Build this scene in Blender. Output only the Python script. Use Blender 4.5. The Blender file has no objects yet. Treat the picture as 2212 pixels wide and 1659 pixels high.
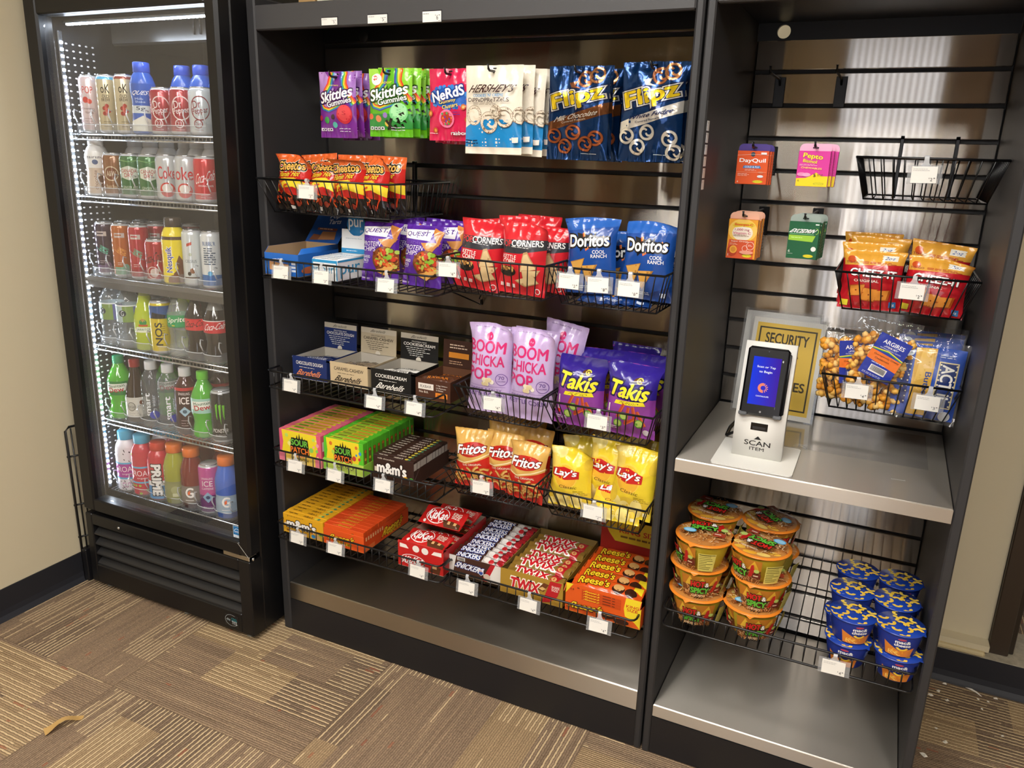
import bpy, bmesh, math, random
import numpy as np
from mathutils import Vector, Matrix, Euler
PI = math.pi
SC = bpy.context.scene
COL = SC.collection

# ------------------------------------------------------------------ camera
cam = bpy.data.objects.new('camera', bpy.data.cameras.new('camera'))
COL.objects.link(cam)
_f = Vector((-0.40645943, 0.86859313, -0.28343732)); _r = Vector((0.90197899, 0.43092816, 0.02710784)); _u = _r.cross(_f)
M = Matrix((_r, _u, -_f)).transposed().to_4x4(); M.translation = Vector((1.5105, -1.6196, 1.4266))
cam.matrix_world = M
cam.data.sensor_width = 36.0; cam.data.lens = 1695.8 * 36 / 2212; cam.data.clip_start = 0.02
SC.camera = cam

# ------------------------------------------------------------------ colour management, world
vs = SC.view_settings
vs.view_transform = 'Standard'; vs.look = 'None'; vs.gamma = 1.0; vs.use_curve_mapping = False; vs.exposure = 0.0
W = bpy.data.worlds.new('world'); SC.world = W; W.use_nodes = True
W.node_tree.nodes['Background'].inputs[0].default_value = (1, .93, .82, 1); W.node_tree.nodes['Background'].inputs[1].default_value = 0.05
cy = SC.cycles
cy.max_bounces = 10; cy.diffuse_bounces = 4; cy.glossy_bounces = 4; cy.transmission_bounces = 4; cy.transparent_max_bounces = 24
cy.use_denoising = True; cy.caustics_reflective = False; cy.caustics_refractive = False; cy.sample_clamp_indirect = 6.0

def lin(h, a=1.0):
    if not isinstance(h, str): return h
    o = []
    for i in (0, 2, 4):
        c = int(h[i:i + 2], 16) / 255
        o.append(c / 12.92 if c <= .04045 else ((c + .055) / 1.055) ** 2.4)
    if len(h) == 8: a = int(h[6:8], 16) / 255
    return (*o, a)

# ------------------------------------------------------------------ materials
MATS = {}
def mat(name, rough=.5, metal=0., spec=.5, coat=0., bump=None, col=None, aniso=0., tangent=None, emit=None, sheen=0.):
    m = bpy.data.materials.new(name); m.use_nodes = True
    nt = m.node_tree; b = nt.nodes['Principled BSDF']
    b.inputs['Roughness'].default_value = rough; b.inputs['Metallic'].default_value = metal
    b.inputs['Specular IOR Level'].default_value = spec; b.inputs['Coat Weight'].default_value = coat; b.inputs['Coat Roughness'].default_value = .12
    if col is None:
        a = nt.nodes.new('ShaderNodeAttribute'); a.attribute_name = 'Col'
        nt.links.new(a.outputs['Color'], b.inputs['Base Color'])
    else: b.inputs['Base Color'].default_value = lin(col)
    if bump:
        tc = nt.nodes.new('ShaderNodeTexCoord'); n = nt.nodes.new('ShaderNodeTexNoise'); bp = nt.nodes.new('ShaderNodeBump')
        n.inputs['Scale'].default_value = bump[0]; n.inputs['Detail'].default_value = 3
        if len(bump) > 3:
            mp = nt.nodes.new('ShaderNodeMapping'); mp.inputs['Scale'].default_value = bump[3]
            nt.links.new(tc.outputs['Object'], mp.inputs[0]); nt.links.new(mp.outputs[0], n.inputs['Vector'])
        else: nt.links.new(tc.outputs['Object'], n.inputs['Vector'])
        bp.inputs['Strength'].default_value = bump[1]; bp.inputs['Distance'].default_value = bump[2]
        nt.links.new(n.outputs['Fac'], bp.inputs['Height']); nt.links.new(bp.outputs[0], b.inputs['Normal'])
    if aniso:
        b.inputs['Anisotropic'].default_value = aniso
        t = nt.nodes.new('ShaderNodeVectorMath'); t.operation = 'CROSS_PRODUCT'; g = nt.nodes.new('ShaderNodeNewGeometry')   # across the grain, which runs along x
        nt.links.new(g.outputs['True Normal'], t.inputs[0]); t.inputs[1].default_value = (1, 0, 0)
        nt.links.new(t.outputs[0], b.inputs['Tangent'])
    if emit:
        b.inputs['Emission Color'].default_value = lin(emit[0]); b.inputs['Emission Strength'].default_value = emit[1]
    MATS[name] = m
    return m
def mat_alpha(name, rough=.05, ior=1.45, k=1.0):
    """tinted clear plastic or glass: the colour's alpha is its opacity, the rim and the highlights follow Fresnel"""
    m = bpy.data.materials.new(name); m.use_nodes = True; nt = m.node_tree; b = nt.nodes['Principled BSDF']; out = nt.nodes['Material Output']
    a = nt.nodes.new('ShaderNodeAttribute'); a.attribute_name = 'Col'
    b.inputs['Roughness'].default_value = rough; nt.links.new(a.outputs['Color'], b.inputs['Base Color'])
    tr = nt.nodes.new('ShaderNodeBsdfTransparent'); gl = nt.nodes.new('ShaderNodeBsdfGlossy'); gl.inputs['Roughness'].default_value = rough
    ge = nt.nodes.new('ShaderNodeNewGeometry'); dt = nt.nodes.new('ShaderNodeVectorMath'); dt.operation = 'DOT_PRODUCT'
    nt.links.new(ge.outputs['Normal'], dt.inputs[0]); nt.links.new(ge.outputs['Incoming'], dt.inputs[1])
    v = dt.outputs['Value']; f0 = ((ior - 1) / (ior + 1)) ** 2                # Schlick's Fresnel, the same from both sides
    for op, q in (('ABSOLUTE', 0), ('SUBTRACT', None), ('POWER', 5.0), ('MULTIPLY', (1 - f0) * k), ('ADD', f0 * k)):
        n = nt.nodes.new('ShaderNodeMath'); n.operation = op; n.use_clamp = op == 'ADD'
        if op == 'SUBTRACT': n.inputs[0].default_value = 1.0; nt.links.new(v, n.inputs[1])
        else: nt.links.new(v, n.inputs[0]); n.inputs[1].default_value = q
        v = n.outputs[0]
    m1 = nt.nodes.new('ShaderNodeMixShader'); m2 = nt.nodes.new('ShaderNodeMixShader')
    nt.links.new(a.outputs['Alpha'], m1.inputs[0]); nt.links.new(tr.outputs[0], m1.inputs[1]); nt.links.new(b.outputs[0], m1.inputs[2])
    nt.links.new(v, m2.inputs[0])
    nt.links.new(m1.outputs[0], m2.inputs[1]); nt.links.new(gl.outputs[0], m2.inputs[2]); nt.links.new(m2.outputs[0], out.inputs[0])
    MATS[name] = m
    return m
mat('film', .24, 0, .5, .5, (38, .55, .004))
mat('foil', .2, .7, .5, .3, (26, .4, .006))
mat('card', .5, 0, .4, .1)
mat('plain', .6)
mat('plastic', .22, 0, .5)
mat('rubber', .55, 0, .35)
mat('wire', .32, 0, .5)
mat('powder', .5, 0, .45, 0, (900, .25, .0006))
mat('powder_smooth', .38, 0, .4)
mat('gloss', .07, 0, .8)
mat('alu', .2, .9)
mat('can', .18, .25, .5, .5)
def mat_steel(name, col, rough, an, bump=None, wide=.15, r2=1.45, a2=.9):
    """brushed steel, grain along x: reflections stay sharp sideways and smear across the grain; a second, wider lobe for the scatter"""
    m = bpy.data.materials.new(name); m.use_nodes = True; nt = m.node_tree; nt.nodes.remove(nt.nodes['Principled BSDF']); out = nt.nodes['Material Output']
    g = nt.nodes.new('ShaderNodeNewGeometry'); t = nt.nodes.new('ShaderNodeVectorMath'); t.operation = 'CROSS_PRODUCT'; t2 = nt.nodes.new('ShaderNodeVectorMath'); t2.operation = 'CROSS_PRODUCT'
    nt.links.new(g.outputs['True Normal'], t.inputs[0]); t.inputs[1].default_value = (1, 0, 0)
    nt.links.new(g.outputs['True Normal'], t2.inputs[0]); nt.links.new(t.outputs[0], t2.inputs[1])
    sh = []
    for r, q in ((rough, an), (rough * r2, an * a2)):
        n = nt.nodes.new('ShaderNodeBsdfAnisotropic'); n.inputs['Color'].default_value = lin(col); n.inputs['Roughness'].default_value = r; n.inputs['Anisotropy'].default_value = q
        nt.links.new(t2.outputs[0], n.inputs['Tangent']); sh.append(n)
        if bump:
            tc = nt.nodes.new('ShaderNodeTexCoord'); no = nt.nodes.new('ShaderNodeTexNoise'); bp = nt.nodes.new('ShaderNodeBump'); no.inputs['Scale'].default_value = bump[0]
            nt.links.new(tc.outputs['Object'], no.inputs['Vector']); bp.inputs['Strength'].default_value = bump[1]; bp.inputs['Distance'].default_value = bump[2]
            nt.links.new(no.outputs['Fac'], bp.inputs['Height']); nt.links.new(bp.outputs[0], n.inputs['Normal'])
    mx = nt.nodes.new('ShaderNodeMixShader'); mx.inputs[0].default_value = wide
    nt.links.new(sh[0].outputs[0], mx.inputs[1]); nt.links.new(sh[1].outputs[0], mx.inputs[2]); nt.links.new(mx.outputs[0], out.inputs[0]); MATS[name] = m
mat_steel('steel_wall', 'b0aaa2', .15, .91)
mat_steel('steel_deck', 'bab4ab', .17, .88, (9, .03, .0004), .55, 2.6, .6)
mat_steel('steel_edge', 'c0b8ac', .34, .6)
mat('wallpaint', .75, 0, .3, 0, (160, .12, .001))
mat_alpha('clear', .06, 1.45); mat_alpha('pet', .07, 1.4); mat_alpha('pane', .0, 1.5, .95)

# ------------------------------------------------------------------ text outlines from Blender's own font
_TX = {}
def text2d(s, off=0.0):
    """triangles of a line of text, as a unit box: (verts Nx2, faces); the box is that of the text without its outline"""
    k = (s, off)
    if k not in _TX:
        cu = bpy.data.curves.new('t', 'FONT'); cu.body = s; cu.resolution_u = 3; cu.offset = off
        ob = bpy.data.objects.new('t', cu); me = bpy.data.meshes.new_from_object(ob)
        v = np.array([(q.co.x, q.co.y) for q in me.vertices], float).reshape(-1, 2); f = [tuple(p.vertices) for p in me.polygons]
        bpy.data.objects.remove(ob); bpy.data.curves.remove(cu); bpy.data.meshes.remove(me)
        _TX[k] = (v, f)
    return _TX[k]

# ------------------------------------------------------------------ printed artwork: flat coloured shapes in a unit square, wrapped onto surfaces
class Art:
    def __init__(s, bg, asp=1.0):
        s.bg = lin(bg); s.asp = asp; s.sh = []; s._c = {}      # asp = height / width
    def P(s, pts, c):
        s.sh.append((np.array(pts, float), [tuple(range(len(pts)))], lin(c))); return s
    def R(s, x0, y0, x1, y1, c): return s.P([(x0, y0), (x1, y0), (x1, y1), (x0, y1)], c)
    def E(s, cx, cy, rx, c, ry=None, n=20, rot=0):
        ry = rx / s.asp if ry is None else ry
        a = math.radians(rot); pts = []
        for i in range(n):
            t = 2 * PI * i / n; x, y = rx * math.cos(t), ry * s.asp * math.sin(t)
            pts.append((cx + x * math.cos(a) - y * math.sin(a), cy + (x * math.sin(a) + y * math.cos(a)) / s.asp))
        return s.P(pts, c)
    def O(s, cx, cy, r, wd, c, a0=0, a1=360, n=24, ry=None):   # ring or arc
        k = 1 if ry is None else ry * s.asp / r
        v = []; f = []
        for i in range(n + 1):
            t = math.radians(a0 + (a1 - a0) * i / n)
            for q in (r - wd / 2, r + wd / 2): v.append((cx + q * math.cos(t), cy + q * math.sin(t) * k / s.asp))
        for i in range(n): f.append((2 * i, 2 * i + 1, 2 * i + 3, 2 * i + 2))
        s.sh.append((np.array(v, float), f, lin(c))); return s
    def B(s, path, w, cols):                                   # parallel bands along a path (width in x units)
        p = np.array(path, float) * (1, s.asp)
        d = np.gradient(p, axis=0); d /= np.linalg.norm(d, axis=1)[:, None] + 1e-9
        nrm = np.stack([-d[:, 1], d[:, 0]], 1); n = len(p)
        for k, c in enumerate(cols):
            a = p + nrm * w * k; b = p + nrm * w * (k + 1.02)
            v = np.concatenate([a, b]) / (1, s.asp)
            s.sh.append((v, [(i, i + 1, n + i + 1, n + i) for i in range(n - 1)], lin(c)))
        return s
    def T(s, t, cx, cy, w, h, c, rot=0, sh=0, b=0.0, ol=None, ow=.05, arc=0):
        """text fitted into a box w by h about (cx, cy)"""
        v0, _ = text2d(t); lo, hi = v0.min(0), v0.max(0); b = max(b, 0)
        sh4 = [(0, 0)] if b < .004 else [(-b, 0), (b, 0), (0, b * .8), (0, -b * .8)]
        a = math.radians(rot)
        for off, cc, shifts in ([(b + ow, ol, [(0, 0)])] if ol else []) + [(0.0, c, sh4)]:
            v, f = text2d(t, off)
            for dx, dy in shifts:
                q = (v + (dx, dy) - lo) / (hi - lo) - .5
                x = q[:, 0] * w + q[:, 1] * sh * w; y = q[:, 1] * h * s.asp
                if arc: y = y - arc * s.asp * (2 * q[:, 0]) ** 2
                if rot in (90, -90): x = q[:, 0] * h * s.asp; y = q[:, 1] * w
                X = x * math.cos(a) - y * math.sin(a); Y = x * math.sin(a) + y * math.cos(a)
                s.sh.append((np.stack([cx + X, cy + Y / s.asp], 1), f, lin(cc)))
        return s
    def L(s, x0, x1, y, n, c, h=.008, gap=.022, seed=1):        # fine print, too small to read
        r = random.Random(seed)
        for i in range(n):
            x = x0; yy = y - i * gap
            e = x0 + (x1 - x0) * r.uniform(.7, 1)
            while x < e - .02:
                d = min(r.uniform(.04, .12), e - x); s.R(x, yy, x + d, yy + h, c); x += d + .018
        return s
    def bar(s, x0, y0, x1, y1, c='101010', seed=3):
        r = random.Random(seed); x = x0
        while x < x1:
            d = r.uniform(.006, .02) * (x1 - x0) * 3; s.R(x, y0, min(x + d * .5, x1), y1, c); x += d
        return s
    def cut(s, nu, nv):
        """all shapes cut along the nu by nv grid lines and clipped to the unit square: verts, layer of each, faces, colours"""
        if (nu, nv) in s._c: return s._c[nu, nv]
        bm = bmesh.new()
        for k, (v, f, c) in enumerate(s.sh):
            bv = [bm.verts.new((x, y, 0)) for x, y in v]
            for q in f:
                try:
                    fc = bm.faces.new([bv[i] for i in q]); fc.material_index = k
                except ValueError: pass
        for ax, n in ((0, nu), (1, nv)):
            for i in range(n + 1):
                nrm = [0, 0, 0]; nrm[ax] = 1; co = [0, 0, 0]; co[ax] = i / n
                bmesh.ops.bisect_plane(bm, geom=bm.verts[:] + bm.edges[:] + bm.faces[:], dist=1e-7, plane_co=co, plane_no=nrm, clear_inner=(i == 0), clear_outer=(i == n))
        bm.verts.index_update()
        lay = np.zeros(len(bm.verts)); fs = []; cs = []
        for fc in bm.faces:
            ids = [q.index for q in fc.verts]
            if fc.normal.z < 0: ids.reverse()
            fs.append(ids); cs.append(s.sh[fc.material_index][2]); lay[ids] = fc.material_index
        uv = np.array([(q.co.x, q.co.y) for q in bm.verts], float).reshape(-1, 2)
        bm.free()
        s._c[nu, nv] = (uv, lay, fs, cs)
        return s._c[nu, nv]

# ------------------------------------------------------------------ mesh builder
class MB:
    def __init__(s): s.v = []; s.f = []; s.c = []; s.sm = []; s.n = {}
    def add(s, vs, fs, c, sm=False, nrm=None):
        o = len(s.v); s.v.extend([tuple(q) for q in vs])
        many = isinstance(c, list); c = c if many else lin(c)
        for i, q in enumerate(fs):
            s.f.append([o + j for j in q]); s.c.append(c[i] if many else c); s.sm.append(sm)
        if nrm is not None:
            for i, q in enumerate(nrm): s.n[o + i] = tuple(q)
        return s
    def box(s, x0, x1, y0, y1, z0, z1, c):
        return s.add([(x, y, z) for x in (x0, x1) for y in (y0, y1) for z in (z0, z1)], [(0, 1, 3, 2), (4, 6, 7, 5), (0, 4, 5, 1), (2, 3, 7, 6), (0, 2, 6, 4), (1, 5, 7, 3)], c)
    def rbox(s, x0, x1, y0, y1, z0, z1, c, b=.003):            # box with chamfered edges
        X, Y, Z = (x0, x1), (y0, y1), (z0, z1); v = []; idx = {}
        for i in (0, 1):
            for j in (0, 1):
                for k in (0, 1):
                    si, sj, sk = 1 - 2 * i, 1 - 2 * j, 1 - 2 * k
                    for a, q in enumerate(((X[i], Y[j] + sj * b, Z[k] + sk * b), (X[i] + si * b, Y[j], Z[k] + sk * b), (X[i] + si * b, Y[j] + sj * b, Z[k]))):
                        idx[i, j, k, a] = len(v); v.append(q)
        f = []
        for a in range(3):
            o = [q for q in range(3) if q != a]
            for e in (0, 1):
                ring = []
                for p, q in ((0, 0), (1, 0), (1, 1), (0, 1)):
                    t = [0, 0, 0]; t[a] = e; t[o[0]] = p; t[o[1]] = q; ring.append(idx[(*t, a)])
                f.append(ring)
            for p in (0, 1):
                for q in (0, 1):                                # edge bevel running along axis a
                    t0 = [0, 0, 0]; t0[o[0]] = p; t0[o[1]] = q; t1 = list(t0); t1[a] = 1
                    f.append([idx[(*t0, o[0])], idx[(*t1, o[0])], idx[(*t1, o[1])], idx[(*t0, o[1])]])
        for i in (0, 1):
            for j in (0, 1):
                for k in (0, 1): f.append([idx[i, j, k, a] for a in range(3)])
        return s.add(v, f, c)
    def quad(s, a, b, c_, d, c): return s.add([a, b, c_, d], [(0, 1, 2, 3)], c)
    def tube(s, pts, r, c, n=6, cap=True, closed=False):
        p = [Vector(q) for q in pts]; m = len(p); V = []; F = []
        for i, q in enumerate(p):
            if closed: d = (p[(i + 1) % m] - p[i - 1])
            else: d = p[min(i + 1, m - 1)] - p[max(i - 1, 0)]
            d.normalize(); a = Vector((0, 0, 1)) if abs(d.z) < .9 else Vector((1, 0, 0))
            e1 = d.cross(a).normalized(); e2 = d.cross(e1)
            rr = r[i] if isinstance(r, (list, tuple)) else r
            for k in range(n):
                t = 2 * PI * (k + .5) / n; V.append(q + e1 * (rr * math.cos(t)) + e2 * (rr * math.sin(t)))
        for i in range(m if closed else m - 1):
            j = (i + 1) % m
            for k in range(n): F.append((i * n + k, i * n + (k + 1) % n, j * n + (k + 1) % n, j * n + k))
        if cap and not closed: F += [tuple(range(n))[::-1], tuple((m - 1) * n + k for k in range(n))]
        return s.add(V, F, c, n > 5)
    def lathe(s, prof, c, n=28, ctr=(0, 0), cols=None):          # prof: (r, z) from bottom to top
        V = []; F = []; C = []
        for r, z in prof:
            for k in range(n):
                t = 2 * PI * k / n; V.append((ctr[0] + r * math.sin(t), ctr[1] - r * math.cos(t), z))
        for i in range(len(prof) - 1):
            for k in range(n): F.append((i * n + k, i * n + (k + 1) % n, (i + 1) * n + (k + 1) % n, (i + 1) * n + k)); C.append(lin(cols[i]) if cols else lin(c))
        if prof[0][0] > 1e-6: F.append(tuple(range(n))[::-1]); C.append(lin(cols[0]) if cols else lin(c))
        if prof[-1][0] > 1e-6: F.append(tuple((len(prof) - 1) * n + k for k in range(n))); C.append(lin(cols[-1]) if cols else lin(c))
        return s.add(V, F, C, True)
    def grid(s, P, c, sm=True, N=None, flip=False):
        nv, nu = P.shape[0] - 1, P.shape[1] - 1
        F = [(j * (nu + 1) + i, j * (nu + 1) + i + 1, (j + 1) * (nu + 1) + i + 1, (j + 1) * (nu + 1) + i) for j in range(nv) for i in range(nu)]
        if flip: F = [q[::-1] for q in F]
        return s.add(P.reshape(-1, 3), F, c, sm, None if N is None else N.reshape(-1, 3))
    def art(s, A, P, N, u0=0., u1=1., off=.00025, step=.00005, sm=True):
        """artwork A wrapped on the surface grid P with normals N"""
        nv, nu = P.shape[0] - 1, P.shape[1] - 1
        uv, lay, fs, cs = A.cut(nu, nv)
        if not len(uv): return s
        a = np.clip(uv[:, 0] * nu, 0, nu - 1e-9); b = np.clip(uv[:, 1] * nv, 0, nv - 1e-9)
        i = a.astype(int); j = b.astype(int); a = (a - i)[:, None]; b = (b - j)[:, None]
        def lerp(G): return (G[j, i] * (1 - a) + G[j, i + 1] * a) * (1 - b) + (G[j + 1, i] * (1 - a) + G[j + 1, i + 1] * a) * b
        n = lerp(N); n /= np.linalg.norm(n, axis=1)[:, None] + 1e-12
        q = lerp(P) + n * (off + step * lay)[:, None]
        return s.add(q, fs, cs, sm, n)
    def decal(s, A, o, ux, uy, off=.0003, bg=True):             # artwork on a flat face: origin o, edge vectors ux, uy
        o, ux, uy = Vector(o), Vector(ux), Vector(uy); n = ux.cross(uy).normalized()
        P = np.array([[o, o + ux], [o + uy, o + ux + uy]], float); N = np.tile(np.array(n, float), (2, 2, 1))
        if bg: s.add([o + n * off, o + ux + n * off, o + ux + uy + n * off, o + uy + n * off], [(0, 1, 2, 3)], A.bg)
        return s.art(A, P, N, off=off + .0002, step=.00006, sm=False)
    def build(s, name, m, parent=None, loc=None, rot=None):
        me = bpy.data.meshes.new(name)
        me.from_pydata(s.v, [], s.f); me.polygons.foreach_set('use_smooth', s.sm)
        at = me.attributes.new('Col', 'FLOAT_COLOR', 'CORNER')
        cnt = np.array([len(q) for q in s.f]); at.data.foreach_set('color', np.repeat(np.array(s.c, 'f'), cnt, axis=0).ravel())
        me.materials.append(MATS[m])
        me.update()
        if s.n:
            nn = np.zeros((len(s.v), 3), 'f'); me.vertices.foreach_get
            if len(s.n) == len(s.v): nn = np.array([s.n[i] for i in range(len(s.v))], 'f')
            else:
                for i, q in enumerate(me.vertices): nn[i] = s.n.get(i, q.normal)
            me.normals_split_custom_set_from_vertices([tuple(map(float, q)) for q in nn])
        o = bpy.data.objects.new(name, me); COL.objects.link(o)
        if parent: o.parent = parent
        if loc: o.location = loc
        if rot: o.rotation_euler = rot
        return o

def tag(o, label=None, cat=None, group=None, kind=None):
    if label: o['label'] = label
    if cat: o['category'] = cat
    if group: o['group'] = group
    if kind: o['kind'] = kind
    return o
def thing(name, label, cat, loc=(0, 0, 0), rot=(0, 0, 0), group=None):
    o = bpy.data.objects.new(name, None); COL.objects.link(o); o.empty_display_size = .05
    o.location = loc; o.rotation_euler = rot
    return tag(o, label, cat, group)
def dup(root, loc, rot, label, group=None):
    def cp(o, par):
        c = o.copy(); COL.objects.link(c)
        if par: c.parent = par
        for ch in list(o.children): cp(ch, c)
        return c
    r = cp(root, None); r.location = loc; r.rotation_euler = rot; r['label'] = label
    if group: r['group'] = group
    return r
ORD = ['front', 'second', 'third', 'fourth', 'fifth', 'sixth', 'seventh', 'eighth', 'ninth', 'tenth', 'eleventh', 'twelfth', 'thirteenth']

# ------------------------------------------------------------------ node helper for the carpet
def carpet_mat():
    m = bpy.data.materials.new('carpet'); m.use_nodes = True; nt = m.node_tree; b = nt.nodes['Principled BSDF']
    N = nt.nodes.new; Lk = nt.links.new
    def put(sock, v):
        if hasattr(v, 'is_linked') or hasattr(v, 'links'): Lk(v, sock)
        else: sock.default_value = v
    def mth(op, a, b_=0.0, c=0.0):
        n = N('ShaderNodeMath'); n.operation = op
        for i, v in enumerate((a, b_, c)): put(n.inputs[i], v)
        return n.outputs[0]
    def comb(x, y, z=0.0):
        n = N('ShaderNodeCombineXYZ')
        for i, v in enumerate((x, y, z)): put(n.inputs[i], v)
        return n.outputs[0]
    def noise(vec, sc, det=2.0, ro=.5):
        n = N('ShaderNodeTexNoise'); n.inputs['Scale'].default_value = sc; n.inputs['Detail'].default_value = det; n.inputs['Roughness'].default_value = ro
        Lk(vec, n.inputs['Vector']); return n.outputs['Fac']
    def ramp(f, stops, const=False):
        n = N('ShaderNodeValToRGB'); r = n.color_ramp
        if const: r.interpolation = 'CONSTANT'
        while len(r.elements) < len(stops): r.elements.new(.5)
        for e, (p, c) in zip(r.elements, stops): e.position = p; e.color = lin(c)
        Lk(f, n.inputs[0]); return n.outputs[0]
    def mix(f, a, b_):
        n = N('ShaderNodeMix'); n.data_type = 'RGBA'; put(n.inputs[0], f)
        Lk(a, n.inputs[6]) if hasattr(a, 'links') else setattr(n.inputs[6], 'default_value', lin(a))
        Lk(b_, n.inputs[7]) if hasattr(b_, 'links') else setattr(n.inputs[7], 'default_value', lin(b_))
        return n.outputs[2]
    geo = N('ShaderNodeNewGeometry'); sx = N('ShaderNodeSeparateXYZ'); Lk(geo.outputs['Position'], sx.inputs[0])
    x, y = sx.outputs[0], sx.outputs[1]
    u = mth('DIVIDE', mth('ADD', x, .22 + 6.1), .61); v = mth('DIVIDE', mth('ADD', y, .43 + 6.1), .61)
    fu, fv = mth('FLOOR', u), mth('FLOOR', v)
    par = mth('MODULO', mth('ADD', fu, fv), 2.0)                 # 0: ribs along x, 1: ribs along y
    def sel(a, b_): return mth('ADD', mth('MULTIPLY', a, mth('SUBTRACT', 1.0, par)), mth('MULTIPLY', b_, par))
    s = sel(y, x); t = sel(x, y)
    tid = mth('ADD', mth('MULTIPLY', fu, 7.13), mth('MULTIPLY', fv, 3.71))
    pitch = .0064
    wob = noise(comb(t, s, 0.0), 90.0, 2)
    s2 = mth('ADD', s, mth('MULTIPLY', mth('SUBTRACT', wob, .5), .0045))
    rib = mth('DIVIDE', s2, pitch); rid = mth('FLOOR', rib); fr = mth('FRACT', rib)
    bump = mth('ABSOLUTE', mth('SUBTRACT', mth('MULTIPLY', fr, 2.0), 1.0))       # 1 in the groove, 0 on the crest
    def white(x_, y_, z_):
        n = N('ShaderNodeTexWhiteNoise'); Lk(comb(x_, y_, z_), n.inputs['Vector']); return n.outputs['Value']
    bs = mth('FLOOR', mth('ADD', mth('DIVIDE', s, .142), mth('MULTIPLY', tid, .37)))
    bt = mth('FLOOR', mth('ADD', mth('DIVIDE', t, .23), mth('MULTIPLY', bs, .61)))
    blk = white(bs, bt, tid)                                     # patches of yarn: plain, cream ribbed, pale
    per = noise(comb(mth('MULTIPLY', rid, .63), mth('MULTIPLY', t, 3.0), tid), 1.0, 2, .6)
    fine = noise(comb(x, y, 0.0), 300.0, 3, .7); mid = noise(comb(mth('MULTIPLY', x, 1.0), y, 0.0), 130.0, 2, .6)
    base = ramp(mth('ADD', mth('MULTIPLY', per, .6), mth('MULTIPLY', mid, .4)), [(.30, '7b6752'), (.46, '96806a'), (.58, 'a88f74'), (.74, 'c2a888')])
    pale = mth('GREATER_THAN', blk, .76)
    base = mix(mth('MULTIPLY', pale, .42), base, 'c9ab7c')
    base = mix(mth('MULTIPLY', mth('SUBTRACT', fine, .40), 1.9), base, '5a4836')
    base = mix(mth('MULTIPLY', mth('SUBTRACT', .42, fine), 2.6), base, 'd8c4a0')
    rib_on = mth('MULTIPLY', mth('GREATER_THAN', blk, .40), mth('LESS_THAN', blk, .93))
    run = mth('GREATER_THAN', mth('ADD', per, mth('MULTIPLY', rib_on, .24)), .66)
    alt = mth('MULTIPLY', run, mth('LESS_THAN', mth('MODULO', mth('ADD', rid, 6400.0), 2.0), .5))
    lite = mth('MULTIPLY', alt, mth('LESS_THAN', bump, .6))
    c1 = mix(mth('MULTIPLY', lite, mth('ADD', .45, mth('MULTIPLY', mid, .6))), base, 'dcc49a')
    dgap = mth('MULTIPLY', mth('MULTIPLY', mth('LESS_THAN', blk, .60), rib_on), mth('GREATER_THAN', mth('MODULO', mth('ADD', rid, 6400.0), 2.0), .5))
    c1 = mix(mth('MULTIPLY', dgap, .45), c1, '4a4038')
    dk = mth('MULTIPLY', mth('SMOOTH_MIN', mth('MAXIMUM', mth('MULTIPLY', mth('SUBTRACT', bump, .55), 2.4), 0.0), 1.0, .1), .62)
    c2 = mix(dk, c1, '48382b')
    red = mth('GREATER_THAN', noise(comb(mth('MULTIPLY', rid, 1.7), mth('MULTIPLY', t, 7.0), tid), 1.0, 2), .72)
    c3 = mix(mth('MULTIPLY', red, .5), c2, 'a0563c')
    eu = mth('ABSOLUTE', mth('SUBTRACT', mth('FRACT', u), .5)); ev = mth('ABSOLUTE', mth('SUBTRACT', mth('FRACT', v), .5))
    seam = mth('GREATER_THAN', mth('MAXIMUM', eu, ev), .4965)
    c4 = mix(mth('MULTIPLY', seam, .35), c3, '5a4838')
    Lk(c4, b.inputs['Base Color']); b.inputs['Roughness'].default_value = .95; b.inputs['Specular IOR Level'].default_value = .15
    bp = N('ShaderNodeBump'); bp.inputs['Strength'].default_value = .55; bp.inputs['Distance'].default_value = .003
    Lk(mth('SUBTRACT', fine, bump), bp.inputs['Height']); Lk(bp.outputs[0], b.inputs['Normal'])
    MATS['carpet'] = m
carpet_mat()
def stone_mat():
    m = bpy.data.materials.new('stone'); m.use_nodes = True; nt = m.node_tree; b = nt.nodes['Principled BSDF']
    tc = nt.nodes.new('ShaderNodeTexCoord'); n = nt.nodes.new('ShaderNodeTexNoise'); n.inputs['Scale'].default_value = 30; n.inputs['Detail'].default_value = 8; n.inputs['Roughness'].default_value = .7
    r = nt.nodes.new('ShaderNodeValToRGB'); r.color_ramp.elements[0].position = .3; r.color_ramp.elements[1].position = .7
    r.color_ramp.elements[0].color = lin('8f8674'); r.color_ramp.elements[1].color = lin('c4bba4')
    nt.links.new(tc.outputs['Object'], n.inputs['Vector']); nt.links.new(n.outputs['Fac'], r.inputs[0]); nt.links.new(r.outputs[0], b.inputs['Base Color'])
    b.inputs['Roughness'].default_value = .5; MATS['stone'] = m
stone_mat()
def emis(name, h, k):
    m = bpy.data.materials.new(name); m.use_nodes = True; nt = m.node_tree; nt.nodes.clear()
    o = nt.nodes.new('ShaderNodeOutputMaterial'); e = nt.nodes.new('ShaderNodeEmission'); e.inputs[0].default_value = lin(h); e.inputs[1].default_value = k
    nt.links.new(e.outputs[0], o.inputs[0]); MATS[name] = m
emis('lamp', 'fffaf3', 26.0)
emis('daylight', 'f0f4ff', 6.0)
emis('led', 'e4f0ff', 90.0)

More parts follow.
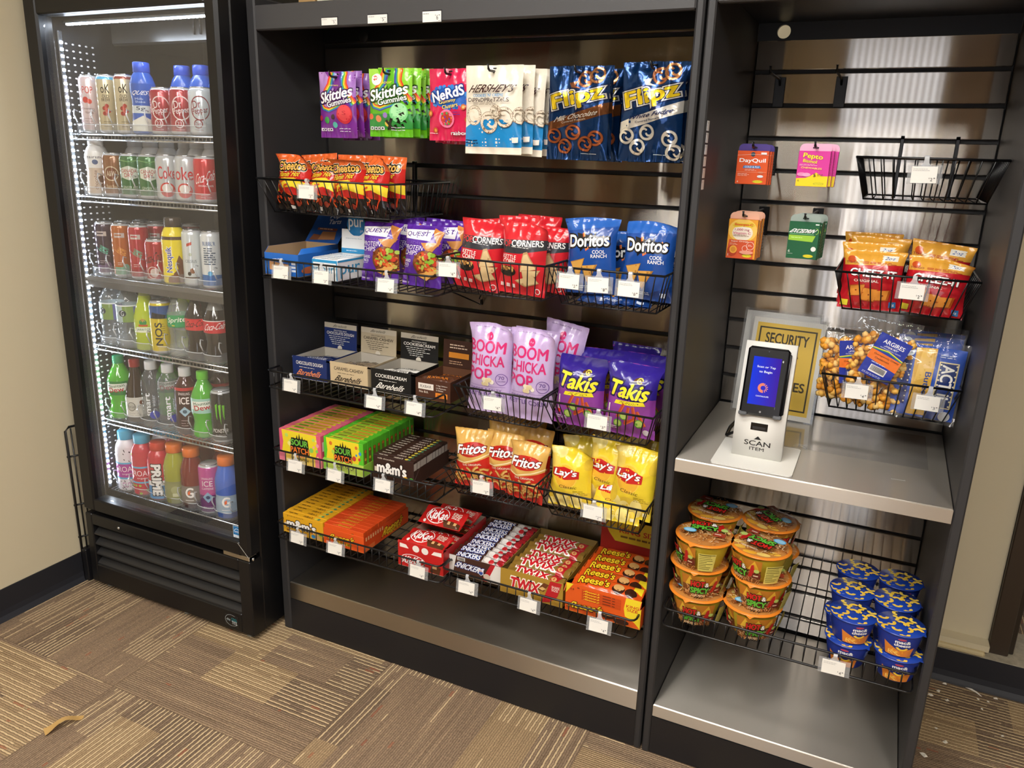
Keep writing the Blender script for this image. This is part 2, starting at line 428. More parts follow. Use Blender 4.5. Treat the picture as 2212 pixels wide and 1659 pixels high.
# ------------------------------------------------------------------ the room
WALL = 'd3c8ab'
def struct(name, mb, m): return tag(mb.build(name, m), kind='structure')
XL, XR, YF, YB, ZC = -.79, 3.6, -4.3, .742, 2.62
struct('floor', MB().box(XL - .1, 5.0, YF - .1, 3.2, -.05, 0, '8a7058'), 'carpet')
struct('ceiling', MB().box(XL - .1, 5.0, YF - .1, 3.2, ZC, ZC + .05, 'e4ddcb'), 'plain')
struct('wall_left', MB().box(XL - .1, XL, -1.5, 1.2, 0, ZC, WALL).box(XL - .1, XL, YF - .1, -1.5, 2.1, ZC, WALL).box(XL - .1, XL, YF - .1, -3.9, 0, 2.1, WALL), 'wallpaint')
struct('dark_reflection_panel', MB().rbox(XL - .09, XL - .02, -3.9, -1.5, 0, 2.1, '3c2a1c', .004), 'powder_smooth')  # added unseen dark panel so the wide unit's steel reflects darker
b = MB().box(XL - .1, 1.934, YB, YB + .1, 0, ZC, WALL)
b.box(1.70, 1.934, .70, YB, .106, .125, WALL)
struct('wall_back', b, 'wallpaint')
struct('wall_front', MB().box(XL - .1, 1.03, YF - .1, YF, 0, ZC, '8d7a58').box(1.70, 5.0, YF - .1, YF, 0, ZC, '8d7a58').box(1.03, 1.70, YF - .1, YF, 2.35, ZC, '8d7a58').box(1.03, 1.70, YF - .1, YF, 0, .2, '8d7a58'), 'wallpaint')
struct('window_2', MB().box(1.03, 1.70, YF - .09, YF - .085, .2, 2.35, 'ffffff'), 'daylight')
b = MB()
for i in range(14): x = 1.055 + i * .0478; b.rbox(x - .012, x + .012, YF - .05, YF - .048, .2, 2.33, 'c8c6c0', .0005)
struct('window_blind', b, 'plain')
struct('wall_right', MB().box(XR + 1.4, XR + 1.5, YF - .1, 3.2, 0, ZC, WALL), 'wallpaint')
struct('wall_far', MB().box(1.9, 5.0, 3.1, 3.2, 0, ZC, '9c8a66'), 'wallpaint')
# dark wooden door behind the photographer (only ever seen as reflections)
b = MB().rbox(1.76, 2.7, YF, YF + .05, 0, 2.15, '4a3220', .004)
struct('door_1', b, 'powder_smooth')
def cove(x0, y0, x1, y1, nx, ny, h=.094):                        # rubber cove base with its curved toe
    prof = [(0, h), (.004, h), (.006, .03), (.010, .014), (.018, .004), (.022, .0), (0, 0)]
    V = []; 
    for x, y in ((x0, y0), (x1, y1)): V += [(x + nx * d, y + ny * d, z) for d, z in prof]
    n = len(prof); F = [(i, (i + 1) % n, n + (i + 1) % n, n + i) for i in range(n)] + [tuple(range(n)), tuple(range(n, 2 * n))[::-1]]
    return MB().add(V, F, '23242a')
struct('baseboard_left', cove(XL, -1.5, XL, YB, 1, 0, .098), 'rubber')
struct('baseboard_back', cove(1.66, .687, 4.9, .687, 0, -1), 'rubber')
struct('trim_sill', MB().rbox(1.66, 4.9, .687, .88, 0, .094, 'a89c84', .002), 'stone')
struct('trim_ledge', MB().rbox(1.66, 1.925, .687, YB, .0935, .108, 'cbbb92', .004), 'wallpaint')
b = MB().rbox(1.935, 1.985, .722, .80, .0945, ZC, '3b3128', .003).rbox(1.985, 2.0, .742, .785, .0945, ZC, '2e261f', .002)
struct('trim_post', b, 'powder_smooth')
struct('window_1', MB().box(2.0, 4.9, .760, .766, .0945, ZC, 'ffffff04'), 'pane')

def ceiling_light(x, y, lx, ly, label, ribs=0):
    t = thing('ceiling_light', label, 'ceiling light', (x, y, ZC))
    f = MB()
    for q in ((-lx / 2 - .03, -lx / 2, -ly / 2 - .03, ly / 2 + .03), (lx / 2, lx / 2 + .03, -ly / 2 - .03, ly / 2 + .03), (-lx / 2, lx / 2, -ly / 2 - .03, -ly / 2), (-lx / 2, lx / 2, ly / 2, ly / 2 + .03)):
        f.box(*q, -.02, 0, 'f0efe8')
    f.build('frame', 'plain', t)
    d = MB()
    if ribs:
        w = lx / ribs
        for i in range(ribs): d.box(-lx / 2 + i * w, -lx / 2 + i * w + w * .5, -ly / 2, ly / 2, -.012, -.004, 'ffffff')
    else: d.box(-lx / 2, lx / 2, -ly / 2, ly / 2, -.012, -.004, 'ffffff')
    d.build('diffuser', 'lamp', t)
ceiling_light(1.2, -2.1, 1.2, .4, 'ceiling light behind the photographer', 0)
ceiling_light(.45, -2.5, .56, 1.2, 'ceiling light in front of the drinks cooler')
ceiling_light(2.55, -2.3, .56, 1.2, 'ceiling light to the right of the photographer')
ceiling_light(.85, -1.05, 1.2, .30, 'ceiling light close to the candy shelves')

# ------------------------------------------------------------------ shelving units
BLK = '2d2d2f'
def slats(mb, x0, x1, y, z0, z1, g0, c='ffffff'):
    """brushed planks between the grooves; g0: height of any one groove"""
    z = g0 - math.floor((g0 - z0) / .0762) * .0762; gs = []
    while z < z1: gs.append(z); z += .0762
    a = z0
    for g in gs + [None]:
        e = (g - .0045) if g else z1
        if e - a > .004: mb.rbox(x0, x1, y, y + .012, a, e, c, .0015)
        if g: a = g + .0045
    return mb
def band(x0, x1, y, z0, z1, cx, cz, r, c):
    """upright strip with one round cable hole"""
    mb = MB(); n = 24; q = []
    for i in range(n):
        t = 2 * PI * i / n; q.append((cx + r * math.cos(t), y, cz + r * math.sin(t)))
    R = []
    for i in range(n):
        t = 2 * PI * i / n; dx, dz = math.cos(t), math.sin(t)
        k = min(((x1 - cx) / dx if dx > 1e-6 else 1e9), ((x0 - cx) / dx if dx < -1e-6 else 1e9), ((z1 - cz) / dz if dz > 1e-6 else 1e9), ((z0 - cz) / dz if dz < -1e-6 else 1e9))
        R.append((cx + dx * k, y, cz + dz * k))
    cn = []
    F = []
    for i in range(n):
        j = (i + 1) % n; a, b_ = R[i], R[j]
        if abs(a[0] - b_[0]) > 1e-6 and abs(a[2] - b_[2]) > 1e-6:     # a corner lies between
            k = (x1 if max(a[0], b_[0]) > cx else x0, y, z1 if max(a[2], b_[2]) > cz else z0)
            cn.append(k); F.append((i, n + i, 2 * n + len(cn) - 1, n + j, j))
        else: F.append((i, n + i, n + j, j))
    mb.add(q + R + cn, F, c)
    V = q + [(x, y + .012, z) for x, _, z in q]
    return mb.add(V, [(i, (i + 1) % n, n + (i + 1) % n, n + i) for i in range(n)], '101012')
def unit1():
    t = thing('shelf_unit', 'wide black slatwall shelf unit full of candy and chip bags', 'shelf unit')
    for x0, x1 in ((0, .028), (1.1152, 1.1327)):
        MB().rbox(x0, x1, 0, .62, .002, 1.775, BLK, .004).build('side_panel', 'powder', t)
    MB().rbox(.0282, 1.115, .0, .02, 1.696, 1.753, '404042', .003).build('header', 'powder', t)
    MB().box(.0282, 1.115, .02, .262, 1.752, 1.757, '141416').build('top_panel', 'powder_smooth', t)
    slats(MB(), .030, 1.113, .263, .168, 1.7, 1.3851).build('slat_panel', 'steel_wall', t)
    MB().box(.0285, 1.1148, .272, .30, .1, 1.775, '0c0c0d').build('backing', 'plain', t)
    MB().box(.0285, 1.1148, .2625, .2635, 1.7005, 1.7515, '17171a').build('rail', 'powder_smooth', t)
    g = MB(); g.lathe([(.0, .0), (.0155, 0), (.0155, .003), (.013, .0045), (0, .0045)], '2a2a2c', 24).build('grommet', 'powder_smooth', t, (.164, .2625, 1.712), (PI / 2, 0, 0))
    d = MB().rbox(.0285, 1.1148, .006, .2625, .1075, .1646, 'ffffff', .0015); d.build('base_deck', 'steel_deck', t)
    MB().rbox(.0285, 1.1148, .0045, .0065, .109, .1630, 'ffffff', .0006).build('deck_edge', 'steel_edge', t)
    MB().box(.0285, 1.1148, .004, .02, .003, .1065, '1d1d20').build('kick_plate', 'powder_smooth', t)
def unit2():
    t = thing('shelf_unit', 'narrow black slatwall unit with the checkout counter', 'shelf unit', (0, 0, 0))
    for x0, x1 in ((1.1377, 1.1548), (1.6994, 1.719)):
        MB().rbox(x0, x1, 0, .62, .002, 1.84, BLK, .003).build('side_panel', 'powder', t)
    MB().rbox(1.155, 1.6992, .0, .02, 1.7055, 1.775, '404042', .003).build('header', 'powder', t)
    MB().box(1.155, 1.6992, .02, .479, 1.737, 1.742, '1b1c20').build('top_panel', 'powder_smooth', t)
    slats(MB(), 1.157, 1.697, .48, .782, 1.6985, 1.6282).build('slat_panel', 'steel_wall', t)
    slats(MB(), 1.157, 1.697, .48, .15, .752, .5037).build('slat_panel', 'steel_wall', t)
    MB().box(1.1555, 1.6988, .490, .505, .1, 1.699, '0c0c0d').build('backing', 'plain', t)
    band(1.1549, 1.6993, .4788, 1.6975, 1.7415, 1.214, 1.7175, .0155, '1c1d21').build('rail', 'powder_smooth', t)
    MB().rbox(1.1555, 1.6988, .0, .479, .758, .7894, 'ffffff', .0015).build('counter', 'steel_deck', t)
    MB().rbox(1.1555, 1.6988, -.0015, .0005, .7590, .7880, 'ffffff', .0006).build('counter_edge', 'steel_edge', t)
    MB().rbox(1.1555, 1.6988, .006, .479, .1071, .1406, 'ffffff', .0015).build('base_deck', 'steel_deck', t)
    MB().rbox(1.1555, 1.6988, .0045, .0065, .1085, .1395, 'ffffff', .0006).build('deck_edge', 'steel_edge', t)
    MB().box(1.1555, 1.6988, .004, .02, .003, .106, '1d1d20').build('kick_plate', 'powder_smooth', t)
unit1(); unit2()

# ------------------------------------------------------------------ wire shelves and baskets
WIR = '0e0e10'
def wire_shelf(label, x0, x1, y0, y1, z, lip=.043, brace=True):
    """deck height z; the front lip stands lip above it"""
    t = thing('wire_shelf', label, 'wire shelf', ((x0 + x1) / 2, y1, z), group='black wire shelves')
    w = (x1 - x0) / 2; d = y0 - y1; r = .0021
    f = MB(); c = .012
    for zz in (lip, -.004):
        f.tube([(-w, d + .05, zz), (-w, d + c, zz), (-w + c * .3, d + c * .3, zz), (-w + c, d, zz), (w - c, d, zz), (w - c * .3, d + c * .3, zz), (w, d + c, zz), (w, d + .05, zz)], r * 1.25, WIR, 8)
    for sx in (-1, 1):
        f.tube([(sx * w, d + .05, lip), (sx * w, d + .056, lip - .006), (sx * w, d + .058, lip - .02), (sx * w, d + .05, -.004), (sx * w, 0, -.004)], r * 1.25, WIR, 8)
    f.tube([(-w, -.004, -.004), (w, -.004, -.004)], r * 1.3, WIR, 8)
    f.build('frame', 'wire', t)
    g = MB(); n = round((x1 - x0) / .0235)
    for i in range(1, n):
        x = -w + 2 * w * i / n
        g.tube([(x, -.003, 0), (x, d + .002, 0), (x, d + .0005, .004), (x, d + .0005, lip)], r * .72, WIR, 6)
    g.build('grid', 'wire', t)
    h = MB()
    for k in (.33, .66): h.tube([(-w, d * k, -.004), (w, d * k, -.004)], r, WIR, 6)
    h.build('cross_wire', 'wire', t)
    if brace:
        for sx in (-1, 1):
            k = MB(); x = sx * (w - .035)
            k.tube([(x, d * .62, -.006), (x, -.012, -.072), (x, -.004, -.076), (x, -.004, -.062)], r, WIR, 6)
            k.tube([(x, -.03, -.006), (x, -.006, -.024), (x, -.006, -.05), (x, -.014, -.058)], r, WIR, 6)
            k.build('brace', 'wire', t)
    return t
def basket(label, x0, x1, yf, yw, zr, hb=.083, n=13, group='black wire baskets', hooks=True):
    """rim height zr; sides taper down to the bottom; yf: front rim, yw: slat wall"""
    t = thing('wire_basket', label, 'wire basket', ((x0 + x1) / 2, yw, zr - hb), group=group)
    w = (x1 - x0) / 2; d = yf - yw; r = .0019; wb = w - .022; fb = d + .036; bk = -.012
    rim = MB(); rim.tube([(-w, d, hb), (w, d, hb), (w, bk, hb), (-w, bk, hb)], r * 1.35, WIR, 8, closed=True)
    rim.tube([(-wb, fb, 0), (wb, fb, 0), (wb, bk, 0), (-wb, bk, 0)], r * 1.1, WIR, 8, closed=True)
    rim.build('rim', 'wire', t)
    f = MB()
    for i in range(n + 1):
        k = -1 + 2 * i / n
        f.tube([(w * k, d, hb), (wb * k, fb, 0)], r * .72, WIR, 6)
    f.build('front_grid', 'wire', t)
    for sx in (-1, 1):
        s = MB()
        for i in range(12):
            k = i / 11; s.tube([(sx * w, d + (bk - d) * k, hb), (sx * wb, fb + (bk - fb) * k, 0)], r * .72, WIR, 6)
        s.build('side_grid', 'wire', t)
    g = MB()
    for i in range(n + 1):
        k = -1 + 2 * i / n; g.tube([(wb * k, fb, 0), (wb * k, bk, 0), (w * k, bk, hb)], r * .65, WIR, 6)
    g.build('bottom_grid', 'wire', t)
    if hooks:
        for sx in (-.42, .42):
            h = MB(); x = sx * w; h.rbox(x - .004, x + .004, -.0075, -.0025, -.006, hb + .05, WIR, .001); h.rbox(x - .004, x + .004, -.0075, .006, hb + .042, hb + .05, WIR, .001)
            h.build('hanger', 'wire', t)
    return t
ZB, ZC_, ZD, ZE = 1.100, .8, .572, .347
YW = .263
wire_shelf('black wire shelf holding the blue pastry box and purple chip bags', .042, .566, -.05, YW, ZB)
wire_shelf('black wire shelf holding the protein bar boxes', .042, .566, -.05, YW, ZC_)
wire_shelf('black wire shelf holding the sour candy boxes', .042, .566, -.05, YW, ZD)
wire_shelf('bottom left black wire shelf holding the yellow and orange candy boxes', .042, .584, -.05, YW, ZE, brace=False)
wire_shelf('bottom right black wire shelf holding the chocolate bar trays', .590, 1.108, -.05, YW, ZE, brace=False)
wire_shelf('wide black wire shelf holding the noodle bowls and cheese pasta cups', 1.166, 1.688, -.03, .479, .392, .04, brace=False)
basket('wide black wire basket of spicy crunchy snack bags', .034, .436, -.035, YW, 1.345, .084, 17)
basket('black wire basket of red popped corn chip bags', .574, .846, -.047, YW, 1.190)
basket('black wire basket of blue tortilla chip bags', .852, 1.111, -.047, YW, 1.192, .085)
basket('black wire basket of lilac kettle corn bags', .620, .846, -.047, YW, .887)
basket('black wire basket of purple rolled tortilla chip bags', .852, 1.111, -.047, YW, .887, .078)
basket('black wire basket of tan and red corn chip bags', .594, .841, -.047, YW, .671, .078)
basket('black wire basket of yellow potato chip bags', .852, 1.111, -.047, YW, .669, .076)
basket('empty black wire basket on the checkout slat wall', 1.427, 1.696, .18, .48, 1.436, .083, 12, 'baskets on the checkout wall')
basket('black wire basket of red cheese cracker bags', 1.418, 1.688, .18, .48, 1.203, .083, 12, 'baskets on the checkout wall')
basket('black wire basket of cheese popcorn and butter popcorn packs', 1.420, 1.692, .19, .48, .976, .083, 12, 'baskets on the checkout wall')

# ------------------------------------------------------------------ the glass-door cooler
FO = Vector((-.7215, -.106, 0)); FT = -.016                     # its place and its slight backward lean
FM = Matrix.Translation(FO) @ Matrix.Rotation(FT, 4, 'X')
SHZ = [1.447, 1.272, 1.037, .823, .580, .335]
def cooler():
    t = thing('drinks_cooler', 'tall black glass-door drinks cooler beside the beige wall', 'cooler', tuple(FO), (FT, 0, 0))
    K, K2 = '111113', '0c0c0e'
    b = MB().rbox(.0, .038, .047, .62, .02, 1.93, K, .004).rbox(.662, .70, .047, .62, .02, 1.93, K, .004).box(.038, .662, .6, .62, .02, 1.93, K).box(.038, .662, .047, .6, 1.85, 1.93, K).box(.038, .662, .05, .6, .262, .29, K).box(.038, .662, .05, .6, .02, .04, K)
    b.build('cabinet', 'powder_smooth', t)
    l = MB().box(.0385, .0425, .05, .598, .29, 1.85, '2a2a2d').box(.6575, .6615, .05, .598, .29, 1.85, '2a2a2d').box(.043, .657, .592, .598, .29, 1.85, '2b2926').box(.043, .657, .055, .598, 1.842, 1.8485, '2e2d2c').box(.043, .657, .055, .598, .291, .294, '1d1d1f')
    l.build('liner', 'plastic', t)
    rb = MB().box(.0426, .0436, .078, .19, .34, 1.72, '2c2e32')
    for i in range(5):                                           # added white studs imitating the light strip's repeated reflections in the door glass
        for k in range(74):
            y, z = .086 + i * .021, .36 + k * .0182; V = [(.0436 + (.003 if j == 8 else 0), y + (.0042 * math.cos(j * PI / 4) if j < 8 else 0), z + (.0026 * math.sin(j * PI / 4) if j < 8 else 0)) for j in range(9)]
            rb.add(V, [(j, (j + 1) % 8, 8) for j in range(8)], 'f4f6fa', True)
    rb.build('led_reflection_dots', 'plastic', t)
    MB().rbox(.06, .64, .22, .59, 1.70, 1.84, '34322f', .006).build('evaporator_cover', 'plastic', t)
    v = MB()
    for i in range(9): v.tube([(.40 + i * .024, .218, 1.72), (.40 + i * .024, .218, 1.77)], .003, '4a4844', 6)
    v.build('vent', 'plastic', t)
    # door
    d = thing('door', None, None); d.parent = t
    f = MB().rbox(.0055, .0595, -.006, .044, .283, 1.84, K, .006).rbox(.6645, .708, -.006, .044, .283, 1.84, K, .008)
    f.rbox(.0555, .6685, -.005, .043, .283, .3255, K, .004).rbox(.0555, .6685, -.005, .043, 1.749, 1.84, K, .004)
    f.quad((.665, -.0068, .3245), (.6665, -.0068, .3255), (.704, -.0068, .288), (.7025, -.0068, .2865), 'b8b8b4')
    f.build('door_frame', 'powder_smooth', d)
    MB().box(.0597, .6643, .012, .017, .3257, 1.7488, 'ffffff05').build('door_glass', 'pane', d)
    A = Art('1f74b4', 1.3).R(.0, .0, 1, .22, 'e9f0f5').O(.5, .48, .36, .05, 'f2f7fa', 0, 180).T('energy', .5, .48, .6, .16, 'ffffff', rot=8, sh=.2).T('ENERGY STAR', .5, .11, .8, .09, '1f74b4').R(0, 0, .03, 1, 'dfe8ee').R(.97, 0, 1, 1, 'dfe8ee').R(0, .97, 1, 1, 'dfe8ee')
    MB().decal(A, (.634, .0115, .329), (.029, 0, 0), (0, 0, .037)).build('energy_sticker', 'card', d)
    MB().rbox(.60, .70, .0, .03, .2695, .2825, '9a8a68', .001).build('hinge_plate', 'steel_edge', t)
    MB().lathe([(0, 0), (.004, 0), (.004, .008), (0, .008)], 'd8d8d8', 12).build('hinge_pin', 'alu', t, (.703, .012, .2695))
    # grille
    g = MB().rbox(.0, .03, 0, .05, .02, .266, K, .003).rbox(.655, .70, 0, .05, .02, .266, K, .003).rbox(.0295, .6555, 0, .05, .02, .085, K, .003).rbox(.0295, .6555, 0, .05, .228, .266, K, .003).box(.03, .655, .045, .05, .08, .23, '050505')
    for i in range(4):
        z0 = .085 + i * .0358; g.add([(.03, .004, z0), (.655, .004, z0), (.655, .004, z0 + .005), (.03, .004, z0 + .005), (.03, .03, z0 + .024), (.655, .03, z0 + .024), (.655, .03, z0 + .018), (.03, .03, z0 + .018)], [(0, 1, 2, 3), (3, 2, 5, 4), (4, 5, 6, 7), (7, 6, 1, 0)], '2a2a2b')
    g.build('grille', 'powder_smooth', t)
    MB().lathe([(0, 0), (.005, 0), (.005, .003), (.003, .005), (0, .005)], 'c8c8c8', 14).build('lock', 'alu', t, (.158, .0, .247), (PI / 2, 0, 0))
    A = Art('17181a', .8).O(.5, .5, .46, .03, '8f9698', 60, 330, 30, ry=.46 / 1.0).T('COOL', .68, .60, .40, .24, '2f8f98').T('TITE', .68, .33, .36, .26, 'cfd6d8').B([(.14, .48), (.22, .56), (.3, .5), (.4, .5)], .03, ['c9d0d2']).B([(.16, .38), (.24, .46), (.32, .41), (.4, .42)], .03, ['8fa0a4'])
    MB().decal(A, (.588, -.0002, .033), (.055, 0, 0), (0, 0, .04)).build('badge', 'plastic', t)
    for x, y in ((.05, .03), (.40, .03), (.66, .03), (.05, .57), (.66, .57)):
        MB().lathe([(.012, 0), (.012, .004), (.005, .006), (.005, .022)], '8a8d88', 14).build('foot', 'plastic', t, (x, y, .0))
    # lights
    s = thing('light_strip', None, None); s.parent = t
    MB().rbox(.0428, .054, .056, .070, .34, 1.72, '9aa0a8', .002).build('channel', 'alu', s)
    m = MB()
    for i in range(74):
        z = .36 + i * .0182; m.rbox(.0535, .0575, .0585, .0665, z - .0035, z + .0035, 'ffffff', .001)
    m.build('emitter', 'led', s)
    s = thing('light_strip', None, None); s.parent = t
    MB().rbox(.075, .65, .056, .075, 1.7355, 1.744, '9aa0a8', .002).build('channel', 'alu', s)
    m = MB()
    for i in range(38):
        x = .09 + i * .0146; m.rbox(x - .004, x + .004, .0595, .069, 1.7315, 1.736, 'ffffff', .001)
    m.build('emitter', 'led', s)
    # shelves
    for k, z in enumerate(SHZ):
        h = thing('shelf', None, None); h.parent = t
        w = MB(); y0, y1 = .068, .585
        for zz in (-.004, -.018) if k != 5 else (-.004,): w.tube([(.046, y0, z + zz), (.655, y0, z + zz)], .0028, 'c4c8cc', 8)
        for i in range(44):
            x = .05 + i * .0138; w.tube([(x, y1, z - .002), (x, y0, z - .002)] + ([(x, y0 - .0005, z - .018)] if k != 5 else []), .0014, 'a9adb2', 5)
        w.tube([(.046, y1, z - .005), (.655, y1, z - .005)], .0028, 'c4c8cc', 8)
        w.build('wire_deck', 'alu', h)
        c = MB()
        for i in range(7):                                       # clear front stops, one bow for each lane
            xc = .0995 + i * .0715; hh = .024; n = 10
            P = np.zeros((2, n + 1, 3))
            for j in range(n + 1):
                a = -PI / 2 + PI * j / n; P[:, j] = (xc + .0335 * math.sin(a), y0 + .012 - .012 * math.cos(a), 0)
            P[0, :, 2] = z; P[1, :, 2] = z + hh
            c.grid(P, 'e8f0f820')
            c.tube([tuple(q) for q in P[1]], .0011, 'eef3f8b0', 5)
        c.build('front_stop', 'clear', h)
        c = MB()
        for i in range(8):
            x = .0638 + i * .0715
            c.rbox(x - .0008, x + .0008, y0 + .01, y1 - .02, z, z + .03, 'dfe8f018', .0003)
            c.tube([(x, y0 + .012, z + .03), (x, y0 + .003, z + .05), (x, y0 + .006, z + .064), (x, y0 + .016, z + .06)], .0022, 'eef3f870', 6)
        c.build('divider', 'clear', h)
        if k == 2:
            r = MB().add([(.05, y0 - .004, z - .035), (.655, y0 - .004, z - .035), (.655, y0 - .012, z - .012), (.05, y0 - .012, z - .012), (.655, y0 - .006, z - .002), (.05, y0 - .006, z - .002)], [(0, 1, 2, 3), (3, 2, 4, 5)], '56534f')
            r.tube([(.05, y0 - .0105, z - .013), (.655, y0 - .0105, z - .013)], .0014, '77736d', 6)
            r.build('ticket_rail', 'plastic', h)
cooler()

# ------------------------------------------------------------------ cans and bottles
def cyl_grid(prof, n=28):
    P = np.zeros((len(prof), n + 1, 3)); N = np.zeros_like(P)
    for j, (r, z) in enumerate(prof):
        a = prof[max(j - 1, 0)]; b_ = prof[min(j + 1, len(prof) - 1)]
        sl = (b_[0] - a[0]) / max(b_[1] - a[1], 1e-6)
        for i in range(n + 1):
            t = -PI + 2 * PI * i / n
            P[j, i] = (r * math.sin(t), -r * math.cos(t), z); N[j, i] = (math.sin(t), -math.cos(t), -sl)
    N /= np.linalg.norm(N, axis=2)[:, :, None]
    return P, N
CAT = ('drink can', 'drink bottle')
def place(root, x, ly, z, rz):
    m = FM @ Matrix.Translation((x, ly, z)); root.location = m.translation; root.rotation_euler = (Matrix.Rotation(FT, 3, 'X') @ Matrix.Rotation(rz, 3, 'Z')).to_euler()
def can(label, A, h=.122, r=.033, top='c9ccd0', rim=None):
    t = thing('drink_can', label, 'drink can')
    k = r / .033; z1 = h - .014
    body = [(r * .78, 0), (r * .97, .004), (r, .009), (r, z1), (r * .93, z1 + .007), (r * .80, h - .002)]
    m = MB().lathe(body, A.bg, cols=['c9ccd0', 'c9ccd0', A.bg, rim or A.bg, 'c9ccd0'])
    P, N = cyl_grid([(r, .009), (r, z1)]); m.art(A, P, N, off=.0002); m.build('body', 'can', t)
    l = MB().lathe([(r * .80, h - .003), (r * .83, h), (r * .79, h), (r * .76, h - .004), (0, h - .004)], top)
    l.build('lid', 'alu', t)
    MB().rbox(-.006, .006, -.012, .010, h - .004, h - .0025, 'd6d8da', .001).build('tab', 'alu', t)
    return t
PROF = dict(
    soda=[(.72, 0), (.97, .025), (1, .06), (.97, .14), (.86, .24), (.93, .34), (1, .38), (1, .60), (.99, .63), (.86, .70), (.62, .79), (.43, .86), (.40, .90)],
    coke=[(.74, 0), (.96, .02), (.99, .07), (.90, .20), (.84, .30), (.95, .40), (1, .44), (1, .62), (.94, .66), (.72, .76), (.47, .86), (.40, .90)],
    water=[(.85, 0), (1, .03), (1, .08), (.96, .10), (1, .13), (.96, .16), (1, .19), (.95, .23), (1, .28), (1, .62), (.98, .66), (.90, .74), (.66, .83), (.44, .88), (.42, .90)],
    glass=[(.9, 0), (1, .02), (1, .42), (.97, .50), (.82, .60), (.62, .70), (.48, .80), (.42, .88), (.42, .90)],
    slim=[(.9, 0), (1, .03), (1, .64), (.97, .70), (.86, .77), (.62, .83), (.48, .87), (.46, .89)],
    sport=[(.85, 0), (1, .04), (1, .30), (.93, .36), (1, .42), (1, .58), (.98, .64), (.88, .72), (.72, .80), (.62, .85), (.60, .88)],
    round=[(.9, 0), (1, .03), (1, .60), (1, .68), (.92, .76), (.74, .83), (.62, .86), (.60, .88)],
    milk=[(.9, 0), (1, .03), (.94, .25), (.86, .42), (.92, .52), (1, .62), (.98, .70), (.80, .80), (.60, .86), (.56, .88)],
    tea=[(.85, 0), (1, .03), (1, .40), (.93, .46), (.84, .56), (.62, .68), (.46, .80), (.40, .88), (.40, .90)])
def bottle(label, prof, liquid, cap, A=None, lz=(.3, .6), h=.2, r=.036, m='pet', two=None):
    t = thing('drink_bottle', label, 'drink bottle')
    p = PROF[prof]; q = [(a * r, b_ * h) for a, b_ in p]
    cols = None
    if two: cols = [liquid if b_ < two[1] else two[0] for a, b_ in p[:-1]]
    MB().lathe(q, liquid, cols=cols).build('bottle', m, t)
    zc = q[-1][1]; rc = q[-1][0] * 1.12
    c = MB().lathe([(rc, zc - .004), (rc * 1.04, zc - .003), (rc * 1.02, h - .002), (rc * .94, h), (0, h)], cap, 24)
    c.build('cap', 'plastic', t)
    if A:
        z = np.linspace(lz[0], lz[1], 7); pr = []
        for a in z: pr.append((np.interp(a, [b_ for _, b_ in p], [g for g, _ in p]) * r + .0005, a * h))
        P, N = cyl_grid(pr); l = MB().grid(P, A.bg, True, N); l.art(A, P, N); l.build('label', 'film', t)
    return t
def asp(r, dz): return dz / (2 * PI * r)
ca = asp(.033, .1); sa = asp(.029, .13); ba = asp(.036, .06); fa = asp(.035, .15)
def X(i, d=0): return .0985 + i * .0715 + d
R0 = .62                                                         # labels face the door, turned a little to the room
rnd = random.Random(5)
def put(root, row, col, ly=.104, rz=None, dx=0): place(root, X(col, dx), ly, SHZ[row] + .0005, R0 + rnd.uniform(-.12, .12) if rz is None else rz)
def again(root, row, col, ly, label, grp=None, dx=0):
    r = dup(root, (0, 0, 0), (0, 0, 0), label, grp); place(r, X(col, dx), ly, SHZ[row] + .0005, R0 + rnd.uniform(-.4, .4)); return r

# top shelf
A = Art('d9c6c6', sa).T('POP', .5, .80, .16, .14, 'd0392f').E(.46, .60, .045, 'd0392f').E(.52, .57, .035, 'e2574a').T('Strawberry', .5, .42, .17, .05, '5a4044').T('Vanilla', .5, .35, .12, .05, '5a4044').L(.42, .58, .22, 3, '8d7478', gap=.05)
put(can('pale pink slim can at the left end of the top shelf', A, .158, .0285), 0, 0)
def brew(rim, label):
    A = Art('c3b692', sa).T('oK', .5, .82, .13, .17, '2f2a22', b=.01).T('OLD', .5, .67, .10, .06, '2f2a22').T('BREW', .5, .60, .12, .06, '2f2a22')
    for i in range(7): A.E(.47 + .02 * (i % 4), .33 + .05 * (i // 2), .03, ['b03a2c', '9a2f26', 'c2503c'][i % 3])
    return can(label, A.L(.44, .58, .16, 3, '5d5340', gap=.045), .158, .0285, rim=rim)
put(brew('5cb8e4', 'cream slim can with a light blue rim, second on the top shelf'), 0, 1)
put(brew('8d3a2c', 'cream slim can with a dark red rim beside the blue bottle'), 0, 2)
A = Art('2456b4', fa).T('QUEST', .5, .80, .26, .10, 'e8f0fa', sh=.2, b=.01).T('Milk', .46, .68, .12, .045, 'b8d0f0').T('Shake', .47, .62, .14, .045, 'b8d0f0').R(0, .38, 1, .54, 'c9d3d6').T('5g', .47, .47, .13, .10, '23324f', b=.01).P([(.3, .0), (.7, .0), (.7, .18), (.6, .24), (.5, .33), (.4, .25), (.3, .2)], 'd8d9cf')
shake = bottle('blue shake bottle with a pale band, front of the top shelf', 'milk', '2456b4', '2f56c8', A, (.04, .70), .188, .034, 'plastic'); put(shake, 0, 3)
for c, l in ((4, 'blue shake bottle behind the first red can of the top shelf'), (5, 'blue shake bottle behind the second red can of the top shelf'), (6, 'blue shake bottle behind the white can of the top shelf')): again(shake, 0, c, .19, l, 'blue shake bottles', -.012)
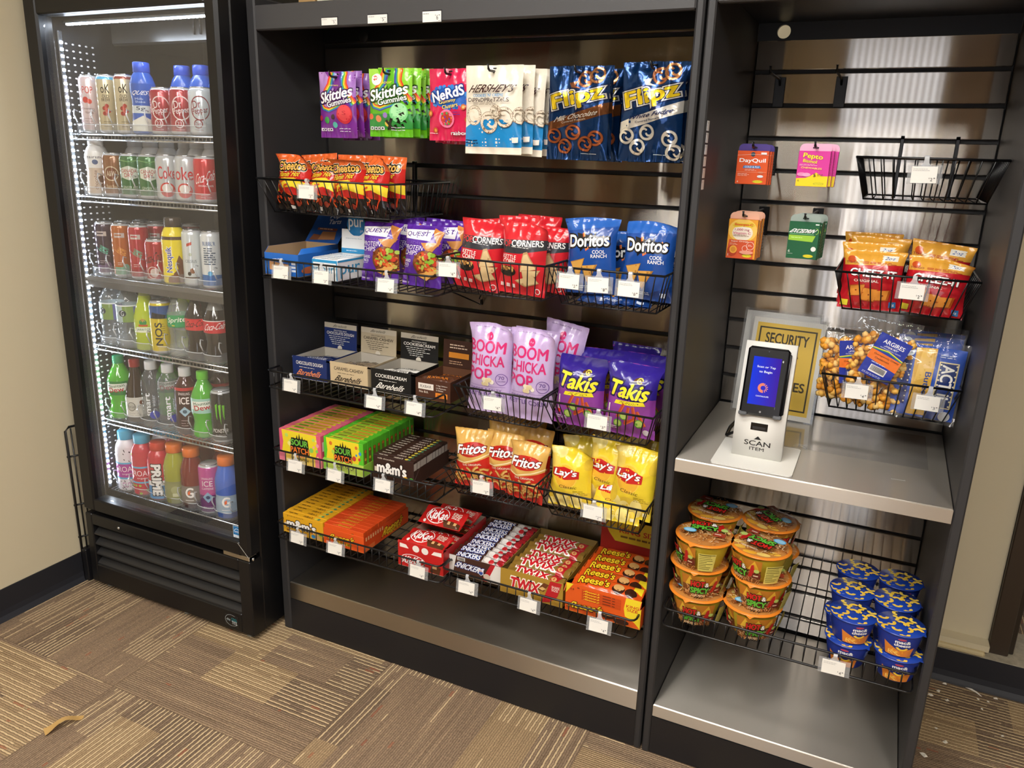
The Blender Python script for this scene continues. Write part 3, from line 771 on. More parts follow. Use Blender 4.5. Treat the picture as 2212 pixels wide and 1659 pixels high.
def pepper(bg, fg, label, diet=False):
    A = Art(bg, ca).O(.5, .60, .12, .012, fg, ry=.30).T('Dr', .46, .70, .10, .19, fg, rot=10, b=.01).T('Pepper', .50, .52, .20, .20, fg, rot=10, b=.01).O(.47, .2, .05, .012, fg).T('23' if not diet else 'Diet', .47, .2, .06, .1, fg).L(.42, .6, .04, 1, fg)
    return can(label, A)
put(pepper('a01c2e', 'f3e6e6', 'red soda can, left of the two at the front of the top shelf'), 0, 4)
put(pepper('a01c2e', 'f3e6e6', 'red soda can beside the white one on the top shelf'), 0, 5)
put(pepper('c9d2d8', '8a2030', 'white soda can at the right end of the top shelf', True), 0, 6)
# second shelf
A = Art('e6e6e4', fa).T('fairlife', .5, .86, .22, .07, '39435a').E(.5, .74, .04, '4a5d86').R(.0, .0, 1, .60, 'c9b8a6').T('chocolate', .49, .32, .05, .45, '6a4028', rot=90).E(.58, .34, .06, '5b3723').E(.60, .18, .05, '6d452c')
milk = bottle('white milk bottle with a brown label at the left end of the second shelf', 'milk', 'e3e3e1', 'e6e8ea', A, (.04, .76), .165, .033, 'plastic'); put(milk, 1, 0)
for c, dx, ly, l in ((0, .035, .21, 'white milk bottle behind the first one on the second shelf'), (2, -.03, .2, 'white milk bottle behind the first green can'), (3, -.035, .2, 'white milk bottle behind the two green cans'), (3, .02, .22, 'white milk bottle behind the second green can'), (5, -.055, .2, 'white milk bottle behind the first silver can'), (5, .0, .2, 'white milk bottle behind the second silver can')): again(milk, 1, c, ly, l, 'white milk bottles', dx)
A = Art('8a5a34', ca).E(.5, .56, .10, 'd9c8a8').E(.5, .56, .085, '7a4526').T('A&W', .5, .56, .12, .15, 'f0e2c4').T('Root Beer', .5, .2, .16, .09, 'e8d4ae')
put(can('tan root beer can, second on the second shelf', A), 1, 1)
def ale(label):
    A = Art('2d6a35', ca).P([(.37, .72), (.5, .80), (.63, .72), (.62, .48), (.5, .40), (.38, .48)], 'd8e0d4').T('CANADA', .5, .66, .21, .10, 'b02838', b=.01).T('DRY', .5, .54, .12, .11, 'b02838', b=.01).T('GINGER ALE', .5, .2, .2, .08, 'd8e4d0').B([(.36, .95), (.5, .90), (.64, .95)], .012, ['6fa860'])
    return can(label, A)
put(ale('green ginger ale can, third on the second shelf'), 1, 2); put(ale('green ginger ale can, fourth on the second shelf'), 1, 3)
def dcoke(s, label):
    A = Art('bfc3c6', ca).T(s, .5, .66, .24, .34, 'c3202c', b=.01).E(.5, .2, .1, 'c9342f', ry=.2).E(.5, .24, .07, 'e8e4e0', ry=.12)
    return can(label, A)
put(dcoke('Coke', 'silver and red soda can, fifth on the second shelf'), 1, 4); put(dcoke('oke', 'silver and red soda can beside the all-red one'), 1, 5)
A = Art('c41f2c', ca).T('Coca-Cola', .5, .60, .27, .26, 'f6eeee', rot=14, sh=.25).T('ORIGINAL TASTE', .5, .36, .2, .045, 'f6eeee').L(.43, .58, .1, 2, 'f0d8d8', gap=.05)
put(can('all-red soda can at the right end of the second shelf', A), 1, 6)
# third shelf
def kick(bg, c2, fg, label, t1='dew'):
    A = Art(bg, sa).T(t1, .49, .52, .10, .30, fg, rot=70, sh=.2, b=.01).R(.38, .0, .62, .16, c2).E(.57, .16, .05, c2).R(.42, .80, .58, .90, 'cfc4c0').L(.43, .57, .84, 1, bg, h=.03).L(.44, .57, .25, 2, 'e8e0dc', gap=.04)
    return can(label, A, .158, .0285)
put(kick('3c2a3e', '6f5a78', '64c4a8', 'dark purple slim can at the left end of the third shelf'), 2, 0)
put(kick('b4632a', '7fae94', 'e8a04a', 'orange slim can, second on the third shelf'), 2, 1)
put(kick('b02a36', 'a03038', '5fb89a', 'red slim can, third on the third shelf'), 2, 2)
A = Art('a5242c', ca).T('Coca-Cola', .49, .62, .26, .26, '2a1214', rot=14, sh=.25).E(.5, .18, .06, 'd8c8c4').E(.54, .24, .03, 'c8b4b0').O(.48, .18, .08, .01, 'e8dcd8', 20, 300)
put(can('short dark red can before the yellow bottle', A), 2, 3)
A = Art('e3d01f', fa).T('Nesquik', .45, .50, .10, .55, '2a3f9a', rot=90, sh=0, b=.02, ol='f4f0e0').P([(.52, .0), (.64, .0), (.64, .42), (.57, .60), (.53, .44), (.55, .3), (.49, .2), (.48, .08)], '6e3f1e').R(0, .93, 1, 1, '4a3020').E(.5, .04, .09, '7a4a24')
put(bottle('yellow chocolate milk bottle on the third shelf', 'round', 'e3d01f', '3b3029', A, (.03, .72), .187, .034, 'plastic'), 2, 4)
A = Art('d4dcde', sa).T('CELSIUS', .5, .46, .18, .06, '5b6b70').P([(.45, .76), (.53, .80), (.53, .86), (.45, .82)], 'c24a38').E(.5, .60, .025, 'b8c0a8').E(.52, .26, .04, '8b5a3a').E(.47, .2, .03, '3a2c22').R(.38, .10, .62, .13, '6b5444')
put(can('white slim can behind the door on the third shelf', A, .158, .0285), 2, 5)
A = Art('dfe6ea', sa).T("BUBBL'R", .5, .86, .20, .08, '2a5a9a', b=.01).R(0, 0, 1, .22, '2f6db4').L(.41, .60, .75, 8, '2f4c6c', h=.02, gap=.045, seed=4).T('WATER', .5, .58, .18, .05, '2f4c6c').E(.5, .25, .035, '58a8d8')
put(can('white and blue slim can at the right end of the third shelf', A, .158, .0285), 2, 6)
for c in range(4):
    for j, ly in enumerate((.17, .235)):
        A0 = [('5a3040', '8d6a70'), ('a85f2c', '7fae94'), ('a02c34', 'a03038'), ('7a1f26', '8a3036')][c]
        if c < 3: kk = kick(*A0, '70b8a0', f"slim can {['', 'two rows '][j]}behind the {['dark purple', 'orange', 'red'][c]} can of the third shelf")
        else: kk = kick(*A0, 'c8a090', f"dark red slim can {['', 'two rows '][j]}behind the short red can")
        put(kk, 2, c, ly)
# fourth shelf
def water(label):
    A = Art('a9bfc4', ba).R(.40, 0, .62, 1, '7f9c58').R(.54, 0, .70, 1, '6a6fa8').E(.40, .52, .05, '2b3a44').T('G', .40, .52, .04, .3, 'd8e4e8').R(0, .93, 1, 1, 'e4ecee')
    return bottle(label, 'water', 'e4eef420', 'd7dce0', A, (.40, .66), .198, .036)
w = water('clear water bottle at the left end of the fourth shelf'); put(w, 3, 0); again(w, 3, 1, .104, 'clear water bottle beside the lime soda bottle'); again(w, 3, 1, .19, 'clear water bottle behind the two front ones'); again(w, 3, 2, .2, 'clear water bottle behind the lime soda bottle')
def lime(label):
    A = Art('b4c832', ba).P([(.40, .35), (.60, .35), (.64, .05), (.36, .05)], 'e6ecd8').T('JARRITOS', .5, .2, .19, .16, '2f7a4a', b=.01).E(.5, .62, .05, '2f8a44').T('*', .5, .75, .06, .2, 'e88a2c').R(.44, .4, .56, .5, 'c8502c')
    return bottle(label, 'glass', 'b9cf30e8', 'e2e6e4', A, (.26, .52), .205, .034, two=('c2d46a80', .72))
l = lime('lime green soda bottle with a white cap on the fourth shelf'); put(l, 3, 2); again(l, 3, 3, .19, 'lime green soda bottle behind the yellow can')
A = Art('d6c22a', sa).R(0, .72, 1, 1, '2d5a9c').T('NOS', .5, .38, .10, .50, '1c2434', rot=90, b=.02).P([(.40, .72), (.60, .72), (.62, .80), (.42, .86)], '16202c').L(.54, .60, .6, 6, '3a3a30', gap=.05)
put(can('yellow and blue energy drink can on the fourth shelf', A, .158, .032), 3, 3, .098)
A = Art('2c9a5c', ba).T('Sprite', .5, .58, .24, .52, 'f2f7f0', rot=8, sh=.15, b=.01).R(.44, .12, .48, .2, 'e0d23c').R(0, 0, 1, .08, '1f7a48')
put(bottle('clear lemon soda bottle with a green label and cap', 'coke', 'dfeae430', '2c9a5c', A, (.44, .62), .2, .036), 3, 4)
def cola(bg, fg, cap, label, top):
    A = Art(bg, ba).T('Coca-Cola', .5, .55, .27, .5, fg, rot=10, sh=.25).R(0, .94, 1, 1, fg)
    return bottle(label, 'coke', '1d120ef0', cap, A, (.44, .62), .2, .036, two=(top, .7))
put(cola('c8242c', '1c1210', '1e1c1c', 'dark cola bottle with a red label and black cap', '2a1c1890'), 3, 5); put(cola('c0202c', 'f4ecec', 'd0242c', 'cola bottle with a red cap at the right end of the fourth shelf', 'b8bcbc70'), 3, 6)
# fifth shelf
def dew(label, diet=False):
    A = Art('2f7d3a' if not diet else '9fd0c0', ba).P([(.34, .25), (.66, .35), (.64, .85), (.36, .80)], 'e9efe6').T('Mountain', .5, .68, .22, .22, '1f5a34', rot=8, b=.01).T('Dew', .5, .40, .20, .34, 'b42a34', rot=8, b=.02)
    return bottle(label, 'soda', '58b83ae0', '2aa06a' if not diet else '6cd03a', A, (.40, .62), .203, .037)
d = dew('bright green soda bottle at the left end of the fifth shelf'); put(d, 4, 0); again(d, 4, 1, .2, 'bright green soda bottle behind the tea bottle', dx=.03)
A = Art('cfcfc8', ba).E(.46, .55, .06, 'b8b8b0').O(.46, .55, .055, .008, '6a6a64').T('Pure Leaf', .46, .55, .1, .14, '4a4a44').E(.6, .75, .03, '6a3a24').L(.40, .62, .2, 2, '6a6a64', gap=.1)
put(bottle('dark tea bottle with a grey label and red cap', 'tea', '2c1a10f4', '9c2a2c', A, (.10, .42), .2, .035), 4, 1)
def smart(label):
    A = Art('20242800', fa); A.bg = (.8, .85, .9, .05)
    A.T('smart', .47, .50, .065, .62, 'eef3f8', rot=90, b=.02).T('water', .55, .62, .04, .30, 'c9d4de', rot=90).E(.55, .22, .07, '3a48b0', ry=.14)
    t = bottle(label, 'slim', 'aab4bc26', 'dfe5ea', None, h=.205, r=.0335)
    p = PROF['slim']; P, N = cyl_grid([(.0338, .02), (.0338, .05), (.0338, .09), (.0338, .135)]); MB().art(A, P, N).build('label', 'film', t)
    return t
s = smart('clear slim water bottle with a white word, left of two'); put(s, 4, 2); again(s, 4, 3, .104, 'clear slim water bottle with a white word, right of two')
A = Art('3a1c1e', fa).T('SPARKLING', .5, .86, .16, .06, 'e8dcdc').T('ICE', .5, .70, .13, .16, 'f4ecec', b=.02).P([(.5, .32), (.58, .44), (.5, .56), (.42, .44)], '9fc0d4').E(.5, .44, .03, '3a5a70').R(0, .93, 1, 1, 'b4282c').L(.44, .57, .22, 3, 'd8c8c8', gap=.06)
ic = bottle('dark red sparkling water bottle with a white cap', 'slim', '4a1d1cc8', 'e0e4e8', A, (.08, .72), .205, .0335); put(ic, 4, 4); again(ic, 4, 5, .19, 'dark red sparkling water bottle behind the first', dx=-.02)
d = dew('bright green soda bottle with a pale label and lime cap', True); put(d, 4, 5); again(d, 4, 6, .2, 'bright green soda bottle behind the black can')
A = Art('151617', sa)
for i, x in enumerate((.44, .49, .54)): A.P([(x, .80), (x + .035, .84 - .02 * i), (x + .028, .6), (x + .03, .36 + .1 * abs(i - 1)), (x + .012, .55), (x + .005, .7)], '74d02c')
A.T('MONSTER', .5, .22, .23, .09, 'e6e6e6', b=.01).T('ENERGY', .5, .11, .14, .05, 'c8c8c8')
put(can('black energy drink can with green claw marks', A, .158, .033), 4, 6)
# bottom shelf
def roar(bg, mid, dots, label, cap='5ab4dc'):
    A = Art(bg, fa).R(0, .30, 1, .62, mid).R(0, .62, 1, .66, '66b4dc').R(0, .26, 1, .30, '66b4dc').T('ROAR', .5, .50, .25, .13, 'f3dfe8').T('organic', .5, .38, .15, .05, 'f3dfe8').T('CUT', .48, .12, .12, .12, mid)
    r = random.Random(3)
    for i in range(110):
        y = r.choice((r.uniform(.68, .99), r.uniform(.01, .24))); A.E(r.uniform(0, 1), y, .006, dots, ry=.02, n=6, rot=30) if bg != 'c23a4a' else A.E(r.uniform(0, 1), y, .02, dots, ry=.03, n=6, rot=30) if i < 36 else None
    return bottle(label, 'round', bg, cap, A, (.03, .74), .2, .036, 'plastic')
q = roar('e6e2ea', 'b0409c', '2c2438', 'speckled white bottle with a blue cap at the left end of the bottom row'); put(q, 5, 0); again(q, 5, 1, .19, 'speckled white bottle behind the red patterned one', dx=-.012)
q = roar('c23a4a', 'c03048', 'a8c048', 'red and green patterned bottle with a blue cap'); put(q, 5, 1); again(q, 5, 2, .19, 'red and green patterned bottle behind the striped one', dx=-.02)
A = Art('c2323e', fa).R(0, .0, 1, .32, '4a90cc').R(0, .32, 1, .44, 'e4e2e4').T('PRIME', .5, .46, .12, .74, 'f2f2f2', rot=-90, b=.05, ol='2a2a30', ow=.06)
put(bottle('red, white and blue bottle with white upright lettering', 'round', 'c2323e', 'c8402e', A, (.03, .76), .188, .036, 'plastic'), 5, 2)
def gator(liq, label, A, top):
    return bottle(label, 'sport', liq, 'e0742a', A, (.12, .40), .196, .037, two=(top, .36))
A = Art('8d9160', ba).E(.5, .5, .06, 'a4a878').R(.46, .1, .54, .3, 'c9cca8')
put(gator('9a9f52d0', 'yellow-green sports drink bottle with an orange cap', A, 'a9ad3ce0'), 5, 3)
def G(bg): return Art(bg, ba).T('G', .48, .62, .10, .56, 'f2f2f0', b=.03).P([(.46, .66), (.49, .76), (.49, .54), (.46, .48)], 'e0642a').L(.42, .58, .14, 1, 'e0e0e0', h=.04)
q = gator('4a1512e8', 'red sports drink bottle with an orange cap', G('7a726c'), '7a2420e8'); put(q, 5, 4); again(q, 5, 4, .2, 'red sports drink bottle behind the front red one', dx=-.04); again(q, 5, 5, .19, 'red sports drink bottle behind the pink can', dx=-.03); again(q, 5, 3, .2, 'red sports drink bottle behind the yellow-green one', dx=-.03)
A = Art('c24a9a', sa).R(0, 0, 1, .40, '6a2470').T('SPARKLING', .5, .80, .17, .05, 'f4e4f0').T('ICE', .5, .68, .15, .13, 'f8eef6', b=.01).T('CAFFEINE', .5, .56, .17, .05, 'f4e4f0').P([(.5, .22), (.58, .35), (.5, .48), (.42, .35)], '8fb8dc').E(.5, .35, .03, '2c3a6c').T('ZERO SUGAR', .5, .1, .16, .05, 'f0e0f0')
put(can('pink and purple sparkling water can on the bottom shelf', A, .158, .033), 5, 5)
put(gator('2a5cb8f0', 'blue sports drink bottle at the right end of the bottom shelf', G('9fb4c8'), '3a6ad0e8'), 5, 6)

# ------------------------------------------------------------------ snack bags
def bag_grid(w, h, t, seed, s=.07, pinch=.10, wr=1.0, fold=0., ear=(0., 0.), nu=20, nv=26, belly=.42, flat=False):
    r = np.random.RandomState(seed)
    U, V = np.meshgrid(np.linspace(-1, 1, nu + 1), np.linspace(0, 1, nv + 1))
    q = np.clip((V - s) / (1 - 2 * s), 0, 1)
    q = q ** (math.log(.5) / math.log(1 - belly)) if belly != .5 else q
    lon = np.sin(PI * np.clip(q, 0, 1)); prof = (1 - np.abs(U) ** 2.6) ** .75 * np.clip(lon, 0, 1) ** .55
    if flat: prof = (1 - np.abs(U) ** 6) * np.clip(lon, 0, 1) ** .35
    X = U * w / 2 * (1 - pinch * np.clip(lon, 0, 1) ** .7)
    Y = -t / 2 * prof; Z = V * h
    dent = np.zeros_like(X)
    for k in range(7):                                           # soft dents and creases of the film
        a = r.uniform(0, PI); f = r.uniform(1.5, 4.5); p = r.uniform(0, 6.28); am = r.uniform(.4, 1) / (f ** .6)
        c = math.cos(a) * U + math.sin(a) * (2 * V - 1) * h / w
        dent += am * np.abs(np.sin(f * c + p)) ** .55
    Y = Y + wr * .0045 * (dent - dent.mean()) * np.clip(prof * 1.6, 0, 1)
    for e, sgn in ((1 - s, 1), (s, 1)):                          # gathers running out of the seals
        k = r.uniform(4, 7); p = r.uniform(0, 6.28)
        Y += wr * .0035 * np.cos(k * PI * U + p) * np.exp(-((V - e) / .10) ** 2) * (1 - .5 * np.abs(U))
    Yw = wr * .0022 * np.sin(2.2 * U * PI / 2 + r.uniform(0, 6)) * np.clip((np.abs(V - .5) - .38) / .12, 0, 1)
    Y += Yw
    top = np.clip((V - .72) / .28, 0, 1) ** 2
    bend = fold * top; L, Rr = ear
    bend = bend + top * (L * np.clip(-U, 0, 1) ** 1.5 + Rr * np.clip(U, 0, 1) ** 1.5)
    Zo = -np.abs(bend) * .35
    return X, Y, Z, bend, Zo, prof, s
def normals(P):
    du = np.gradient(P, axis=1); dv = np.gradient(P, axis=0); n = np.cross(du, dv)
    return n / (np.linalg.norm(n, axis=2)[:, :, None] + 1e-12)
def bag(name, label, cat, A, w, h, t, seed=1, seal=None, back=None, m='film', group=None, loc=(0, 0, 0), rot=(0, 0, 0), hole=False, **kw):
    """an inflated pouch standing on its bottom seal; front towards -y"""
    T = thing(name, label, cat, loc, rot, group)
    X, Y, Z, bend, Zo, prof, s = bag_grid(w, h, t, seed, **kw)
    F = np.stack([X, Y + bend, Z + Zo], 2); B = np.stack([X, -Y * .9 + bend + .0006, Z + Zo], 2)
    eq = (np.abs(X - X[:, :1]) < 1e-9) | (np.abs(X - X[:, -1:]) < 1e-9)
    mid = (F[:, :, 1] + B[:, :, 1]) / 2
    for q in (F, B): q[:, 0, 1] = mid[:, 0]; q[:, -1, 1] = mid[:, -1]
    B[:, 1:-1, 1] = np.maximum(B[:, 1:-1, 1], F[:, 1:-1, 1] + .0006)
    N = normals(F); nv = F.shape[0] - 1; js = max(1, round(s * nv))
    sc, bc = lin(seal) if seal else A.bg, lin(back) if back else A.bg
    p = MB(); p.grid(F[js:nv - js + 1], A.bg, True, N[js:nv - js + 1]); p.grid(B[js:nv - js + 1], bc, True, -normals(B[:, ::-1])[:, ::-1] * -1, flip=True)
    p.art(A, F, N)
    if hole:
        q = F[nv - js]; i = F.shape[1] // 2
        p.tube([q[i] + Vector((-.008, -.0006, -.002 + js * h / nv * .4)), q[i] + Vector((.008, -.0006, -.002 + js * h / nv * .4))], .002, '141414', 5)
    p.build('pouch', m, T)
    for nm, sl in (('top_seal', slice(nv - js, nv + 1)), ('bottom_seal', slice(0, js + 1))):
        e = MB(); cz = sc if (nm == 'top_seal' or seal) else bc
        e.grid(F[sl], cz, True, N[sl]); e.grid(B[sl], cz, True, -N[sl], flip=True); e.build(nm, m, T)
    return T
RB = ['e23b2c', 'f08a2a', 'f5cf3a', '4fae4a', '2f7fc4', '4a3a9a']
def skittles(bg, dk, green):
    A = Art(bg, 1.38)
    A.P([(.18, 1), (.42, .8), (.5, .62), (.3, .45), (0, .5), (0, 1)], 'b58acb' if not green else '9ed44a').P([(.6, 1), (.62, .75), (.8, .6), (1, .62), (1, 1)], 'a06fc0' if not green else '8cd238')
    A.B([(.30, 1.0), (.26, .82), (.14, .70), (.0, .62), (-.1, .60)], .032, RB)
    A.B([(1.02, .55), (.90, .66), (.80, .82), (.78, 1.02)], .03, RB)
    A.B([(-.02, .56), (.10, .42), (.3, .38), (.55, .44), (.75, .5)], .018, RB[::-1])
    if green:
        A.R(0, .12, 1, .34, '2f8a3c').E(.2, .84, .12, 'f2f0ee', rot=20).E(.16, .86, .05, 'd84a3a')
    A.E(.72, .36, .20, 'c02a3a' if not green else '7fcf8a').E(.72, .38, .17, 'dc4a50' if not green else 'a4dfa6').T('S', .72, .38, .10, .06, 'b82a3a' if not green else '7cc088')
    A.E(.24, .27, .07, '3f9a4a' if not green else 'e08a5a').E(.45, .20, .065, '4fb0a4' if not green else 'e0c050').E(.42, .32, .055, '3a1a2a' if not green else '9a7ac4').E(.05, .3, .06, 'b02a4a' if not green else 'e0704a')
    if green:
        r = random.Random(2)
        for i in range(16):
            x, y = r.uniform(.4, 1), r.uniform(.12, .5); A.P([(x, y), (x + .06, y + .02), (x + .09, y - .03), (x + .03, y - .012)], '12160e')
        A.P([(.40, .24), (.46, .26), (.62, .12), (.56, .1)], '10140c').P([(.42, .1), (.48, .12), (.60, .27), (.54, .28)], '10140c')
    A.T('wild berry' if not green else 'sour', .46, .79, .24, .03, 'f4dc5a')
    A.T('Skittles', .50, .655, .86, .15, 'ffffff', rot=11, sh=.05, b=.03, ol=dk, ow=.08).T('Gummies', .58, .545, .64, .085, 'ffffff', rot=11, b=.02, ol=dk, ow=.08)
    for i in range(4): A.R(.05 + i * .085, .105, .115 + i * .085, .15, 'e8e0ec').R(.065 + i * .085, .115, .10 + i * .085, .14, dk)
    return A.L(.55, .95, .14, 1, 'e8dff0').L(.55, .95, .10, 1, 'e8dff0')
def nerds():
    A = Art('cf2050', 1.34); r = random.Random(4)
    A.E(.47, .60, .40, '2560b8', ry=.14)
    for i in range(40):
        a = r.uniform(0, 6.28); A.E(.47 + .42 * math.cos(a), .60 + .15 * math.sin(a), r.uniform(.02, .05), ['2560b8', '3a86d8'][i % 2], n=8)
    A.T('NeRdS', .46, .655, .72, .14, 'ffffff', rot=12, b=.03, ol='173a86', ow=.07).T('Gummy', .46, .545, .38, .06, 'f7e05a', rot=9, b=.01, ol='173a86').T('Clusters', .52, .485, .36, .055, 'f7e05a', rot=9, b=.01, ol='173a86')
    A.E(.44, .31, .17, 'ec7aa0').E(.44, .31, .13, 'b8442e')
    for i in range(26): A.E(.44 + r.uniform(-.1, .1), .31 + r.uniform(-.08, .08), .022, r.choice(['e8752c', 'd83a4a', '7a3a9a', 'f0b040', '4aa05a']), n=8)
    for x, y in ((.07, .38), (.82, .47), (.18, .15), (.9, .3)): A.E(x, y, .055, 'b8602e').E(x, y, .03, 'e09a4a')
    A.T('rainbow', .72, .115, .34, .05, 'ffffff', b=.01, ol='7a1236').L(.05, .3, .1, 1, 'f4d0dc').L(.60, .8, .40, 2, '2a3a9a', gap=.03)
    return A
def ring3(A, x, y, r, c1, c2, rot=0, wd=.4):                       # a pretzel
    A.O(x, y, r, r * wd, c2).O(x, y, r, r * wd * .72, c1)
    for s in (-1, 1): A.O(x + s * r * .42, y + r * .02 / A.asp, r * .5, r * .3, c1, 30 if s < 0 else 190, 190 if s < 0 else 350, 12)
    return A
def hershey():
    A = Art('e9e1d0', 1.26); A.P([(0, .08), (0, .30), (.2, .38), (.5, .40), (.8, .39), (1, .34), (1, .08)], '1d86c8')
    for x, y, r in ((.18, .44, .12), (.46, .36, .13), (.74, .42, .12), (.98, .44, .10), (.60, .48, .08)):
        ring3(A, x, y, r, 'e3d8c4', '8f7a60'); q = random.Random(int(x * 90))
        for i in range(26):
            a = q.uniform(0, 6.28); A.E(x + r * math.cos(a) * q.uniform(.85, 1.15), y + r * math.sin(a) / A.asp * q.uniform(.85, 1.15), .007, '6a4a34', n=5)
    A.T("HERSHEY'S", .52, .735, .74, .085, '3a1c1a', sh=.12, b=.02).T("COOKIES 'N' CREME", .46, .660, .52, .032, '2a90cc', b=.01).T('DiPPeDPReTZeLS', .46, .610, .70, .045, '3a2420', b=.015).L(.2, .7, .575, 2, '8a7c6c', .006, .014)
    return A.R(.86, .14, .96, .20, 'e8e4da').L(.06, .34, .15, 2, '0c3a60', .015, .03)
def flipz(white):
    A = Art('11386a', 1.5)
    bandc = 'e9e6de' if white else '7a4a2a'
    A.P([(0, .30), (0, .40), (1, .62), (1, .50)], bandc)
    ring3(A, .62, .86, .11, 'b4704a', '6a3a24'); ring3(A, .80, .90, .11, 'c88a5a', '7a4a2c'); A.P([(.36, .82), (.5, .84), (.46, .79), (.56, .76), (.40, .77)], 'd8cfc0' if white else '8a5236')
    A.T('Flipz', .50, .655, .84, .20, 'f4d628', rot=13, b=.03, ol='1a2a54', ow=.12)
    A.T('Flipz', .50, .655, .84, .20, 'f4d628', rot=13, b=.03, ol='f4f2ea', ow=.065).T('Flipz', .50, .655, .84, .20, 'f4d628', rot=13, b=.03, ol='22305c', ow=.02)
    A.T('White Fudge' if white else 'Milk Chocolate', .5, .475, .72, .05, '22346a' if white else 'f4ece0', rot=10, b=.015, sh=.1).T('Covered Pretzels', .46, .425, .40, .022, '33456e' if white else 'e4d4c4', rot=10)
    c1, c2 = ('f0ece2', 'b8b4aa') if white else ('b0623a', '6a3420')
    for x, y in ((.13, .26), (.46, .30), (.82, .24), (.32, .15), (.66, .18) if not white else (.9, .1)): ring3(A, x, y, .105, c1, c2)
    return A.L(.6, .92, .07, 1, 'c8d8e8')
def cheetos():
    A = Art('c4211f', 1.25)
    A.R(0, .80, 1, 1, 'd8642c').R(0, 0, 1, .30, '191514').P([(0, .28), (.3, .40), (.6, .44), (1, .36), (1, .52), (.6, .60), (.2, .56), (0, .48)], 'f0d636')
    A.T('Cheetos', .48, .80, .80, .15, 'e9b454', rot=6, b=.03, ol='f4ead8', ow=.14).T('Cheetos', .48, .80, .80, .15, 'e9b454', rot=6, b=.03, ol='17120e', ow=.10)
    A.T("Flamin' Hot", .48, .655, .62, .09, 'f6d83a', rot=7, sh=.15, b=.015, ol='8a1210').T('Crunchy', .5, .575, .42, .05, 'f2d23a', rot=7, sh=.15)
    r = random.Random(8)
    for i in range(16):
        x, y, a = r.uniform(.05, .95), r.uniform(.12, .50), r.uniform(0, PI); d = .09; c, s = math.cos(a) * d, math.sin(a) * d
        A.B([(x - c, y - s), (x, y + .012), (x + c, y + s)], .035, [r.choice(['c8441e', 'b83a1a', 'd85a28'])])
    for i in range(6):
        x, y = r.uniform(.1, .9), r.uniform(.06, .4); A.E(x, y, .06, r.choice(['8a2a18', '3a2a24', '2a2220']), rot=r.uniform(0, 90), ry=.06)
    return A.R(.5, .05, .6, .11, 'd8d4d0')
def quest():
    A = Art('55289a', 1.32); r = random.Random(6)
    A.P([(0, .76), (0, .90), (.78, .93), (.76, .74)], 'f4f2f6').T('QUEST', .40, .835, .62, .085, '4a2a8a', rot=2, b=.008).P([(.72, .96), (1, .90), (.95, .66)], 'd08a44').P([(.76, .92), (.95, .88), (.93, .72)], 'c0783a')
    A.T('LOADED', .34, .695, .5, .04, '7a54b8').T('PROTEIN', .35, .62, .56, .075, 'f0eaf6', sh=.06).T('CHIPS', .27, .535, .42, .075, 'f0eaf6', sh=.06).T('LOADED', .18, .405, .26, .045, 'f0eaf6', b=.01).T('TACO', .15, .345, .20, .045, 'f0eaf6', b=.01).L(.02, .3, .30, 1, 'c8b4e0')
    A.P([(.55, .70), (.98, .72), (.80, .52)], 'c88a4c').E(.72, .36, .34, '6a3c22', ry=.23).E(.72, .37, .31, '8a4a26', ry=.21)
    for i in range(70): A.E(.72 + r.uniform(-.26, .26), .38 + r.uniform(-.16, .16), r.uniform(.02, .06), r.choice(['d8542c', 'c8402a', '8cb83a', 'b8cc5a', 'e0a850', 'd88a3c', '6a3420']), n=7)
    A.P([(.40, .20), (.98, .30), (.70, .12)], 'd8a058').E(.14, .16, .08, '7a50b4').L(.05, .3, .06, 2, 'd8c8ec', .01, .02)
    return A
def popc():
    A = Art('cf2430', 1.32); r = random.Random(9)
    A.P([(0, .56), (0, .74), (1, .80), (1, .66), (.5, .58)], '35363c').T('POP', .16, .70, .26, .085, 'd83038', rot=3, b=.02).T('CORNERS', .62, .728, .64, .085, 'f4f2f0', rot=4, b=.02).L(.3, .8, .66, 1, 'd8d8d8')
    A.T('KETTLE', .25, .52, .34, .055, 'f6f0ea', b=.01).T('CORN', .25, .455, .30, .06, 'f6f0ea', b=.02).E(.22, .32, .20, '1c1614', ry=.075)
    for i in range(22): A.E(.22 + r.uniform(-.15, .15), .345 + r.uniform(-.02, .03), .028, r.choice(['b8864a', 'd8a860', '8a5a2c']), n=7)
    for t in ([(.58, .60), (.66, .62), (.86, .40), (.52, .34)], [(.56, .36), (.92, .38), (.86, .30), (.60, .20)], [(.40, .20), (.80, .30), (.90, .20), (.62, .13)]): A.P(t, 'b89468'); A.P([(x * .9 + .068, y * .9 + .03) for x, y in t], 'd8bc8c')
    for x in (.08, .22, .34): A.R(x, .1, x + .07, .15, 'e8c8c4')
    return A.E(.86, .08, .06, 'e8d8d4').E(.86, .08, .045, 'c02430')
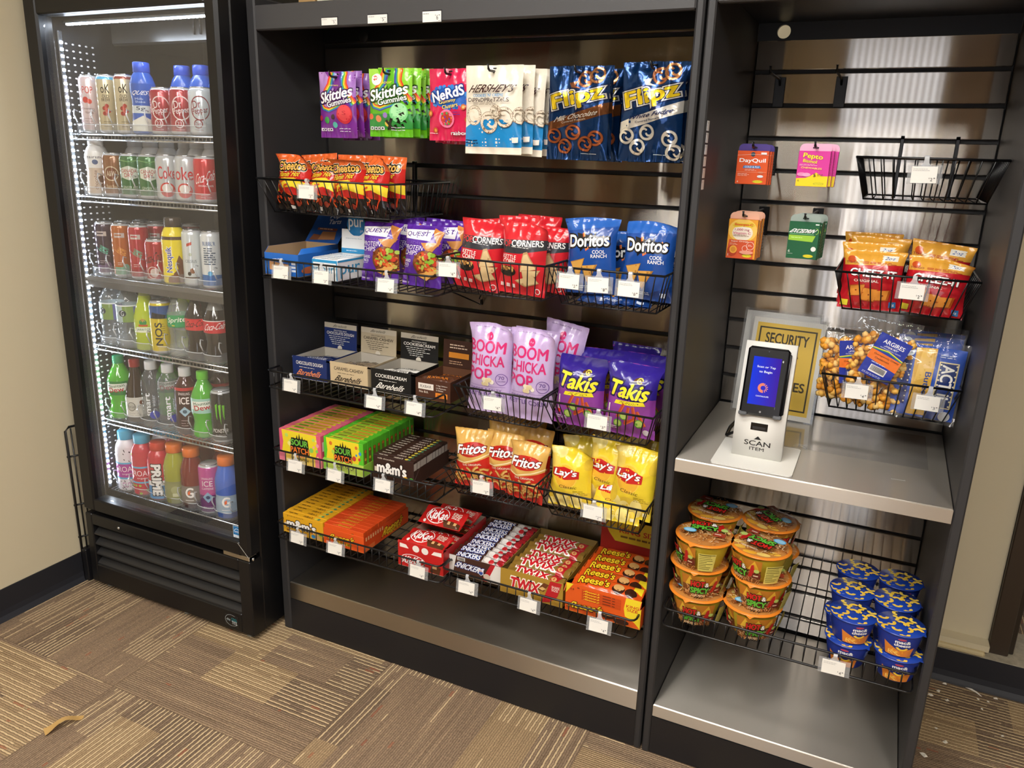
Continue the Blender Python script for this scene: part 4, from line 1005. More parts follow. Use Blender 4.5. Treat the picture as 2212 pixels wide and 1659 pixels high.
def doritos():
    A = Art('1c4c9c', 1.32); A.P([(0, .82), (1, .90), (1, 1), (0, 1)], '2a62b8').P([(0, 0), (0, .2), (.6, .1), (1, .22), (1, 0)], '143a7c')
    A.P([(.33, .56), (.24, .80), (.62, .76)], '15161c').B([(.36, .80), (.44, .57), (.80, .74)], .025, ['e8662c', 'f0a060'])
    A.T('Doritos', .48, .705, .80, .15, 'f8f8f6', rot=3, b=.03, ol='101218', ow=.09).T('COOL', .70, .565, .24, .045, 'f2f4f6', rot=2, b=.015).T('RANCH', .70, .51, .30, .045, 'f2f4f6', rot=2, b=.015)
    for t in ([(.10, .42), (.42, .48), (.28, .18)], [(.38, .38), (.68, .40), (.46, .14)]): A.P(t, 'b07c34'); A.P([(x * .9 + .025, y * .9 + .035) for x, y in t], 'd8a450')
    return A.L(.3, .7, .1, 2, 'c0d0e8', .01, .022).R(.8, .06, .9, .12, 'c8d4e8')
def boom():
    A = Art('c4aedb', 1.85); p = 'cf2f72'
    A.T('REAL, SIMPLE INGREDIENTS', .5, .955, .7, .013, '5a4a7a')
    A.E(.5, .865, .08, p, rot=30).T('BOOM', .45, .755, .86, .125, p, b=.03).T('CHICKA', .45, .605, .86, .115, p, b=.025).T('POP', .32, .455, .60, .125, p, b=.03)
    A.O(.82, .405, .12, .012, '6a4a9a').T('70', .82, .425, .12, .04, '5a3a8a').T('CALORIES', .82, .385, .17, .014, '5a3a8a', b=.01)
    r = random.Random(3)
    for i in range(12): A.E(.52 + r.uniform(-.11, .11), .365 + r.uniform(-.02, .035), .05, r.choice(['f2ead0', 'e8d8a8', 'fbf6e6']), n=9)
    A.R(.1, .318, .9, .321, '7a5aa8').T('SWEET & SALTY', .46, .275, .74, .035, '5a3a8a').T('KETTLE CORN', .46, .215, .84, .05, '5a3a8a', b=.006)
    return A
def takis():
    A = Art('8c3f9c', 1.4); A.P([(0, .58), (.4, .62), (1, .55), (1, 1), (0, 1)], '34248c')
    A.E(.64, .80, .09, '5a3418', ry=.04, rot=20).O(.68, .80, .05, .02, 'e8d84a', 0, 330).E(.68, .80, .02, 'e8d84a')
    A.T('Takis', .48, .655, .80, .20, 'f2e63a', rot=-3, sh=.1, b=.035, ol='1e1450', ow=.07)
    A.P([(.2, .455), (.84, .475), (.80, .53), (.24, .51)], 'f0e030').T('FUEGO', .52, .492, .36, .032, '2a2a2a', sh=.2)
    for x, y, a in ((.38, .36, 60), (.52, .32, 75), (.66, .34, 100), (.56, .22, 30), (.78, .3, 120)):
        c, s = math.cos(math.radians(a)) * .14, math.sin(math.radians(a)) * .12; A.B([(x - c, y - s), (x, y), (x + c, y + s)], .06, ['b8442c']); A.B([(x - c, y - s), (x, y), (x + c, y + s)], .02, ['d8682e'])
    for x, y in ((.42, .30), (.30, .18), (.72, .22)): A.E(x, y, .085, '5c9a34').E(x, y, .065, 'b4cc6a')
    A.B([(.12, .22), (.12, .44)], .03, ['f0e6ea']).E(.107, .2, .04, 'd8342c').B([(.108, .22), (.108, .36)], .008, ['d8342c'])
    return A.L(.05, .35, .12, 2, 'e4cdee', .012, .025).E(.84, .10, .06, 'd8d0dc')
def fritos():
    A = Art('dcae5c', 1.42); r = random.Random(7)
    A.P([(0, 0), (1, 0), (1, .58), (.7, .50), (.35, .42), (0, .44)], 'c9281f').B([(-.02, .45), (.3, .43), (.7, .52), (1.02, .62)], .03, ['f4e2b4'])
    A.E(.50, .68, .42, 'c4281e', ry=.125, rot=8).T('Fritos', .50, .69, .80, .15, 'ffffff', rot=8, sh=.1, b=.03, ol='6a1410', ow=.05).L(.3, .7, .60, 1, 'f0c8a0')
    A.T('THE ORIGINAL', .52, .42, .55, .035, 'f6e8d0', rot=8, b=.01)
    for i in range(26):
        x, y, a = r.uniform(0, 1), r.uniform(.06, .34), r.uniform(-60, 60); c, s = math.cos(math.radians(a)) * .10, math.sin(math.radians(a)) * .08
        A.B([(x - c, y - s), (x, y + .02), (x + c, y + s)], .065, ['b87830']); A.B([(x - c * .9, y - s * .9 + .006), (x, y + .026), (x + c * .9, y + s * .9 + .006)], .04, ['e4b468'])
    return A
def lays():
    A = Art('efd334', 1.4); r = random.Random(12)
    for i in range(9): A.E(r.uniform(0, 1), r.choice((r.uniform(.02, .3), r.uniform(.72, .98))), .2, r.choice(['f3e08a', 'ecd060', 'f6e6a4', 'e4c43c']), ry=.1, rot=r.uniform(0, 90))
    A.E(.40, .56, .30, 'f4d050').E(.40, .55, .27, 'f0b83a').P([(.06, .66), (.36, .71), (.74, .66), (.74, .54), (.40, .50), (.06, .54)], 'c4201f').T("Lay's", .40, .605, .56, .13, 'ffffff', rot=3, sh=.1, b=.03, ol='8a1210', ow=.04)
    return A.T('Classic', .48, .385, .42, .05, '5a4a1c', sh=.05).R(.82, .06, .92, .12, 'f4ecc0').L(.6, .95, .32, 3, '8a7420', .008, .025)
def cheez():
    A = Art('c01c28', 1.16); A.P([(0, .74), (1, .78), (1, 1), (0, 1)], 'e2a53e').R(.62, .84, .88, .93, 'f2eee0').T('2oz', .75, .885, .16, .05, '2a5aa0', sh=.2, b=.01).E(.12, .84, .07, 'c8501e').T('TO-GO', .14, .79, .22, .035, '7a2a3a', b=.01).L(.3, .95, .80, 2, 'b8402a', .01, .022)
    A.T('CHEEZ-IT', .5, .62, .78, .12, 'ffffff', rot=-2, b=.035, ol='7a0f16').T('ORIGINAL', .40, .49, .42, .04, 'f6e6d8', b=.02)
    for t in ([(.12, .40), (.38, .44), (.36, .24), (.14, .22)], [(.36, .38), (.62, .36), (.58, .14), (.34, .16)], [(.60, .34), (.84, .36), (.80, .18), (.58, .16)]): A.P(t, 'b8561c'); A.P([(x * .9 + .045, y * .9 + .03) for x, y in t], 'e8963a'); cx = sum(x for x, _ in t) / 4; cyy = sum(y for _, y in t) / 4; A.E(cx, cyy, .015, '8a3a12')
    return A.R(.04, .05, .16, .15, 'e8d83a').R(.82, .06, .93, .16, '2f78b8').T('2g', .875, .11, .06, .05, 'ffffff')

# pegs and the bags hanging on them
def peg(label, x, yw, z, L, group, tip=.012, r=.0028, plate=True):
    t = thing('display_hook', label, 'display hook', (x, yw, z), group=group)
    m = MB().tube([(0, -.003, -.012), (0, -.012, -.004), (0, -.02, 0), (0, -L + .006, 0), (0, -L + .001, .003), (0, -L - .002, tip)], r, '141416', 8); m.build('rod', 'wire', t)
    if plate: MB().rbox(-.0125, .0125, -.004, -.0005, -.062, .006, '1a1a1c', .001).build('plate', 'powder_smooth', t)
    return t
def hang(name, cat, A, x, y0, dy, n, ztop, w, h, t, nm, place_, seed=1, dx=.0, group=None, zj=.0, labels=None, **kw):
    lab = f'{nm}, frontmost on {place_}'
    first = bag(name, lab, cat, A, w, h, t, seed, loc=(x, y0, ztop - h), group=group, hole=True, **kw)
    second = None
    for i in range(1, n):
        rz = rnd.uniform(-.05, .05) + i * .012
        l = f'{nm}, {ORD[i]} from the front on {place_}'
        dup(first, (x + dx * i + rnd.uniform(-.003, .003), y0 + dy * i, ztop - h + rnd.uniform(-.004, .004) + zj * i), (rnd.uniform(-.03, .03), rnd.uniform(-.03, .03), rz), l, group)
    peg(f'black peg carrying the {nm}', x, YW, ztop - .013, YW - y0 + .030, 'pegs of the candy unit')
YP = .055
hang('candy_bag', 'candy bag', skittles('742a8c', '3a1050', False), .2295, YP, .030, 4, 1.6035, .112, .155, .022, 'purple gummy candy bag', 'its peg', 3, group='purple gummy candy bags', pinch=.03, s=.055)
hang('candy_bag', 'candy bag', skittles('62b81f', '1c4a12', True), .3855, YP, .022, 5, 1.6085, .124, .155, .020, 'lime green gummy candy bag', 'its peg', 5, group='green gummy candy bags', pinch=.03, s=.055, dx=.006)
hang('candy_bag', 'candy bag', nerds(), .552, YP, .030, 3, 1.6055, .118, .158, .020, 'pink red candy cluster bag', 'its peg', 6, group='pink red candy bags', pinch=.03, s=.055, zj=-.005)
hang('snack_bag', 'pretzel bag', hershey(), .672, YP - .02, .028, 6, 1.6085, .142, .188, .026, 'cream and blue dipped pretzel bag', 'its peg', 8, group='cream and blue pretzel bags', seal='e9e1d0', pinch=.02, s=.055, dx=.012)
hang('snack_bag', 'pretzel bag', flipz(False), .866, YP, .034, 4, 1.6055, .140, .192, .030, 'metallic navy pretzel bag with a brown band', 'its peg', 9, group='navy pretzel bags with a brown band', m='foil', pinch=.02, s=.05, wr=1.9)
hang('snack_bag', 'pretzel bag', flipz(True), 1.029, YP, .034, 3, 1.6105, .134, .196, .030, 'metallic navy pretzel bag with a white band', 'its peg', 11, group='navy pretzel bags with a white band', m='foil', pinch=.02, s=.05, wr=1.9)

# bags standing in the baskets and on the wire shelf
A_ch, A_qu, A_po, A_do, A_bo, A_ta, A_fr, A_la, A_cz = cheetos(), quest(), popc(), doritos(), boom(), takis(), fritos(), lays(), cheez()
def put_bags(name, cat, A, nm, rows, w, h, t, group, **kw):
    """rows: (x, y, z, lean back, roll, turn, label, seed, extra) - each a bag of its own"""
    for x, y, z, rx, ry, rz, lab, seed, ex in rows:
        k = dict(kw); k.update(ex); ww = k.pop('w', w); hh = k.pop('h', h); tt = k.pop('t', t)
        bag(name, f'{nm} {lab}', cat, A, ww, hh, tt, seed, group=group, loc=(x, y, z), rot=(-rx, ry, rz), **k)
put_bags('snack_bag', 'snack bag', A_ch, 'red and yellow crunchy snack bag', [
    (.100, .020, 1.264, .06, .10, .05, 'at the left end of its basket', 21, dict(ear=(-.015, -.035))),
    (.192, .016, 1.264, .30, .06, .0, 'leaning back behind the price tag', 22, dict(fold=.02, ear=(0, .02))),
    (.150, .085, 1.266, .02, -.08, .1, 'in the back row behind the tagged one', 23, {}),
    (.281, .018, 1.264, .04, .03, -.05, 'in the middle of the front row', 24, dict(fold=-.028)),
    (.345, .024, 1.264, .12, .08, -.25, 'turned sideways near the right end', 25, dict(w=.10, ear=(.0, -.03))),
    (.356, .085, 1.266, .0, .03, -.1, 'at the back right corner of the basket', 26, {}),
    (.255, .090, 1.266, .0, .0, .1, 'in the back row behind the middle one', 27, {})], .108, .142, .048, 'crunchy snack bags in the wide basket', s=.06)
put_bags('snack_bag', 'chip bag', A_qu, 'purple protein chip bag', [
    (.362, .030, 1.102, .10, .0, .06, 'beside the white gum box', 31, dict(fold=.012)),
    (.486, .026, 1.102, .10, .02, .0, 'beside the red chip basket', 32, dict(fold=.01)),
    (.397, .105, 1.102, .05, .04, .05, 'in the second row behind the first one', 33, {}),
    (.520, .105, 1.102, .05, -.02, -.05, 'in the second row by the red bags', 34, {}),
    (.345, .175, 1.102, .04, .0, .0, 'in the last row behind the gum box card', 35, {}),
    (.458, .175, 1.102, .04, .03, .0, 'in the last row, middle', 36, {})], .112, .152, .052, 'purple chip bags on the wire shelf', s=.05)
put_bags('snack_bag', 'chip bag', A_po, 'red popped corn chip bag', [
    (.636, .032, 1.110, .05, .14, .18, 'at the left of its basket, turned towards the tag', 41, dict(ear=(-.01, .02))),
    (.757, .024, 1.110, .04, .05, -.02, 'at the front right of its basket', 42, dict(w=.122, ear=(.0, -.025))),
    (.640, .105, 1.112, .02, -.10, .1, 'at the back left of its basket', 43, dict(h=.158)),
    (.722, .095, 1.114, .02, -.02, .0, 'behind the front right one', 44, dict(h=.168)),
    (.790, .085, 1.112, .04, .06, -.12, 'at the right side of its basket', 45, dict(h=.152)),
    (.735, .165, 1.114, .0, .02, .0, 'at the very back of its basket', 46, dict(h=.166))], .116, .164, .050, 'red chip bags in their basket', s=.055)
put_bags('snack_bag', 'chip bag', A_do, 'blue tortilla chip bag', [
    (.922, .040, 1.126, .04, -.03, .03, 'standing tall at the left of its basket', 51, dict(ear=(-.012, .012))),
    (1.048, .034, 1.126, .02, .04, -.04, 'standing tall at the right of its basket', 52, dict(ear=(.02, -.02))),
    (.905, .115, 1.112, .02, .02, .2, 'low at the back left of its basket', 53, dict(h=.135)),
    (.985, .110, 1.112, .02, -.03, .0, 'at the back between the two tall ones', 54, dict(h=.150)),
    (1.060, .120, 1.112, .02, .05, -.1, 'at the back right of its basket', 55, dict(h=.160)),
    (.980, .030, 1.109, 1.15, .0, .0, 'lying flat under the two tall ones', 56, dict(h=.125, t=.03, w=.17))], .122, .168, .052, 'blue chip bags in their basket', s=.055)
put_bags('snack_bag', 'popcorn bag', A_bo, 'lilac kettle corn bag', [
    (.677, .032, .807, .03, .02, .05, 'at the front left of its basket', 61, dict(ear=(-.01, -.03))),
    (.790, .026, .807, .03, .02, .0, 'at the front right of its basket', 62, dict(ear=(-.006, -.03))),
    (.668, .110, .809, -.02, .0, .1, 'in shade at the back left of its basket', 63, dict(h=.20)),
    (.762, .100, .809, .02, .04, .0, 'behind the front right one', 64, dict(h=.205)),
    (.812, .135, .809, .0, .11, -.12, 'leaning right at the back of its basket', 65, dict(h=.225))], .118, .224, .056, 'lilac popcorn bags in their basket', s=.05)
put_bags('snack_bag', 'chip bag', A_ta, 'purple rolled chip bag', [
    (.912, .034, .811, .03, .02, .03, 'at the front left of its basket', 71, dict(fold=.035, ear=(-.01, .015))),
    (1.037, .028, .811, .02, .02, -.02, 'at the front right of its basket', 72, dict(fold=.02, ear=(-.03, .01))),
    (.935, .120, .812, .02, .0, .05, 'in shade at the back left of its basket', 73, dict(fold=.02)),
    (1.045, .125, .812, .02, .0, -.05, 'in shade at the back right of its basket', 74, dict(fold=.02)),
    (.990, .195, .812, .02, .02, .0, 'at the very back of its basket', 75, {})], .124, .172, .060, 'purple rolled chip bags in their basket', s=.05)
put_bags('snack_bag', 'corn chip bag', A_fr, 'tan and red corn chip bag', [
    (.634, .036, .596, .04, -.02, .1, 'at the left of its basket', 81, {}),
    (.708, .050, .596, .06, .03, .0, 'in the middle, half hidden', 82, {}),
    (.781, .026, .596, .02, .10, -.05, 'at the front right of its basket', 83, dict(ear=(-.012, .0))),
    (.672, .125, .598, -.02, .08, .05, 'in shade at the back left of its basket', 84, dict(h=.162)),
    (.760, .120, .598, .0, .06, -.05, 'in shade at the back right of its basket', 85, dict(h=.158)),
    (.715, .190, .598, .0, .02, .0, 'at the very back of its basket', 86, {})], .104, .154, .046, 'corn chip bags in their basket', s=.05)
put_bags('snack_bag', 'potato chip bag', A_la, 'yellow potato chip bag', [
    (.900, .036, .598, .08, .0, .08, 'at the front left of its basket', 91, dict(ear=(.0, -.03), h=.150)),
    (.975, .060, .618, .10, .08, -.1, 'in the middle, tipped to the left', 92, dict(h=.158)),
    (1.050, .028, .614, .06, .10, -.08, 'at the front right of its basket', 93, dict(ear=(-.02, .0), h=.172)),
    (1.018, .018, .596, .5, .0, .0, 'low at the front behind the price tag', 94, dict(h=.12, w=.125, t=.03)),
    (.905, .130, .600, .0, -.06, .1, 'in shade at the back left of its basket', 95, dict(h=.152)),
    (.975, .150, .600, .0, .05, .0, 'in shade at the back of its basket', 96, dict(h=.160)),
    (1.055, .130, .600, .02, .06, -.1, 'in shade at the back right of its basket', 97, dict(h=.170))], .110, .158, .050, 'yellow chip bags in their basket', s=.05)
put_bags('snack_bag', 'cracker bag', A_cz, 'red cheese cracker bag', [
    (1.490, .222, 1.122, .10, .0, .05, 'at the front left of its basket', 101, dict(h=.124)),
    (1.608, .222, 1.122, .16, .06, -.06, 'at the front right of its basket', 102, dict(h=.118, ear=(.0, -.03))),
    (1.485, .285, 1.124, .04, -.03, .03, 'second at the left of its basket', 103, {}),
    (1.605, .300, 1.124, .05, .10, -.05, 'second at the right of its basket', 104, dict(h=.142)),
    (1.492, .345, 1.124, .0, .02, .0, 'third at the left of its basket', 105, dict(h=.142)),
    (1.478, .400, 1.124, .0, .0, .05, 'last at the back left of its basket', 106, dict(h=.146))], .124, .134, .046, 'red cracker bags in their basket', s=.04)

# ------------------------------------------------------------------ cartons, trays and the bars in them
def carton(name, label, cat, w, d, h, c, front=None, top=None, right=None, loc=(0, 0, 0), rot=(0, 0, 0), group=None, m='card'):
    """closed box as one mesh; origin at the middle of its front bottom edge"""
    b = MB().rbox(-w / 2, w / 2, 0, d, 0, h, c, .0008)
    if front: b.decal(front, (-w / 2 + .0006, 0, .0006), (w - .0012, 0, 0), (0, 0, h - .0012))
    if top: b.decal(top, (-w / 2 + .0006, .0006, h), (w - .0012, 0, 0), (0, d - .0012, 0))
    if right: b.decal(right, (w / 2, .0006, .0006), (0, d - .0012, 0), (0, 0, h - .0012))
    return tag(b.build(name, m, None, loc, rot), label, cat, group)
def tray(name, label, cat, x0, x1, y0, y1, z, h, c, inner, front=None, right=None, hs=None, rise=None, base=True, group=None):
    """open display box: parts base, front_panel, side_panel (two), back_panel and, if any, a raised header card"""
    t = thing(name, label, cat, ((x0 + x1) / 2, y0, z), group=group); w = x1 - x0; d = y1 - y0; q = .0012; hs = hs or h
    MB().box(-w / 2, w / 2, 0, d, .0005, .0018, inner).build('base', 'card', t)
    f = MB().box(-w / 2, w / 2, 0, q, .0018, h, c)
    f.quad((-w / 2, q + .0002, .002), (w / 2, q + .0002, .002), (w / 2, q + .0002, h), (-w / 2, q + .0002, h), inner)
    if front: f.decal(front, (-w / 2, 0, .0018), (w, 0, 0), (0, 0, h - .0018))
    f.build('front_panel', 'card', t)
    for sx in (-1, 1):
        s = MB(); xa, xb = (w / 2 - q, w / 2) if sx > 0 else (-w / 2, -w / 2 + q)
        P = [(xa, q, .0018), (xa, d, .0018), (xa, d, hs), (xa, q + (hs - h), hs), (xa, q, h)]
        V = P + [(xb, y, zz) for _, y, zz in P]; n = len(P)
        s.add(V, [tuple(range(n)), tuple(range(n, 2 * n))[::-1]] + [(i, n + i, n + (i + 1) % n, (i + 1) % n) for i in range(n)], [lin(inner if sx > 0 else c), lin(c if sx > 0 else inner)] + [lin(c)] * n)
        if right and sx > 0: s.decal(right, (xb, q, .0018), (0, d - q, 0), (0, 0, min(h, hs) - .0018))
        s.build('side_panel', 'card', t)
    MB().box(-w / 2, w / 2, d - q, d, .0018, hs, inner).build('back_panel', 'card', t)
    if rise:
        A, hh, tilt, inset = rise
        r = MB().rbox(-w / 2 + inset, w / 2 - inset, -.0008, .0008, 0, hh, c, .0004); r.decal(A, (-w / 2 + inset, -.0008, 0), (w - 2 * inset, 0, 0), (0, 0, hh))
        r.build('header_card', 'card', t, (0, d - .002, hs), (-tilt, 0, 0))
    return t
BARM = Matrix(((0, 0, 1), (-1, 0, 0), (0, -1, 0)))
def bars(name, cat, A, nm, spots, L, D, t, group, m='film', s=.05, back=None, wr=.5):
    """wrapped bars lying with the lettering up; spots: (x left, y, z, pitch, turn, label)"""
    first = None
    for k, (x, y, z, pit, tr, lab) in enumerate(spots):
        R = Matrix.Rotation(tr, 3, 'Z') @ Matrix.Rotation(pit, 3, 'X') @ BARM
        if first is None: first = bag(name, f'{nm} {lab}', cat, A, D, L, t, 7 + len(nm), m=m, group=group, s=s, flat=True, pinch=.0, wr=wr, nu=8, nv=22, back=back)
        o = first if k == 0 else dup(first, (0, 0, 0), (0, 0, 0), f'{nm} {lab}', group)
        o.location = (x, y, z); o.rotation_euler = R.to_euler()
rowlab = lambda i, n, what: f'{ORD[i] if i else "front"} in the {what}' if i < n - 1 else f'last in the {what}'

# --- second row left: pastry box, gum box
Af = Art('2468c0', .62).R(.0, .0, 1, .10, '1c55a4').P([(.14, .62), (.86, .50), (.86, .20), (.14, .22)], 'c89868').T('pop-tarts', .40, .70, .30, .14, 'ffffff', rot=6, b=.02).R(.72, 0, 1, 1, '2468c0').R(.80, .2, .92, .3, 'dfe8f4').R(.80, .36, .92, .46, 'dfe8f4').R(.80, .52, .92, .62, 'dfe8f4')
Ar = Art('2468c0', .5).T('pop-tarts', .60, .68, .52, .26, 'ffffff', rot=6, b=.03, ol='183e80').E(.25, .25, .2, 'b8643c', ry=.16).L(.5, .9, .2, 2, 'c8d8f0', .03, .08)
Ah = Art('1f4f96', .62).T('Pop-', .58, .84, .34, .16, 'e8eef6', rot=4, b=.03, ol='16386e').T('Tarts', .62, .68, .36, .15, 'e8eef6', rot=4, b=.03, ol='16386e').R(.2, .38, .8, .46, '8a4a34').L(.26, .8, .41, 1, 'e0c8b0', .03).P([(.34, .06), (.86, .10), (.80, .36), (.40, .34)], '9a6a44').P([(.10, .04), (.36, .06), (.4, .22), (.16, .24)], '7a4a30')
tray('pastry_box', 'blue display box of toaster pastries with a tilted lid card', 'display box', .050, .160, -.040, .125, ZB + .002, .058, '2468c0', 'b09470', Af, Ar, .072, (Ah, .105, .75, .0))
Ap = Art('2f62b4', .3).T('pop-tarts', .3, .6, .4, .4, 'ffffff', b=.02).P([(.5, .1), (.95, .15), (.9, .8), (.55, .75)], '9c6c48')
bars('pastry_pack', 'pastry pack', Ap, 'flat blue pastry pack', [(.056, .0, ZB + .016, .0, 0, 'at the bottom of the open pastry box'), (.056, .045, ZB + .034, .18, .02, 'leaning on the back of the open pastry box')], .098, .072, .016, 'pastry packs')
Af = Art('f2f5f7', .75).T('pur', .62, .42, .5, .44, '3f9ac8', b=.01).R(0, .86, 1, 1, '2f94cc').R(0, 0, .04, 1, '2f94cc').R(.96, 0, 1, 1, '2f94cc').T('pur', .12, .42, .2, .40, '3f9ac8')
Ar = Art('f2f5f7', .5).T('pur', .42, .40, .66, .62, '3f9ac8', b=.01).R(0, .9, 1, 1, '2f94cc')
Ah = Art('e9edf0', 1.0).R(0, 0, 1, .20, '2f8fc8').T('aspartame free', .5, .62, .66, .05, '5a7a90').L(.2, .8, .09, 1, 'dff0fa', .03)
g = tray('gum_box', 'white and blue gum display box with a round blue header', 'display box', .200, .278, -.034, .09, ZB + .002, .052, 'eef2f4', 'dfe6ea', Af, Ar, .056, (Ah, .062, .08, .0))
Ac = Art('2a86c4', 1.0); m = MB().lathe([(0, 0), (.029, 0), (.029, .0014), (0, .0014)], '2a86c4', 36)
Ac = Art('2a86c4', 1.0).T('pur', .5, .5, .8, .5, 'f4f8fa', b=.012).T('gum', .8, .22, .16, .12, 'dbeaf4')
P = np.array([[(-.029, -.029, .0015), (.029, -.029, .0015)], [(-.029, .029, .0015), (.029, .029, .0015)]]); m.art(Ac, P, np.tile(np.array([0., 0, 1]), (2, 2, 1)), sm=False)
m.build('round_sign', 'card', g, (.008, .126, .130), (PI / 2, 0, 0))
Ak = Art('f0f3f5', .9).T('pur', .5, .5, .6, .5, '4a9cc8')
for i in range(4): carton('gum_pack', f'small white gum pack, {ORD[i]} from the front of the gum box' if i else 'small white gum pack at the front of the gum box', 'gum pack', .070, .022, .050, 'eef2f4', None, Ak, loc=(.239, -.029 + i * .026, ZB + .0045), group='gum packs')

# --- third row: protein bar boxes
def bare(name, label, x0, x1, bg, ink, brand, flav, y0, hbg=None):
    A = Art(bg, .54).T(flav, .5, .72, .78, .15, ink, b=.01).L(.2, .8, .52, 1, ink, .018).T('Barebells', .5, .29, .66, .26, brand, sh=.18, b=.012)
    H = Art(hbg or bg, .62).R(0, .80, 1, 1, 'c4bcab').T('Barebells', .5, .895, .40, .10, '2a2622', sh=.18).T('PROTEIN BAR', .5, .71, .40, .05, ink).T(flav, .5, .60, .84, .11, ink, b=.01)
    for i in range(5): H.L(.14 + .03 * i, .86 - .03 * i, .47 - i * .075, 1, ink, .018, seed=i)
    H.E(.5, .03, .07, 'cfc8ba')
    return tray('protein_bar_box', label, 'display box', x0, x1, y0, y0 + .142, ZC_ + .002, .064, bg, 'bcb6aa', A, None, .060, (H, .074, .06, .002), group='protein bar display boxes')
bare('b', 'navy protein bar box with white and orange lettering', .054, .172, '1d2f66', 'f2efe6', 'e8905a', 'CHOCOLATE DOUGH', .040)
bare('b', 'beige protein bar box with dark lettering', .181, .305, 'c9b592', '2a241e', '2a241e', 'CARAMEL-CASHEW', .044, 'b8ab92')
bare('b', 'black protein bar box with white lettering', .3165, .4415, '151516', 'f4f2ea', 'f4f2ea', 'COOKIES&CREAM', .044)
Af = Art('4b2c1f', .56).R(.08, .48, .52, .78, 'e6e0d8').T('RXBAR', .30, .63, .32, .14, '3a3430').T('No B.S.', .24, .36, .26, .10, 'e8ded2', b=.015).R(.58, .16, .92, .40, 'e0862c').L(.62, .88, .28, 2, '7a3c14', .03, .08).T('3 Egg Whites', .76, .76, .32, .07, 'efe6dc').T('14 Peanuts', .74, .64, .28, .07, 'efe6dc').T('2 Dates', .70, .53, .2, .07, 'efe6dc')
Ah = Art('3e241a', .7).L(.2, .8, .8, 2, 'e0c8b0', .04, .1).R(.18, .35, .8, .55, 'd88a2c').L(.2, .7, .2, 2, 'c8a080', .03, .08)
tray('protein_bar_box', 'brown protein bar box with an orange patch', 'display box', .452, .556, .050, .19, ZC_ + .002, .056, '4b2c1f', '6a4632', Af, None, .056, (Ah, .075, .06, .002), group='protein bar display boxes')
for nm, xa, bg, ink, txt, n, brand in (('navy protein bar', .060, '182654', 'dfe0e4', 'CHOCOLATE DOUGH', 3, 'navy'), ('dark striped protein bar', .188, '8a7a66', '241e18', 'CARAMEL-CASHEW', 3, 'beige'), ('black and white protein bar', .323, '1a1a1c', 'ffffff', 'COOKIES&CREAM', 3, 'black'), ('brown protein bar', .457, '5a3422', 'e0862c', 'RXBAR', 3, 'brown')):
    A = Art(bg, 2.6).R(.1, .05, .9, .95, bg).T(txt, .5, .5, .34, .6, ink, rot=90, b=.01)
    if brand == 'black': A = Art('1a1a1c', 2.6).R(.02, .16, .98, .84, 'f0eee8').T(txt, .5, .5, .34, .6, '1a1a1a', rot=90, b=.02)
    L = .098 if brand == 'brown' else .108
    bars('protein_bar', 'protein bar', A, nm, [(xa + (.002 if i else .0), .068 + i * .038 + (.0 if brand == 'brown' else -.006), ZC_ + (.052 if i == 0 else .040), .25 * (i == 0) - .1, .14 if i == 0 else .02, f'{["lying on top at the front", "in the middle", "at the back"][i]} of the {brand} box') for i in range(n)], L, .036, .015, nm + 's')

# --- fourth row: sour candy cartons and chocolate packs
def sour(bg, edge):
    A = Art('ecd52c', .62); r = random.Random(3)
    A.P([(0, 0), (0, 1), (.06, 1), (.09, .6), (.05, .3), (.1, 0)], bg).P([(1, 0), (1, 1), (.90, 1), (.93, .6), (.88, .3), (.92, 0)], bg)
    for i in range(14): A.E(r.choice((r.uniform(.05, .3), r.uniform(.7, .95))), r.uniform(.08, .92), r.uniform(.02, .05), r.choice(['b8d86a', 'e89aa8', '8ac85a', 'f0e48a'] if edge != 'g' else ['d8702c', '3a8ac8', 'c8403a', 'b8d84a']), n=10)
    for x in (.36, .44, .50, .57, .63): A.P([(x - .035, .70), (x, .97 - abs(x - .5)), (x + .035, .70)], '14160f')
    A.P([(.30, .80), (.70, .80), (.72, .55), (.74, .28), (.5, .16), (.26, .28), (.28, .55)], '14160f')
    return A.T('SOUR', .5, .66, .40, .19, '6fbe44', b=.03, ol='14160f', ow=.05).T('PATCH', .5, .42, .44, .18, 'e8762c', b=.03, ol='14160f', ow=.05).T('KIDS' if edge == 'g' else 'KIDS', .5, .25, .2, .09, 'd8506a' if edge != 'g' else 'e8d02c', b=.02)
def sourtop(bg): return Art(bg, .14).P([(.12, .1), (.88, .1), (.84, .9), (.16, .9)], 'd8c434').R(.2, .25, .44, .7, '6a8a2c').R(.47, .25, .8, .7, 'c08a2c')
Apk, Agr = sour('dc5a7a', 'p'), sour('58c02c', 'g')
As = Art('58c02c', 4.4).R(.2, .2, .8, .8, '7a6a2c').E(.5, .75, .2, 'd8702c').E(.5, .5, .2, 'e8c02c').E(.5, .25, .2, '4a8ac8')
Asp = Art('dc5a7a', 4.4).R(.3, .2, .7, .8, 'f0d8dc').R(.3, .3, .7, .5, 'c84060')
def rowof(name, cat, nm, n, x, y0, z, w, h, d, c, fr, tp, rt, group, what, pitch=None, m='card', rx=0):
    first = carton(name, f'{nm}, {rowlab(0, n, what)}', cat, w, d, h, c, fr, tp, rt, (x, y0, z), (0, 0, 0), group, m)
    for i in range(1, n): dup(first, (x + rnd.uniform(-.0007, .0007), y0 + i * (pitch or d + .0004), z + rnd.uniform(0, .0012)), (rx, 0, rnd.uniform(-.006, .006)), f'{nm}, {rowlab(i, n, what)}', group)
z = ZD + .0045
At = Art('f2d4cc', .3).R(0, 0, 1, 1, 'e8c85a').R(.0, .0, .14, 1, 'e07a90').R(.86, 0, 1, 1, 'e07a90').T('SOUR PATCH', .5, .5, .4, .4, '3a3a1c', b=.02)
